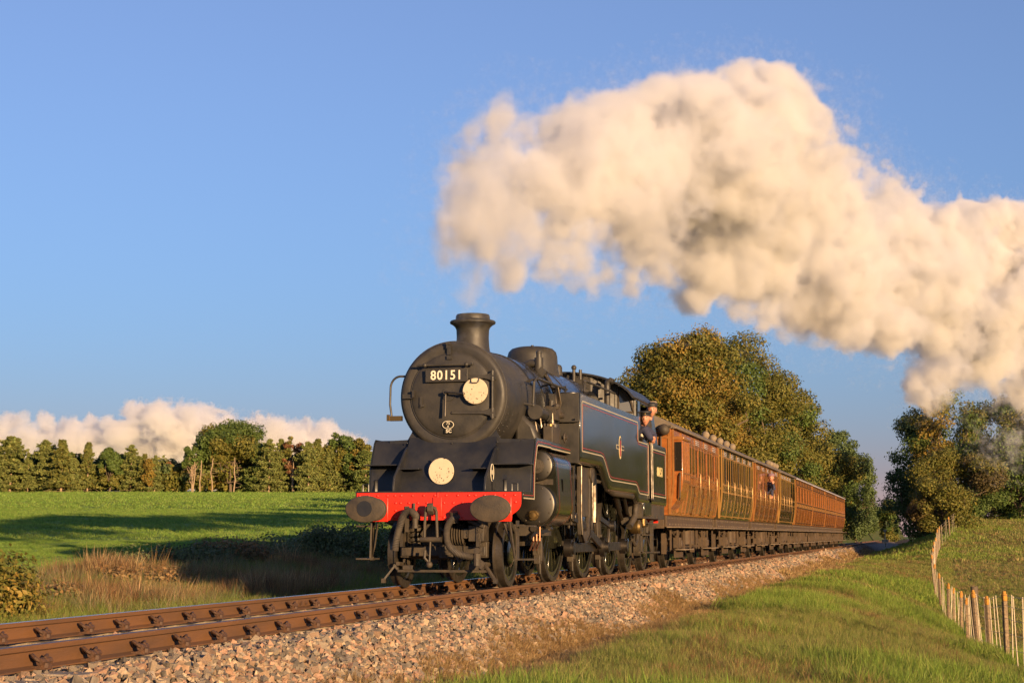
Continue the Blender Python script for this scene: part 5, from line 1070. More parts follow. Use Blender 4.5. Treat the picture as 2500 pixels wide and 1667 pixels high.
def broadleaf_data(h, rx, cb, clumps, per, lsize, pals, seed, flat=1., open_=.0, lean=0., ry=None, cr=None):
    """Returns (trunk MB, leaf V, leaf F, tint) with the base at the origin."""
    rng = np.random.default_rng(seed); ry = ry or rx; mb = MB(); zc = h * cb + (h - h * cb) * .5; rz = (h - h * cb) * .5
    tr = limb(mb, (0, 0, -.4), (lean * .4, 0, h * cb + rz * .9), .022 * h + .05, .04, rng, .03, 7)
    C_ = []
    while len(C_) < clumps:
        v = rng.normal(size=3); v /= np.linalg.norm(v); q = rng.uniform(.45, 1.0) ** .6
        p = np.array([v[0] * rx * q * (1 + .25 * rng.normal() * .5) + lean * (v[2] + 1) * .3, v[1] * ry * q, zc + v[2] * rz * q * flat])
        if p[2] < h * cb * .75: continue
        C_.append((p, q))
    LP, LN, LT = [], [], []; cr = cr or .30 * rx
    for k, (p, q) in enumerate(C_):
        r = cr * rng.uniform(.6, 1.25); n = int(per * rng.uniform(.6, 1.3) * (r / cr) ** 2); v = rng.normal(size=(n, 3)); v /= np.linalg.norm(v, axis=1, keepdims=True)
        rr = r * rng.uniform(.15, 1.0, (n, 1)) ** .45; P = p + v * rr * np.array([1.1, 1.1, .8]); P += rng.normal(0, .10 * r, (n, 3))
        pal = pals[int(np.clip((.5 + .75 * float(noise2(p[0] + seed * 7, p[2] + p[1] * .5, .33, seed)) + rng.normal(0, .12)) * len(pals), 0, len(pals) - 1))]; LP.append(P); LN.append(v + np.array([0, 0, .35])); LT.append(tint_for(n, pal, rng) * rng.uniform(.88, 1.12))
        if k % 3 == 0 or clumps < 25:
            j = int(rng.integers(2, 7)); limb(mb, tr[j], p, .010 * h * (1 - j / 10) + .012, .012, rng, .10, 5)
    P = np.concatenate(LP); V, F = leaf_cards(P, np.concatenate(LN), lsize, rng); T = np.repeat(np.concatenate(LT), 4, 0)
    return mb, V, F, T
def spruce_data(h, w, lsize, pal, seed, bare=.22, n=2600, pw=.72):
    rng = np.random.default_rng(seed); mb = MB(); limb(mb, (0, 0, -.3), (rng.normal(0, .1), 0, h), .012 * h + .05, .015, rng, .006, 6)
    LP, LN, LD, LT = [], [], [], []; tiers = int(h * 3.2); per = max(8, n // (tiers * 7))
    for i in range(tiers):
        f = (i + rng.uniform(-.3, .3)) / tiers; z = h * (bare * .55 + (1 - bare * .55) * f)
        R_ = w * (1 - f) ** pw * rng.uniform(.55, 1.25) + .08
        for a in rng.uniform(0, 2 * PI, 7):
            L = R_ * rng.uniform(.65, 1.1); d = np.array([math.cos(a), math.sin(a), 0]); up = .25 if f > .6 else -.12
            if f < bare or rng.random() < .10:
                if rng.random() < .55: mb.tube([(0, 0, z), tuple(d * L * .5 + np.array([0, 0, z + .02])), tuple(d * L * .95 + np.array([0, 0, z - .18 * L]))], [.02, .013, .006], 4)
                if f < bare * .6: continue
            t = rng.uniform(.12, 1., per) ** .8; P = d * (t * L)[:, None] + np.array([0, 0, z]) + np.stack([np.zeros(per), np.zeros(per), up * L * t ** 1.5], 1)
            sd = np.array([-d[1], d[0], 0]); P += sd * (rng.normal(0, .16, per) * L * (1.1 - t * .6))[:, None] + rng.normal(0, .05, (per, 3))
            P[:, 2] -= np.abs(rng.normal(0, .12, per)); LP.append(P); LN.append(np.tile([0, 0, 1.], (per, 1))); LT.append(tint_for(per, pal, rng) * rng.uniform(.8, 1.2))
    P = np.concatenate(LP); V, F = leaf_cards(P, np.concatenate(LN) * .4, lsize, rng, .45); return mb, V, F, np.repeat(np.concatenate(LT), 4, 0)
def plant(name, data, pos, label, cat, group=None, bark=None, leaf=None, rz=0, sc=(1, 1, 1), crown="crown"):
    mb, V, F, T = data; t = empty(name, pos, rz, label, cat, group); t.scale = sc
    if mb.v: mb.build("trunk", bark or M_bark, t, 60)
    raw_mesh(crown, V, F, leaf or M_leaf, T, t); return t
def rise(px, py, D): p = at(px, py, D); return p.z - float(ground_z(p.x, p.y))
def ground_at(p): return (p[0], p[1], float(ground_z(p[0], p[1])) - .05)

# oaks on the field side of the line, behind the coaches
G1 = "trees on the field side of the line"
plant("oak_tree", broadleaf_data(rise(1690, 795, 94), 3.35, .14, 120, 900, .165, [OLIVE, GOLD, OLIVE, GOLD, OLIVE], 1, cr=1.0), ground_at(at(1690, 1270, 94)), "tall golden oak rising behind the first coaches, the highest tree in view", "tree", G1)
plant("oak_tree", broadleaf_data(rise(1812, 830, 106), 3.4, .1, 110, 800, .17, [GREEN, OLIVE, OLIVE, GREEN], 2, cr=1.0), ground_at(at(1812, 1270, 106)), "olive green oak joined to the right of the tall golden oak", "tree", G1)
plant("oak_tree", broadleaf_data(rise(1900, 915, 118), 3.5, .06, 90, 680, .18, [OLIVE, GREEN, OLIVE], 3, cr=.95), ground_at(at(1895, 1270, 118)), "rounded green oak stepping down behind the middle of the train", "tree", G1)
plant("oak_tree", broadleaf_data(rise(1965, 1025, 132), 3.5, .04, 74, 620, .18, [GREEN, OLIVE, OLIVE], 4, cr=.95), ground_at(at(1968, 1270, 132)), "lower yellow green oak above the far orange coaches", "tree", G1)
plant("oak_tree", broadleaf_data(rise(2015, 1090, 146), 3.0, .03, 56, 450, .21, [OLIVE, OLIVE, GREEN], 5, cr=1.0), ground_at(at(2016, 1270, 146)), "smallest yellow green oak just past the tail of the train", "tree", G1)
plant("oak_tree", broadleaf_data(rise(1585, 905, 104), 2.6, .05, 50, 460, .21, [OLIVE, GREEN, GOLD], 6, cr=.9), ground_at(at(1590, 1270, 104)), "dull green oak half hidden between the cab roof and the tall golden oak", "tree", G1)
plant("oak_tree", broadleaf_data(13.6, 2.7, .06, 70, 420, .32, [DARK, DARK, GREEN], 7, cr=1.2), ground_at(at(2088, 1270, 226)), "dark shaded oak standing beyond the tail of the train", "tree", G1)
plant("oak_tree", broadleaf_data(11, 2.8, .06, 50, 420, .32, [DARK], 8, cr=1.2), ground_at(at(2040, 1270, 236)), "dark oak partly hidden behind the yellow green oaks and last coach", "tree", G1)
plant("ash_tree", broadleaf_data(7.4, 1.5, .02, 50, 360, .28, [OLIVE, GREEN, OLIVE], 9, cr=.9), ground_at(at(2172, 1270, 290)), "small pale green tree in the gap where the track disappears", "tree", G1)
plant("oak_tree", broadleaf_data(5.0, 2.4, .02, 40, 420, .32, [DARK], 10, cr=1.1), ground_at(at(2120, 1270, 300)), "low dark tree at the far end of the rails", "tree", G1)
# right-hand bank
G2 = "trees on the embankment beyond the pasture"
plant("oak_tree", broadleaf_data(9.8, 2.3, .04, 74, 440, .19, [DARK, GREEN, DARK, OLIVE], 21, cr=.85), ground_at(at(2258, 1270, 128)), "dark oak at the left end of the bank clump, leaning over the cutting", "tree", G2)
ash1 = plant("ash_tree", broadleaf_data(9.9, 2.9, .12, 66, 400, .20, [OLIVE, GREEN, OLIVE, GOLD], 22, cr=.85), ground_at(at(2318, 1270, 122)), "olive ash with bare pale limbs in the middle of the bank clump", "tree", G2)
thorn = plant("thorn_tree", broadleaf_data(5.3, 2.4, .0, 64, 420, .15, [OLIVE, [(.13, .09, .035), (.10, .075, .03), (.085, .075, .025)], GREEN], 23, cr=.75), ground_at(at(2355, 1270, 108)), "brown green thorn bush spreading behind the top of the fence", "tree", G2)
plant("thorn_tree", broadleaf_data(3.6, 2.0, .0, 44, 360, .15, [[(.13, .09, .035), (.10, .075, .03)], OLIVE], 24, cr=.6), ground_at(at(2300, 1270, 104)), "low twiggy thorn in front of the dark oak on the bank crest", "tree", G2)
plant("oak_tree", broadleaf_data(10.4, 3.6, .08, 72, 420, .22, [DARK, GREEN, DARK], 25, cr=1.05), ground_at(at(2448, 1270, 138)), "dark oak with drifting smoke in front of its top at the photo's right edge", "tree", G2)
plant("oak_tree", broadleaf_data(10.6, 3.2, .04, 66, 420, .22, [DARK, GREEN, OLIVE], 30, cr=1.0), ground_at(at(2530, 1270, 134)), "tall oak half cut off by the photo's right edge behind the pasture corner", "tree", G2)
plant("oak_tree", broadleaf_data(6.5, 3.0, .0, 56, 400, .2, [GREEN, DARK, OLIVE], 26, cr=.9), ground_at(at(2490, 1270, 118)), "green leafy tree low at the pasture's top corner", "tree", G2)
dark2 = plant("oak_tree", broadleaf_data(7.0, 3.0, .0, 50, 400, .22, [DARK, GREEN], 27, cr=.95), ground_at(at(2262, 1270, 145)), "low dark tree behind the shaded crest of the cutting", "tree", G2)
plant("bush", broadleaf_data(3.0, 2.6, .0, 46, 330, .18, [DARK, GREEN], 28, cr=.8), ground_at(at(2420, 1270, 124)), "low dark hedge bush at the top edge of the pasture, left of the corner", "bush", G2)
plant("bush", broadleaf_data(3.4, 2.6, .0, 46, 330, .18, [GREEN, DARK], 29, cr=.8), ground_at(at(2495, 1270, 128)), "low green hedge bush at the top right corner of the pasture", "bush", G2)
# tree copies added out of view on the right, sized for the tank side's reflection
rg = random.Random(4)
for k, (x, y) in enumerate(((15.5, 112), (19, 114), (22.5, 115), (26, 117), (30, 119), (36, 121), (44, 124))):
    c = copy_tree([ash1, dark2][k % 2]); c.location = (x, y, float(ground_z(x, y)) - .1); c.rotation_euler[2] = rg.uniform(0, 6); q = rg.uniform(.62, .72) * (1.3 if k % 2 else 1); c.scale = (q, q, q); c["label"] = "added tree out of view on the right, reflected in the tank side"; c["group"] = "trees right of the pasture"

# spruces and broadleaves along the far edge of the field
DF = 236.0; PXM = .38265 / 4053.5 * DF
def c6(x): return at(x * .38265, 1206, DF)
def far_pos(x, back=0.0):
    p = at(x * .38265, 1206, DF + back); return (p.x, p.y, float(ground_z(p.x, p.y)) - .1)
G3 = "trees along the far edge of the field"
SPR = [(spruce_data(8.6, 2.7, .40, SPRUCE, 31, .05, 8500, .62), 8.6), (spruce_data(8.0, 2.3, .40, SPRUCE, 32, .14, 7600, .80), 8.0), (spruce_data(7.2, 2.6, .42, SPRUCE, 33, .04, 7600, .50), 7.2), (spruce_data(7.8, 2.4, .40, [*SPRUCE, *OLIVE], 34, .08, 7600, .70), 7.8), (spruce_data(7.0, 3.0, .42, [*SPRUCE, *GREEN], 35, .03, 7600, .45), 7.0)]
rows = [(-60, 330, 1.1, "wide spruce cut by the photo's left edge", 0), (62, 322, 1.35, "broad ragged spruce second from the photo's left edge", 0), (175, 430, .9, "short spruce between the two tallest left-hand spruces", 2), (292, 348, 1.1, "left one of two close spruces with a shared pale base", 1), (388, 352, 1.25, "right one of two close spruces with a shared pale base", 0), (470, 470, .9, "low spruce left of the one with the bright bare trunk", 2),
        (556, 368, 1.0, "spruce with a bright bare trunk standing alone in front", 1), (832, 385, 1.15, "spruce with a pale trunk and drooping dead lower branches", 1), (918, 445, 1.1, "spruce right of the pale trunked one", 2), (985, 455, .9, "small spruce with a yellow birch beside it", 2),
        (1715, 352, 1.1, "dark spruce at the right foot of the domed oak", 0), (1640, 380, 1.0, "dark spruce in front of the domed oak's right side", 2), (1790, 350, .9, "slim dark spruce left of the red larch", 1), (1965, 372, .95, "spruce right of the red larch", 1), (2022, 350, 1.0, "spire topped spruce before the green maple", 0), (2105, 420, 1.1, "spruce at the left foot of the green maple", 2), (2330, 430, 1.1, "spruce beside the engine's left buffer", 2)]
protos = []
for i, (x, top, ws, lab, v) in enumerate(rows):
    h = (692 + (x / 2352) * 20 - top) * PXM; v = (v + i * 2) % 5; d, h0 = SPR[v]; pos = far_pos(x, rg.uniform(-3, 2)); s = h / h0
    while len(protos) <= v: protos.append(None)
    if protos[v] is None:
        t = plant("spruce_tree", d, pos, lab, "tree", G3, M_barkp, M_needle); protos[v] = t
    else:
        t = copy_tree(protos[v]); t.location = pos; t["label"] = lab; t.rotation_euler[2] = rg.uniform(0, 6)
    t.scale = (s * ws, s * ws, s)
def far_tree(x, top, w, pals, seed, lab, name="broadleaf_tree", cb=.1, back=0., per=260, ls=.36, cl=44, bark=None):
    h = (695 + (x / 2352) * 20 - top) * PXM; return plant(name, broadleaf_data(h, w * PXM * .5, cb, cl, per, ls, pals, seed, cr=max(.5, w * PXM * .14)), far_pos(x, back), lab, "tree", G3, bark)
for k, (x, top) in enumerate(((-10, 380), (110, 400), (230, 410), (335, 400), (440, 440), (505, 420), (640, 450), (770, 440), (880, 470), (1560, 420), (1690, 400), (1750, 410), (1830, 420), (1925, 410), (2060, 400), (2150, 430))):
    c = copy_tree(protos[(k * 2 + 1) % 5]); c.location = far_pos(x, 5 + rg.uniform(0, 3)); c.rotation_euler[2] = rg.uniform(0, 6); h = (692 + (x / 2352) * 20 - top) * PXM / (8.0, 7.8, 8.6, 7.2, 7.0)[k % 5] * rg.uniform(.92, 1.08); w = h * rg.uniform(1.1, 1.6); c.scale = (w, w, h); c["label"] = "spruce filling the second row behind the front spruces of the field edge"
far_tree(1470, 270, 420, [GREEN, GREEN, OLIVE], 41, "big domed green oak rising above the spruces against the white cloud", "oak_tree", .42, 4, 420, .36, 72)
far_tree(1225, 405, 130, [GREEN], 42, "small round tree on a bare stem left of the domed oak", "oak_tree", .5, 1, 260, .34, 20, M_barkp)
far_tree(700, 412, 150, [GREEN, OLIVE], 43, "leafy green tree between the two pale trunked spruces", cb=.08)
far_tree(1868, 322, 130, [RUST, OLIVE, RUST], 44, "thin red leaved larch poking above the dark spruces", "larch_tree", .15, 0, 130, .3, 26, M_barkp)
far_tree(2195, 318, 270, [GREEN, OLIVE, GREEN], 45, "round topped green maple nearest the engine", "maple_tree", .08, 3, 330, .36, 60)
far_tree(2310, 372, 180, [OLIVE, GOLD, GREEN], 46, "yellowing tree half hidden by the engine's front panel", "maple_tree", .06, 1, 300)
far_tree(952, 480, 70, [GOLD], 47, "slim golden birch among the spruces", "birch_tree", .15, -1, 160, .3, 16)
for k, (x, top, w, pals, lab) in enumerate(((1080, 480, 150, [OLIVE, RUST], "rusty brown bush left of the bare stems"), (1160, 500, 110, [OLIVE, GOLD], "yellowish bush before the bare stems"), (1010, 560, 170, [DARK, GREEN], "dark low bush in front of the rusty bush"), (1330, 500, 150, [OLIVE, GOLD], "pale thicket under the domed oak"), (1430, 520, 170, [GREEN, OLIVE], "green thicket under the domed oak's middle"), (1570, 500, 200, [GREEN, DARK], "dark thicket under the domed oak's right side"), (2100, 520, 170, [DARK], "dark bush below the maple"), (2240, 500, 220, [DARK, OLIVE], "dark spreading bush right of the maple's stem"), (600, 560, 170, [OLIVE, SPRUCE], "brownish bush behind the bare spruce trunk"), (250, 560, 200, [SPRUCE], "dull bush behind the close pair of spruces"), (90, 560, 220, [SPRUCE], "dull bush behind the broad left spruce"), (770, 540, 150, [GREEN, SPRUCE], "green bush left of the drooping spruce"), (1860, 540, 240, [DARK, SPRUCE], "dark bush at the larch's foot"), (420, 560, 200, [SPRUCE, OLIVE], "dull bush right of the close pair of spruces"), (2400, 470, 240, [DARK, OLIVE], "dark tree mass hidden behind the engine's front"))):
    far_tree(x, top, w, pals, 60 + k, lab, "bush", .0, 7, 190, .36, 26)
for x, top in ((1233, 500), (1276, 490), (1350, 480), (1490, 470)):
    mb = MB(); rr = np.random.default_rng(x); h = (700 - top) * PXM; limb(mb, (0, 0, -.2), (.1, 0, h), .10, .05, rr, .02, 5)
    for q in range(12): z = h * rr.uniform(.15, .9); a = rr.uniform(0, 6.3); L = rr.uniform(.5, 1.3); mb.tube([(0, 0, z), (math.cos(a) * L, math.sin(a) * L, z + rr.uniform(-.3, .4))], [.025, .008], 4)
    o = mb.build("bare_trunk", M_barkp, None, 60); o.location = far_pos(x, -1.5); tag(o, "thin pale bare trunk under the domed oak, %s" % {1233: "leftmost of the four", 1276: "second from the left of the four", 1350: "third from the left of the four", 1490: "rightmost of the four"}[x], "tree", "bare trunks under the domed oak")
wd = []
for k in range(30):
    x = -200 + 112 * k; p = far_pos(x, 7 + rg.uniform(-2, 6)); d = broadleaf_data(5.0 + rg.uniform(-.6, .8), 3.0, .0, 26, 110, .55, [SPRUCE, DARK, OLIVE], 200 + k, cr=1.2); wd.append((d[1] + np.array(p), d[2], d[3]))
off = 0; VV, FF, TT = [], [], []
for v, f, t in wd: VV.append(v); FF.append(f + off); TT.append(t); off += len(v)
tag(raw_mesh("woodland", np.concatenate(VV), np.concatenate(FF), M_leaf, np.concatenate(TT)), "dark woodland mass seen between the trunks along the field's far edge", None, None, "stuff")

# bushes along the near edge of the field
G4 = "bushes along the near edge of the field"
BR = [(.27, .165, .07), (.21, .15, .07), (.31, .17, .07)]
DARK = [(.12, .15, .06), (.15, .17, .07), (.10, .12, .05)]
for k, (px, py, D, h, r, pals, lab) in enumerate(((-25, 1350, 22.0, 1.5, .55, [OLIVE, GOLD, BR], "bramble bush with yellow and rusty leaves at the photo's left edge"), (95, 1385, 25, .42, .5, [RUST, BR], "rusty low bramble right of the big yellow bramble"),
        (330, 1370, 29, .45, .7, [BR, DARK], "brown weed clump before the lit field"), (420, 1365, 34, .75, 1.0, [DARK, BR], "dark bramble left of centre in the field edge hedge"), (520, 1360, 36, .85, 1.1, [DARK, BR], "dark brown bramble in the middle of the field edge hedge"), (620, 1380, 37, .6, 1.0, [DARK], "low dark weeds between the two bramble humps"), (700, 1360, 39, .9, 1.2, [DARK, GREEN, BR], "grey green bush left of the engine's steps"), (790, 1350, 40, 1.25, 1.2, [DARK, GREEN], "rounded dark bush left of the engine's front step"), (870, 1345, 40, 1.5, 1.4, [DARK, GREEN], "taller dark bush beside the engine's left front step"), (960, 1350, 39, 1.4, 1.4, [DARK], "dark bush glimpsed behind the pony wheel"), (1120, 1350, 44, 1.2, 1.5, [DARK, GREEN], "dark bush glimpsed under the front of the engine"))):
    p = at(px, py, D); plant("bush", broadleaf_data(h * .62, r, .0, 34, 230, .075, pals, 90 + k, cr=.36), (p.x, p.y, float(ground_z(p.x, p.y)) - .05), lab, "bush", G4)

# ---------------------------------------------------------------- fence
M_post = mat("fence_concrete", (.27, .19, .11), .9, 0, (.13, .095, .06), 26, .8, .5, 60)
M_lichen = mat("orange_lichen", (.46, .21, .025), .9, 0, (.34, .17, .04), 14, .7, .4, 50)
M_wire = mat("galvanised_wire", (.42, .35, .25), .5, .2)
M_wood = mat("weathered_post", (.07, .05, .035), .9, 0, (.12, .09, .06), 8, .7, .4, 40, stretch=(1, 1, .2))
rg = random.Random(12)
FN = empty("wire_fence", (7.8, 4.3, -1.4), 0, "wire fence of lichen capped concrete posts dipping and climbing beside the pasture", "fence"); FB = Vector((7.8, 4.3, -1.4))
PY = [-2.5, 1.2, 4.3, 7.4, 10.6, 14.0, 18.9, 21.7, 25.6, 29.0, 34.0, 39.0, 44.0, 49.0, 54.2, 59.5, 65.5, 72.1, 80.1, 87.8, 95.0]
tops = []
for k, y in enumerate(PY):
    x = float(np.interp(y, FENCE_Y, FENCE_X)); z = float(np.interp(y, FENCE_Y, FENCE_Z)) - .02; h = 1.25 + rg.uniform(-.07, .1); lx, ly = rg.uniform(-.11, .05), rg.uniform(-.09, .09)
    t = Vector((x + lx, y + ly, z + h)); b = Vector((x, y, z - .35)); tops.append((b + (t - b) * (.35 / (h + .35)), t)); d = (t - b).normalized()
    p = MB().bar(b - FB, t - d * .16 - FB, .076, .066).build("fence_post", M_post, FN, bevel=.012)
    MB().bar(t - d * .165 - FB, t - d * .04 - FB, .080, .070).bar(t - d * .05 - FB, t - FB, .06, .05).build("post_cap", M_lichen, p, bevel=.018)
    if k == 6: MB().cyl(Vector((x + .2, y + 1.0, z - .3)) - FB, Vector((x + .2, y + 1.0, z + 1.42)) - FB, .085, n=12).build("straining_post", M_wood, FN, bevel=.01)
for k in range(len(tops) - 1):
    (b0, t0), (b1, t1) = tops[k], tops[k + 1]
    for f in (.12, .30, .48, .66, .82, .95):
        a, b = b0 + (t0 - b0) * f, b1 + (t1 - b1) * f; m = (a + b) / 2 - Vector((0, 0, .015)); MB().tube([a - FB, m - FB, b - FB], .0035, 4).build("wire", M_wire, FN, 60)
    n = 3
    for j in range(1, n + 1):
        f = j / (n + 1); b = b0.lerp(b1, f); t = t0.lerp(t1, f); w = rg.uniform(-.12, .12)
        MB().tube([b - FB, b.lerp(t, .4) + Vector((w * .3, w * .5, 0)) - FB, t + Vector((w * .6, w, -.05)) - FB], .010, 6).build("dropper", M_wire, FN, 60)
mp = at(2161, 1318, 150); mk = empty("marker_post", (mp.x, mp.y, mp.z), 0, "small white lineside marker post standing beside the far end of the ballast", "marker post")
MB().bx(-.05, .05, -.05, .05, -.6, .95).build("post", M_white, mk); MB().bx(-.28, .28, -.3, .3, -.2, .05).bx(-.14, .14, -.03, .03, .80, .95).build("marker_head", M_white, mk)

# ---------------------------------------------------------------- grasses: real tufts spread by geometry nodes
def grass_mat(name, inst):
    m = bpy.data.materials.new(name); m.use_nodes = True; n, l = m.node_tree.nodes, m.node_tree.links; b = n["Principled BSDF"]; b.inputs["Roughness"].default_value = .6; b.inputs["Specular IOR Level"].default_value = .2
    a = n.new("ShaderNodeAttribute"); a.attribute_name = "tint"; a.attribute_type = 'INSTANCER' if inst else 'GEOMETRY'
    v = n.new("ShaderNodeAttribute"); v.attribute_name = "shade"; mx = n.new("ShaderNodeMix"); mx.data_type = 'RGBA'; mx.blend_type = 'MULTIPLY'; mx.inputs[0].default_value = 1
    l.new(a.outputs["Color"], mx.inputs[6]); l.new(v.outputs["Color"], mx.inputs[7]); t = n.new("ShaderNodeBsdfTranslucent"); ms = n.new("ShaderNodeMixShader"); ms.inputs[0].default_value = .42
    l.new(mx.outputs[2], b.inputs["Base Color"]); l.new(mx.outputs[2], t.inputs[0]); l.new(b.outputs[0], ms.inputs[1]); l.new(t.outputs[0], ms.inputs[2]); l.new(ms.outputs[0], n["Material Output"].inputs[0]); return m
M_tuft = grass_mat("grass_blade", True)
def tuft_proto(seed, n, rad, w, lean, seedheads=0.):
    """A tuft about 1 m tall (scaled down where it stands): n bent blades; 'shade' varies the tone from blade to blade."""
    rng = np.random.default_rng(seed); r = rad * np.sqrt(rng.random(n)); a = rng.uniform(0, 2 * PI, n); x, y = r * np.cos(a), r * np.sin(a); h = rng.uniform(.45, 1.1, n); b = a + rng.normal(0, .9, n); ln = np.abs(rng.normal(lean, lean * .6, n)) * h
    dx, dy = np.cos(b) * ln, np.sin(b) * ln; c = rng.uniform(0, 2 * PI, n); wx, wy = np.cos(c) * w * .5, np.sin(c) * w * .5; z = np.zeros(n) - .08; top = np.sqrt(np.maximum(h * h - ln * ln, .02 * h * h))
    P = [np.stack(q, 1) for q in ((x - wx, y - wy, z), (x + wx, y + wy, z), (x - wx * .75 + dx * .28, y - wy * .75 + dy * .28, top * .6), (x + wx * .75 + dx * .28, y + wy * .75 + dy * .28, top * .6), (x + dx, y + dy, top))]
    V = np.stack(P, 1).reshape(-1, 3); i = (np.arange(n) * 5)[:, None, None]; F = (np.array([[0, 1, 2], [2, 1, 3], [2, 3, 4]])[None] + i).reshape(-1, 3)
    o = raw_mesh("grass_tuft", V, F, M_tuft); me = o.data; t = me.attributes.new("shade", 'FLOAT_COLOR', 'POINT'); k = np.repeat(rng.uniform(.65, 1.35, n), 5); cc = np.ones((len(V), 4), np.float32); cc[:, :3] = k[:, None] * np.repeat(rng.normal(1, .06, (n, 3)), 5, 0); t.data.foreach_set("color", cc.ravel()); COL.objects.unlink(o); return o
def tufts(name, label, x, y, sc, cols, protos, seed, zs=None, tiltmax=.25):
    rng = np.random.default_rng(seed); n = len(x); me = bpy.data.meshes.new(name); me.vertices.add(n); me.vertices.foreach_set("co", np.stack([x, y, np.where(np.abs(x) < 2.5, np.maximum(ground_z(x, y), ballast_z(x, y) - .03), ground_z(x, y)) - .01], 1).astype(np.float32).ravel())
    a = me.attributes.new("tint", 'FLOAT_COLOR', 'POINT'); cc = np.ones((n, 4), np.float32); cc[:, :3] = cols; a.data.foreach_set("color", cc.ravel())
    a = me.attributes.new("sc", 'FLOAT_VECTOR', 'POINT'); zs = sc if zs is None else zs; a.data.foreach_set("vector", np.stack([sc, sc, zs], 1).astype(np.float32).ravel())
    a = me.attributes.new("rot", 'FLOAT_VECTOR', 'POINT'); a.data.foreach_set("vector", np.stack([rng.normal(0, tiltmax, n), rng.normal(0, tiltmax, n), rng.uniform(0, 6.28, n)], 1).astype(np.float32).ravel())
    a = me.attributes.new("pick", 'INT', 'POINT'); a.data.foreach_set("value", rng.integers(0, len(protos), n).astype(np.int32))
    o = link(name, me); me.materials.append(M_tuft); ng = bpy.data.node_groups.new(name, 'GeometryNodeTree'); ng.interface.new_socket("Geometry", in_out='INPUT', socket_type='NodeSocketGeometry'); ng.interface.new_socket("Geometry", in_out='OUTPUT', socket_type='NodeSocketGeometry')
    N, L = ng.nodes, ng.links; gi, go, jn = N.new("NodeGroupInput"), N.new("NodeGroupOutput"), N.new("GeometryNodeJoinGeometry")
    def attr(nm, ty): q = N.new("GeometryNodeInputNamedAttribute"); q.data_type = ty; q.inputs[0].default_value = nm; return q.outputs[0]
    S_, Q_, K_ = attr("sc", 'FLOAT_VECTOR'), attr("rot", 'FLOAT_VECTOR'), attr("pick", 'INT'); er = N.new("FunctionNodeEulerToRotation"); L.new(Q_, er.inputs[0])
    for i, p in enumerate(protos):
        oi = N.new("GeometryNodeObjectInfo"); oi.inputs[0].default_value = p; oi.inputs["As Instance"].default_value = True
        cp = N.new("FunctionNodeCompare"); cp.data_type = 'INT'; cp.operation = 'EQUAL'; ins = [s for s in cp.inputs if s.type == 'INT']; L.new(K_, ins[0]); ins[1].default_value = i
        ip = N.new("GeometryNodeInstanceOnPoints"); L.new(gi.outputs[0], ip.inputs["Points"]); L.new(cp.outputs[0], ip.inputs["Selection"]); L.new(oi.outputs["Geometry"], ip.inputs["Instance"]); L.new(er.outputs[0], ip.inputs["Rotation"]); L.new(S_, ip.inputs["Scale"]); L.new(ip.outputs[0], jn.inputs[0])
    L.new(jn.outputs[0], go.inputs[0]); md = o.modifiers.new("tufts", 'NODES'); md.node_group = ng; tag(o, label, None, None, "stuff"); return o
T_fine = [tuft_proto(k, 60, .9, .030, .45) for k in range(3)]; T_mid = [tuft_proto(10 + k, 34, 1.2, .075, .45) for k in range(2)]; T_far = [tuft_proto(20 + k, 20, 1.6, .17, .45) for k in range(2)]
T_flat = [tuft_proto(30 + k, 46, .8, .030, .95) for k in range(3)]; T_tall = [tuft_proto(40 + k, 30, .22, .016, .22) for k in range(3)]; T_lush = [tuft_proto(50 + k, 46, .45, .022, .40) for k in range(3)]
def palette(n, rng, pal): pal = np.array(pal); return pal[rng.integers(0, len(pal), n)] * rng.uniform(.8, 1.2, (n, 1))
def pick(r, p, a, b): return np.where((r < p)[:, None], a, b)
FRESH = [(.20, .29, .042), (.23, .30, .052), (.16, .23, .038), (.27, .29, .07)]
MIXED = [(.22, .255, .055), (.27, .265, .075), (.17, .20, .046), (.30, .245, .095)]
STRAW = [(.42, .28, .125), (.34, .22, .095), (.48, .34, .16), (.24, .155, .07)]
BRACK = [(.27, .145, .06), (.20, .115, .05), (.33, .21, .09), (.17, .10, .05)]
PAST = [(.23, .255, .06), (.28, .265, .08), (.18, .215, .05), (.31, .255, .10)]
CROP = [(.185, .295, .045), (.22, .32, .058), (.25, .325, .07), (.15, .25, .04)]
rng = np.random.default_rng(77)
def bank_grass():
    for y0, y1, n, h, T, k_ in ((-13, 4, 28000, .125, T_fine, 0), (4, 24, 30000, .115, T_fine, 1), (24, 62, 26000, .11, T_mid, 2), (62, 112, 18000, .12, T_far, 3)):
        y = rng.uniform(y0, y1, n); fx = np.interp(y, FENCE_Y, FENCE_X) + (.6 if y1 < 100 else 4); x = 2.1 + (fx - 2.1) * rng.random(n)
        edge = x + .55 * noise2(x, y, .8, 51) + .3 * noise2(x, y, 2.5, 52); k = edge > 2.75 + .9 * rng.random(n); x, y = x[k], y[k]; n = len(x)
        lush = sstep(-.35, .3, noise2(x, y, .45, 53) + .5 * sstep(4.6, 6.2, x) * sstep(2, -6, y) + .5 * sstep(-6, -11, y) * sstep(2.8, 4, x)); dead = sstep(.15, .5, noise2(x * 1.3, y * .5, .9, 54)) * (1 - lush)
        c = pick(rng.random(n), lush, palette(n, rng, FRESH), palette(n, rng, MIXED)); c = pick(rng.random(n), dead * .32, palette(n, rng, BRACK), c); s = h * (1 + (1.1, .9, .7, .4)[k_] * lush) * rng.uniform(.6, 1.3, n)
        tufts("grass", "green and tawny grass covering the embankment between ballast and fence" + ("", ", mid distance", ", farther back", ", on the far crest")[k_], x, y, np.maximum(s, .06), c, T, 100 + k_, s)
bank_grass()
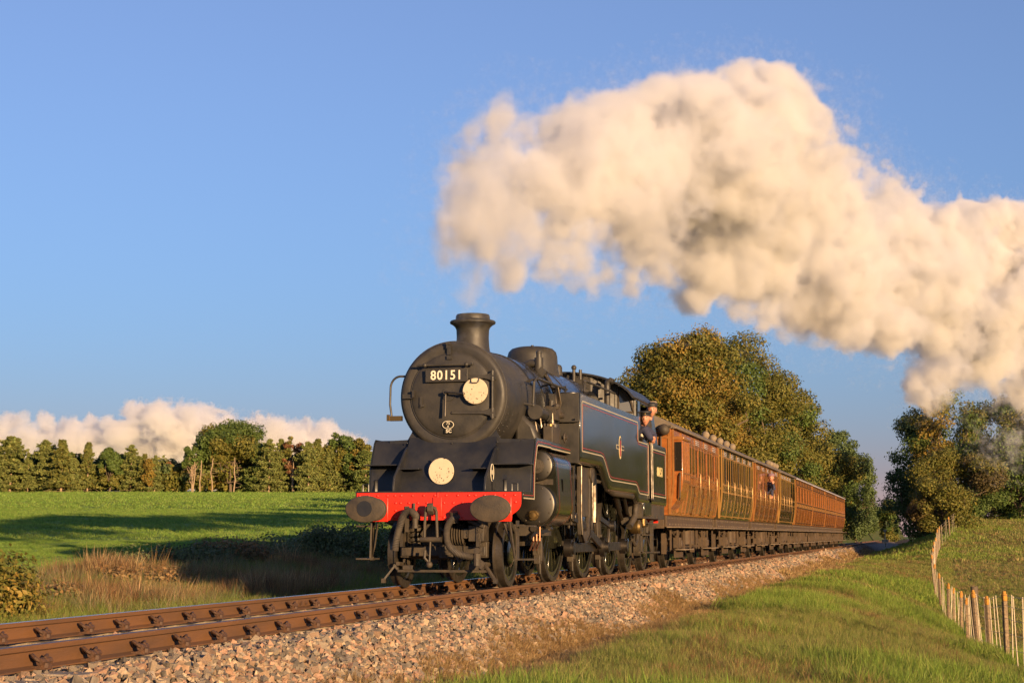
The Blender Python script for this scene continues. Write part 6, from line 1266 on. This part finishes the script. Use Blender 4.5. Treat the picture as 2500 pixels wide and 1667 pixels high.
def litter():
    n = 900; y = rng.uniform(-11, 14, n); x = 2.9 + 4.6 * rng.random(n); k = noise2(x * 1.3, y * .5, .9, 54) + .3 * rng.random(n) > .28; x, y = x[k], y[k]; n = len(x); s = .15 * rng.uniform(.5, 1.4, n)
    tufts("dead_stalks", "brown dead bracken and stalks lying in patches on the embankment grass", x, y, s, palette(n, rng, [(.16, .085, .04), (.11, .065, .035), (.22, .13, .06)]), T_flat, 160, s * .9, .3)
litter()
def edge_lim(y, x): return 1.86 + .32 * noise2(x * 0, y, .35, 31) + .22 * noise2(x, y, 1.4, 32)
def dry_edge():
    for y0, y1, n, h, T, k_ in ((-13.5, 6, 24000, .095, T_flat, 0), (6, 30, 17000, .11, T_flat, 1), (30, 112, 9000, .18, T_mid, 2)):
        y = rng.uniform(y0, y1, n); x = edge_lim(y, np.full(n, 2.)) - .05 + rng.exponential(.62, n); k = x < 4.6; x, y = x[k], y[k]; n = len(x)
        c = pick(rng.random(n), sstep(2.5, 4.0, x) * .6, palette(n, rng, MIXED), palette(n, rng, STRAW)); s = h * rng.uniform(.6, 1.4, n)
        tufts("dry_grass", "flattened straw coloured grass fringe along the foot of the ballast" + ("", ", mid distance", ", far end")[k_], x, y, s, c, T, 110 + k_, s * .7, .15)
dry_edge()
def pasture():
    for y0, y1, n, h, T, k_ in ((-3, 25, 22000, .075, T_fine, 0), (25, 60, 20000, .12, T_mid, 1), (60, 112, 14000, .18, T_far, 2)):
        y = rng.uniform(y0, y1, n); x = np.interp(y, FENCE_Y, FENCE_X) + .3 + rng.uniform(0, 9 + .16 * y, n); t = noise2(x, y, .3, 56) + .5 * noise2(x, y, 1.1, 57); c = pick(rng.random(n), .16 + .22 * t, palette(n, rng, STRAW) * .8, palette(n, rng, PAST)); s = h * rng.uniform(.6, 1.4, n)
        tufts("pasture_grass", "short grazed grass of the pasture beyond the wire fence" + ("", ", mid distance", ", at the top")[k_], x, y, s, c, T, 120 + k_, s * .8)
pasture()
def verge():
    for y0, y1, n, h, T, k_ in ((-13, 5, 20000, .26, T_lush, 0), (5, 26, 14000, .26, T_lush, 1), (26, 75, 9000, .24, T_mid, 2)):
        y = rng.uniform(y0, y1, n); x = -1.95 - 6.2 * rng.random(n) ** 1.15; c = pick(rng.random(n), .5, palette(n, rng, MIXED), palette(n, rng, FRESH)); s = h * (.45 + .75 * (1 - sstep(-3.1, -2.2, x))) * rng.uniform(.6, 1.25, n)
        tufts("verge_grass", "long green grass along the far rail on the field side" + ("", ", beside the engine", ", beside the coaches")[k_], x, y, s, c, T, 130 + k_)
    n = 17000; y = rng.uniform(-13, 15, n); x = -3.3 - 5.4 * rng.random(n) ** .9; t = noise2(x, y, .5, 58) - .055 * np.maximum(0, y) + .5 * sstep(-4.4, -5.8, x); k = (t > -.02) & (x < -4.2); x, y = x[k], y[k]; n = len(x)
    s = (.40 + .22 * noise2(x, y, .7, 59)) * rng.uniform(.6, 1.15, n) * (1 + .5 * (rng.random(n) < .04)); c = pick(rng.random(n), .5, palette(n, rng, STRAW), palette(n, rng, BRACK))
    tufts("tall_dry_grass", "tall rusty dry grass and bracken left of the track below the field", x, y, s, c, T_tall, 140, None, .12)
    n = 5000; y = rng.uniform(0, 42, n); x = -4.2 - 4.8 * rng.random(n); s = .42 * rng.uniform(.5, 1.3, n); c = palette(n, rng, [(.26, .20, .11), (.20, .20, .09), (.30, .22, .12), (.16, .20, .075)])
    tufts("weeds", "dull brown weeds in the shade along the field's near edge", x, y, s, c, T_tall, 141, None, .2)
verge()
def crop():
    for s0, s1, n, h, T, k_ in ((24, 52, 30000, .075, T_fine, 0), (52, 110, 26000, .14, T_mid, 1), (110, 234, 24000, .26, T_far, 2)):
        s = np.sqrt(rng.uniform(s0 ** 2, s1 ** 2, n)); q = rng.uniform(-.345, .03, n) * s; x = 6.49 - .243 * s + .97 * q; y = -21.2 + .97 * s + .243 * q; k = (x < -8.2 + noise2(x, y, .3, 60)); x, y = x[k], y[k]; n = len(x)
        z = h * rng.uniform(.7, 1.3, n); tufts("crop", "short green winter crop in the field left of the train" + (", near edge", ", middle", ", far side")[k_], x, y, z, palette(n, rng, CROP), T, 150 + k_, z * (.8, .6, .45)[k_])
crop()
# ---------------------------------------------------------------- steam and clouds: voxel grids held in memory
def fbm_grid(shape, base, octaves, rng, gain=0.5, lac=2.0, ridged=False, billow=False):
    """Value noise summed over octaves on a grid; base = lattice cells along each axis in the first octave."""
    out = np.zeros(shape, np.float32); amp = 1.0; tot = 0.0
    cells = np.array(base, float)
    for o in range(octaves):
        n = [int(max(2, math.ceil(c))) + 3 for c in cells]
        lat = rng.random(n).astype(np.float32) * 2 - 1
        a = lat
        for ax in range(3):
            t = np.linspace(0, cells[ax], shape[ax], dtype=np.float32)
            i = np.minimum(t.astype(int), n[ax] - 2); f = (t - i).astype(np.float32); f = f * f * (3 - 2 * f)
            sh = [1, 1, 1]; sh[ax] = -1; f = f.reshape(sh)
            a = np.take(a, i, axis=ax) * (1 - f) + np.take(a, i + 1, axis=ax) * f
        if billow: a = np.abs(a) * 2 - 0.66
        out += a * np.float32(amp); tot += amp; amp *= gain; cells = cells * lac
    return out / tot

def volume_thing(name, dens, lo, hi, mat, hull_mat, thr, rot=0.0, loc=(0, 0, 0), hull_vox=0.5):
    """One mesh object whose geometry nodes build a voxel grid from DENS (numpy, x*y*z) plus the closed hull of its denser part."""
    nx, ny, nz = dens.shape
    me = bpy.data.meshes.new(name); me.vertices.add(dens.size)
    at = me.attributes.new("dens", 'FLOAT', 'POINT'); at.data.foreach_set("value", np.ascontiguousarray(dens, np.float32).ravel())
    ob = bpy.data.objects.new(name, me); COL.objects.link(ob); ob.rotation_euler[2] = rot; ob.location = loc
    ng = bpy.data.node_groups.new(name, 'GeometryNodeTree')
    ng.interface.new_socket("Geometry", in_out='INPUT', socket_type='NodeSocketGeometry')
    ng.interface.new_socket("Geometry", in_out='OUTPUT', socket_type='NodeSocketGeometry')
    N, L = ng.nodes, ng.links
    gi = N.new("NodeGroupInput"); go = N.new("NodeGroupOutput")
    pos = N.new("GeometryNodeInputPosition")
    mp = N.new("ShaderNodeMapRange"); mp.data_type = 'FLOAT_VECTOR'; mp.clamp = True
    L.new(pos.outputs[0], mp.inputs["Vector"])
    for k, v in (("From Min", lo), ("From Max", hi), ("To Min", (0, 0, 0)), ("To Max", (nx - 1, ny - 1, nz - 1))):
        [s for s in mp.inputs if s.name == k and s.type == 'VECTOR'][0].default_value = v
    outv = [s for s in mp.outputs if s.type == 'VECTOR'][0]
    rd = N.new("ShaderNodeVectorMath"); rd.operation = 'ADD'; rd.inputs[1].default_value = (.5, .5, .5); L.new(outv, rd.inputs[0])
    fl = N.new("ShaderNodeVectorMath"); fl.operation = 'FLOOR'; L.new(rd.outputs[0], fl.inputs[0])
    dt = N.new("ShaderNodeSeparateXYZ"); L.new(fl.outputs[0], dt.inputs[0])
    def ii(op, a, b):
        m = N.new("FunctionNodeIntegerMath"); m.operation = op
        for q, s in ((a, 0), (b, 1)):
            if isinstance(q, int): m.inputs[s].default_value = q
            else: L.new(q, m.inputs[s])
        return m.outputs[0]
    i1 = ii('ADD', ii('MULTIPLY', dt.outputs[0], ny), dt.outputs[1])
    i2 = ii('ADD', ii('MULTIPLY', i1, nz), dt.outputs[2])
    na = N.new("GeometryNodeInputNamedAttribute"); na.data_type = 'FLOAT'; na.inputs[0].default_value = "dens"
    si = N.new("GeometryNodeSampleIndex"); si.data_type = 'FLOAT'; si.domain = 'POINT'
    L.new(gi.outputs[0], si.inputs["Geometry"]); L.new(na.outputs[0], si.inputs["Value"]); L.new(i2, si.inputs["Index"])
    vc = N.new("GeometryNodeVolumeCube")
    L.new(si.outputs[0], vc.inputs["Density"]); vc.inputs["Background"].default_value = 0
    vc.inputs["Min"].default_value = lo; vc.inputs["Max"].default_value = hi
    vc.inputs["Resolution X"].default_value = nx; vc.inputs["Resolution Y"].default_value = ny; vc.inputs["Resolution Z"].default_value = nz
    sm = N.new("GeometryNodeSetMaterial"); sm.inputs["Material"].default_value = mat; L.new(vc.outputs[0], sm.inputs[0])
    jn = N.new("GeometryNodeJoinGeometry")
    if hull_mat is not None:
        vm = N.new("GeometryNodeVolumeToMesh"); L.new(vc.outputs[0], vm.inputs[0])
        vm.resolution_mode = 'VOXEL_SIZE'; vm.inputs["Voxel Size"].default_value = hull_vox; vm.inputs["Threshold"].default_value = thr
        s2 = N.new("GeometryNodeSetMaterial"); s2.inputs["Material"].default_value = hull_mat; L.new(vm.outputs[0], s2.inputs[0])
        L.new(s2.outputs[0], jn.inputs[0])
    L.new(sm.outputs[0], jn.inputs[0])
    L.new(jn.outputs[0], go.inputs[0])
    me.materials.append(mat)
    md = ob.modifiers.new("grid", 'NODES'); md.node_group = ng
    return ob

def vapour_mat(name, color, dens, aniso, fine=0.):
    m = bpy.data.materials.new(name); m.use_nodes = True; n = m.node_tree.nodes; l = m.node_tree.links; n.clear()
    o = n.new("ShaderNodeOutputMaterial"); v = n.new("ShaderNodeVolumePrincipled")
    v.inputs["Color"].default_value = color; v.inputs["Density"].default_value = dens
    v.inputs["Density Attribute"].default_value = "density"; v.inputs["Anisotropy"].default_value = aniso
    if fine:                                               # torn edges finer than the grid
        a = n.new("ShaderNodeAttribute"); a.attribute_name = "density"; tc = n.new("ShaderNodeTexCoord"); z = n.new("ShaderNodeTexNoise"); z.inputs["Scale"].default_value = fine; z.inputs["Detail"].default_value = 3; z.inputs["Roughness"].default_value = .65
        l.new(tc.outputs["Object"], z.inputs[0])
        def mth(op, p, q):
            k = n.new("ShaderNodeMath"); k.operation = op
            for i, w in enumerate((p, q)):
                if isinstance(w, (int, float)): k.inputs[i].default_value = w
                else: l.new(w, k.inputs[i])
            return k.outputs[0]
        d = mth('MULTIPLY', mth('MAXIMUM', mth('SUBTRACT', mth('MULTIPLY', a.outputs["Fac"], 1.25), mth('MULTIPLY', mth('SUBTRACT', z.outputs[0], .40), .75)), 0.), dens)
        l.new(d, v.inputs["Density"]); v.inputs["Density Attribute"].default_value = ""
    l.new(v.outputs[0], o.inputs["Volume"]); return m
hull_m = bpy.data.materials.new("vapour_edge"); hull_m.use_nodes = True
_n = hull_m.node_tree.nodes; _n.clear(); _o = _n.new("ShaderNodeOutputMaterial"); _t = _n.new("ShaderNodeBsdfTransparent")
hull_m.node_tree.links.new(_t.outputs[0], _o.inputs["Surface"])

PUFF = [l.split() for l in """1088 722 12 .42
1090 700 14 .42
1089 675 20 .42
1092 650 28 .44
1088 620 38 .46
1120 595 46 .55
1062 580 36 .5
1060 545 34 .55
1150 620 34 .45
1170 585 40 .6
1150 560 55 .8
1075 500 42 .8
1062 440 36 .8
1060 385 34 .8
1085 400 56 1
1075 330 40 .8
1105 320 50 1
1190 290 56 1
1150 280 34 1
1210 268 34 1
1190 400 110 1
1135 480 85 1
1210 540 85 1
1180 600 45 .7
1350 236 58 1
1305 262 46 1
1400 240 46 1
1310 320 100 1
1335 450 130 1
1290 560 75 1
1385 590 52 .8
1455 232 42 1
1520 222 50 1
1450 310 115 1
1480 450 140 1
1490 555 85 1
1468 640 36 .9
1455 685 22 .8
1530 600 55 .9
1580 228 50 1
1600 300 120 1
1640 440 140 1
1640 560 75 1
1650 202 46 1
1700 186 42 1
1730 225 76 1
1810 225 42 1
1860 275 40 1
1760 360 105 1
1790 480 120 1
1700 620 65 1
1770 640 95 1
1900 440 74 1
1900 540 110 1
1880 660 105 1
1815 745 46 .8
2020 480 78 1
2030 590 115 1
2000 700 95 1
1960 745 40 .9
2140 510 84 1
2160 620 120 1
2140 740 105 1
2060 760 50 1
2270 560 95 1
2290 690 120 1
2270 800 100 1
2185 850 62 1
2160 890 34 .9
2390 590 100 1
2400 740 130 1
2400 850 85 .9
2470 690 130 1
2300 930 60 .10
2400 960 70 .13
2270 1010 40 .06
2440 1030 60 .09
2340 1030 50 .10
1340 640 30 .25
1250 620 26 .3
1230 430 120 1.01
1400 390 165 1.01
1560 380 180 1.01
1710 420 170 1.01
1830 520 150 1.01
1960 600 140 1.01
2110 640 150 1.01
2270 690 165 1.01
2420 730 180 1.01
1200 510 62 1.01
1330 530 72 1.01
1470 560 72 1.01
1630 580 90 1.01
1750 620 85 1.01
1850 680 80 1.01""".splitlines()]
def steam_build():
    dx = [1040, 1088, 1300, 1500, 1700, 1900, 2050, 2200, 2400, 2650]; dd = [23.3, 23.6, 25.6, 28.6, 32.5, 37.5, 42.5, 48.5, 56.5, 66]
    rm = cam_ob.rotation_euler.to_matrix(); rng = np.random.default_rng(8)
    S = []
    for x, y, r, d in [[float(q) for q in l] for l in PUFF]:
        D = np.interp(x, dx, dd); big = min(r / 100, 1.2)
        D += (d <= 1) * rng.uniform(-1, 1) * (0.15 if r < 42 and x < 1160 else 1.5 * D / 30)
        v = Vector(((x * 1.06293 - 1250) / 4053.5, -(y * 1.06293 - 833.5) / 4053.5, -1.0)) * D
        p = CAM + rm @ v
        S.append((p.x, p.y, p.z, r * 1.06293 / 4053.5 * D, d))
    S = np.array(S)
    rot = math.atan2(S[-1, 1] - S[0, 1], S[-1, 0] - S[0, 0])
    org = Vector((0, 0, 0)); c, s = math.cos(rot), math.sin(rot)
    P = np.stack([S[:, 0] * c + S[:, 1] * s, -S[:, 0] * s + S[:, 1] * c, S[:, 2]], 1)
    pad = 1.0; lo = (P - S[:, 3:4]).min(0) - pad; hi = (P + S[:, 3:4]).max(0) + pad
    h = STEAM_VOX; sh = [int(math.ceil(q / h)) for q in (hi - lo)]
    print("steam grid", sh, np.prod(sh) / 1e6, "M")
    ax = [np.linspace(lo[i], hi[i], sh[i], dtype=np.float32) for i in range(3)]
    size = (hi - lo)
    wl = [fbm_grid(sh, size / 2.6, 2, rng, 0.5) for _ in range(3)]
    ws = [fbm_grid(sh, size / 0.8, 3, rng, 0.6) for _ in range(3)]
    F = np.full(sh, 0.0, np.float32); A = np.full(sh, 0.0, np.float32); KS = 5.0
    for k in range(len(P)):
        r = S[k, 3]; m = max(1.3, r * 1.1); q = min(r, 1.6)
        sl = tuple(slice(max(0, int((P[k, i] - r - m - lo[i]) / h)), min(sh[i], int((P[k, i] + r + m - lo[i]) / h) + 2)) for i in range(3))
        d = 0
        for i in range(3):
            shp = [1, 1, 1]; shp[i] = -1
            d = d + (ax[i][sl[i]].reshape(shp) - P[k, i] + wl[i][sl] * (.8 * q) + ws[i][sl] * (.85 * min(q, 1.0))) ** 2
        f = (r - np.sqrt(d)) / min(max(r, .5), 1.3)
        F[sl] += np.exp(KS * np.minimum(f, 1.5)); A[sl] = np.maximum(A[sl], S[k, 4] * np.clip((f + 0.45) / 0.5, 0, 1))
    del wl, ws
    F = np.log(F + 1e-6) / KS - .01
    bil = fbm_grid(sh, size / 1.8, 6, rng, 0.72, 2.1, billow=True)
    tx = np.clip((ax[0] - P[:, 0].min() - 8) / 18, 0, 1)[:, None, None].astype(np.float32)
    bil = bil * (1 - tx) + tx * .8 * fbm_grid(sh, size / 3.4, 5, rng, 0.60, 2.1, billow=True)
    fbm = fbm_grid(sh, size / 1.1, 5, rng, 0.78, 2.0)
    Z = (ax[2][None, None, :] - np.interp(ax[0], [P[:, 0].min(), P[:, 0].min() + 9, P[:, 0].max()], [9.0, 10.0, 7.5]).astype(np.float32)[:, None, None]) / 2.2
    under = np.clip(.5 - Z * .5, 0, 1)                      # the underside and the chimney end tear into wisps, the top stays billowy
    frnt = np.clip(1 - (ax[0] - P[:, 0].min()) / 8.0, 0, 1)[:, None, None].astype(np.float32); tear = np.maximum(under, frnt)
    G = F - bil * 1.5 - fbm * (.4 + 1.4 * tear) * (1 - .55 * tx)
    soft = 0.07 + .13 * tear
    D = np.clip(G / soft, 0, 1); D = D * D * (3 - 2 * D)
    G = G - 1.4 * frnt * fbm_grid(sh, size / .55, 4, rng, .75)
    D = np.clip(G / soft, 0, 1); D = D * D * (3 - 2 * D)
    wisp = fbm_grid(sh, size * np.array([1 / .8, 1 / .8, 1 / 1.9]), 6, rng, 0.68)
    D *= (0.75 - .45 * tear + (.25 + .45 * tear) * np.clip(G * 1.1, 0, 1)) * (1 - .75 * frnt * np.clip(.6 - wisp * 2.5, 0, 1))
    thin = np.clip((F + 0.7) / 0.6, 0, 1) * np.clip(wisp * 4.5 - 0.35, 0, 1) * (.03 + 0.14 * tear)
    D = np.maximum(D, thin) * np.clip(A, 0, 1)
    low = np.clip(A, 0, 1) < 0.65
    D = np.where(low, D * np.clip(0.1 + wisp * 6, 0, 2.2), D)
    J = np.zeros(sh, np.float32)                            # thin streaky exhaust climbing from the chimney mouth
    for k in range(12):
        r = S[k, 3] * 1.4; sl = tuple(slice(max(0, int((P[k, i] - 2.2 * r - lo[i]) / h)), min(sh[i], int((P[k, i] + 2.2 * r - lo[i]) / h) + 2)) for i in range(3))
        d = sum((ax[i][sl[i]].reshape([-1 if q == i else 1 for q in range(3)]) - P[k, i]) ** 2 for i in range(3)); J[sl] += np.exp(-d / (r * r)) * S[k, 4]
    strk = fbm_grid(sh, size * np.array([1 / .22, 1 / .22, 1 / .75]), 4, rng, 0.7)
    D = np.maximum(D, np.clip(J, 0, 1.2) * np.clip(strk * 3.8 + .02, 0, 1) * .5)
    D[D < 0.004] = 0
    D[:2] = 0; D[-2:] = 0; D[:, :2] = 0; D[:, -2:] = 0; D[:, :, :2] = 0; D[:, :, -2:] = 0
    ob = volume_thing("steam_plume", D, tuple(lo), tuple(hi), vapour_mat("steam", (0.93, 0.925, 0.926, 1), 4.6, 0.1, 4.5), hull_m, 0.35, rot=rot, hull_vox=0.3)
    ob["label"] = "billowing cream white steam plume blowing back from the engine chimney over the train"; ob["category"] = "steam"; ob["kind"] = "stuff"
    return ob
STEAM_VOX = 0.062
steam_build()
# ---------------------------------------------------------------- cloud bank on the horizon
CLD = [(1050, 420, 210), (1350, 430, 190), (1650, 450, 180), (1950, 460, 160), (700, 430, 140), (400, 420, 140), (100, 420, 140), (2200, 500, 120), (1000, 200, 90), (900, 175, 70), (840, 160, 45), (1130, 235, 100), (1200, 180, 45), (1290, 240, 90), (1420, 255, 75), (1000, 330, 160), (1200, 350, 160), (1400, 370, 130), (1560, 275, 60), (1640, 290, 90), (1740, 280, 60), (1760, 330, 90), (1880, 275, 60), (1920, 320, 90), (2060, 320, 80), (2150, 370, 80), (2260, 400, 60), (300, 230, 50), (380, 230, 50), (150, 230, 50), (50, 240, 60), (-60, 250, 70), (480, 275, 60), (600, 260, 55), (700, 235, 50), (770, 300, 90), (600, 370, 100), (300, 330, 90), (150, 340, 90), (-20, 350, 90), (450, 380, 90), (820, 430, 100), (1050, 440, 150), (1300, 450, 130), (1500, 420, 120), (1700, 430, 120), (1900, 430, 110), (2080, 450, 100), (2300, 480, 90), (2500, 520, 90), (100, 430, 90), (650, 460, 80), (350, 460, 90)]
def cloud_build():
    rng = np.random.default_rng(9); D0 = 3200.; K = .38265 / 4053.5 * D0; S = []
    for x, y, r in CLD:
        D = D0 + rng.uniform(-1, 1) * 60 + (0 if r < 100 else 40); p = at(x * .38265, 940 + y * .38265, D); S.append((*p, r * K * 1.2))
    S = np.array(S); rot = R(14.058); c, s = math.cos(rot), math.sin(rot); P = np.stack([S[:, 0] * c + S[:, 1] * s, -S[:, 0] * s + S[:, 1] * c, S[:, 2]], 1)
    lo = (P - S[:, 3:4]).min(0) - 12; hi = (P + S[:, 3:4]).max(0) + 12; lo[2] = max(lo[2], 60); h = 2.1; sh = [int(math.ceil(q / h)) for q in (hi - lo)]; print("cloud grid", sh)
    ax = [np.linspace(lo[i], hi[i], sh[i], dtype=np.float32) for i in range(3)]; size = hi - lo
    wp = [fbm_grid(sh, size / 75., 4, rng, .6) for _ in range(2)]; bil = fbm_grid(sh, size / 30., 5, rng, .62, 2.1, billow=True); F = np.full(sh, -9., np.float32)
    for k in range(len(P)):
        r = S[k, 3]; X = ax[0][:, None, None] - P[k, 0]; i0, i1 = max(0, int((P[k, 0] - 1.7 * r - lo[0]) / h)), min(sh[0], int((P[k, 0] + 1.7 * r - lo[0]) / h) + 2); sl = slice(i0, i1)
        q = np.sqrt((X[sl] + wp[0][sl] * min(r * .6, 48)) ** 2 + (ax[1][None, :, None] - P[k, 1]) ** 2 + (ax[2][None, None, :] - P[k, 2] + wp[1][sl] * min(r * .6, 48)) ** 2); F[sl] = np.maximum(F[sl], (r - q) / min(r, 60.))
    G = F - bil * .9 - .4 * fbm_grid(sh, size / 22., 4, rng, .6); D = np.clip(G / .30, 0, 1).astype(np.float32); D[D < .01] = 0
    for a in range(3): D[tuple(slice(0, 1) if q == a else slice(None) for q in range(3))] = 0; D[tuple(slice(-1, None) if q == a else slice(None) for q in range(3))] = 0
    ob = volume_thing("cloud", D, tuple(lo), tuple(hi), vapour_mat("cloud_vapour", (.98, .972, .968, 1), .06, .2), hull_m, .35, rot=rot, hull_vox=8.)
    tag(ob, "bank of white cumulus cloud low over the trees on the left horizon", "cloud", None, "stuff")
cloud_build()
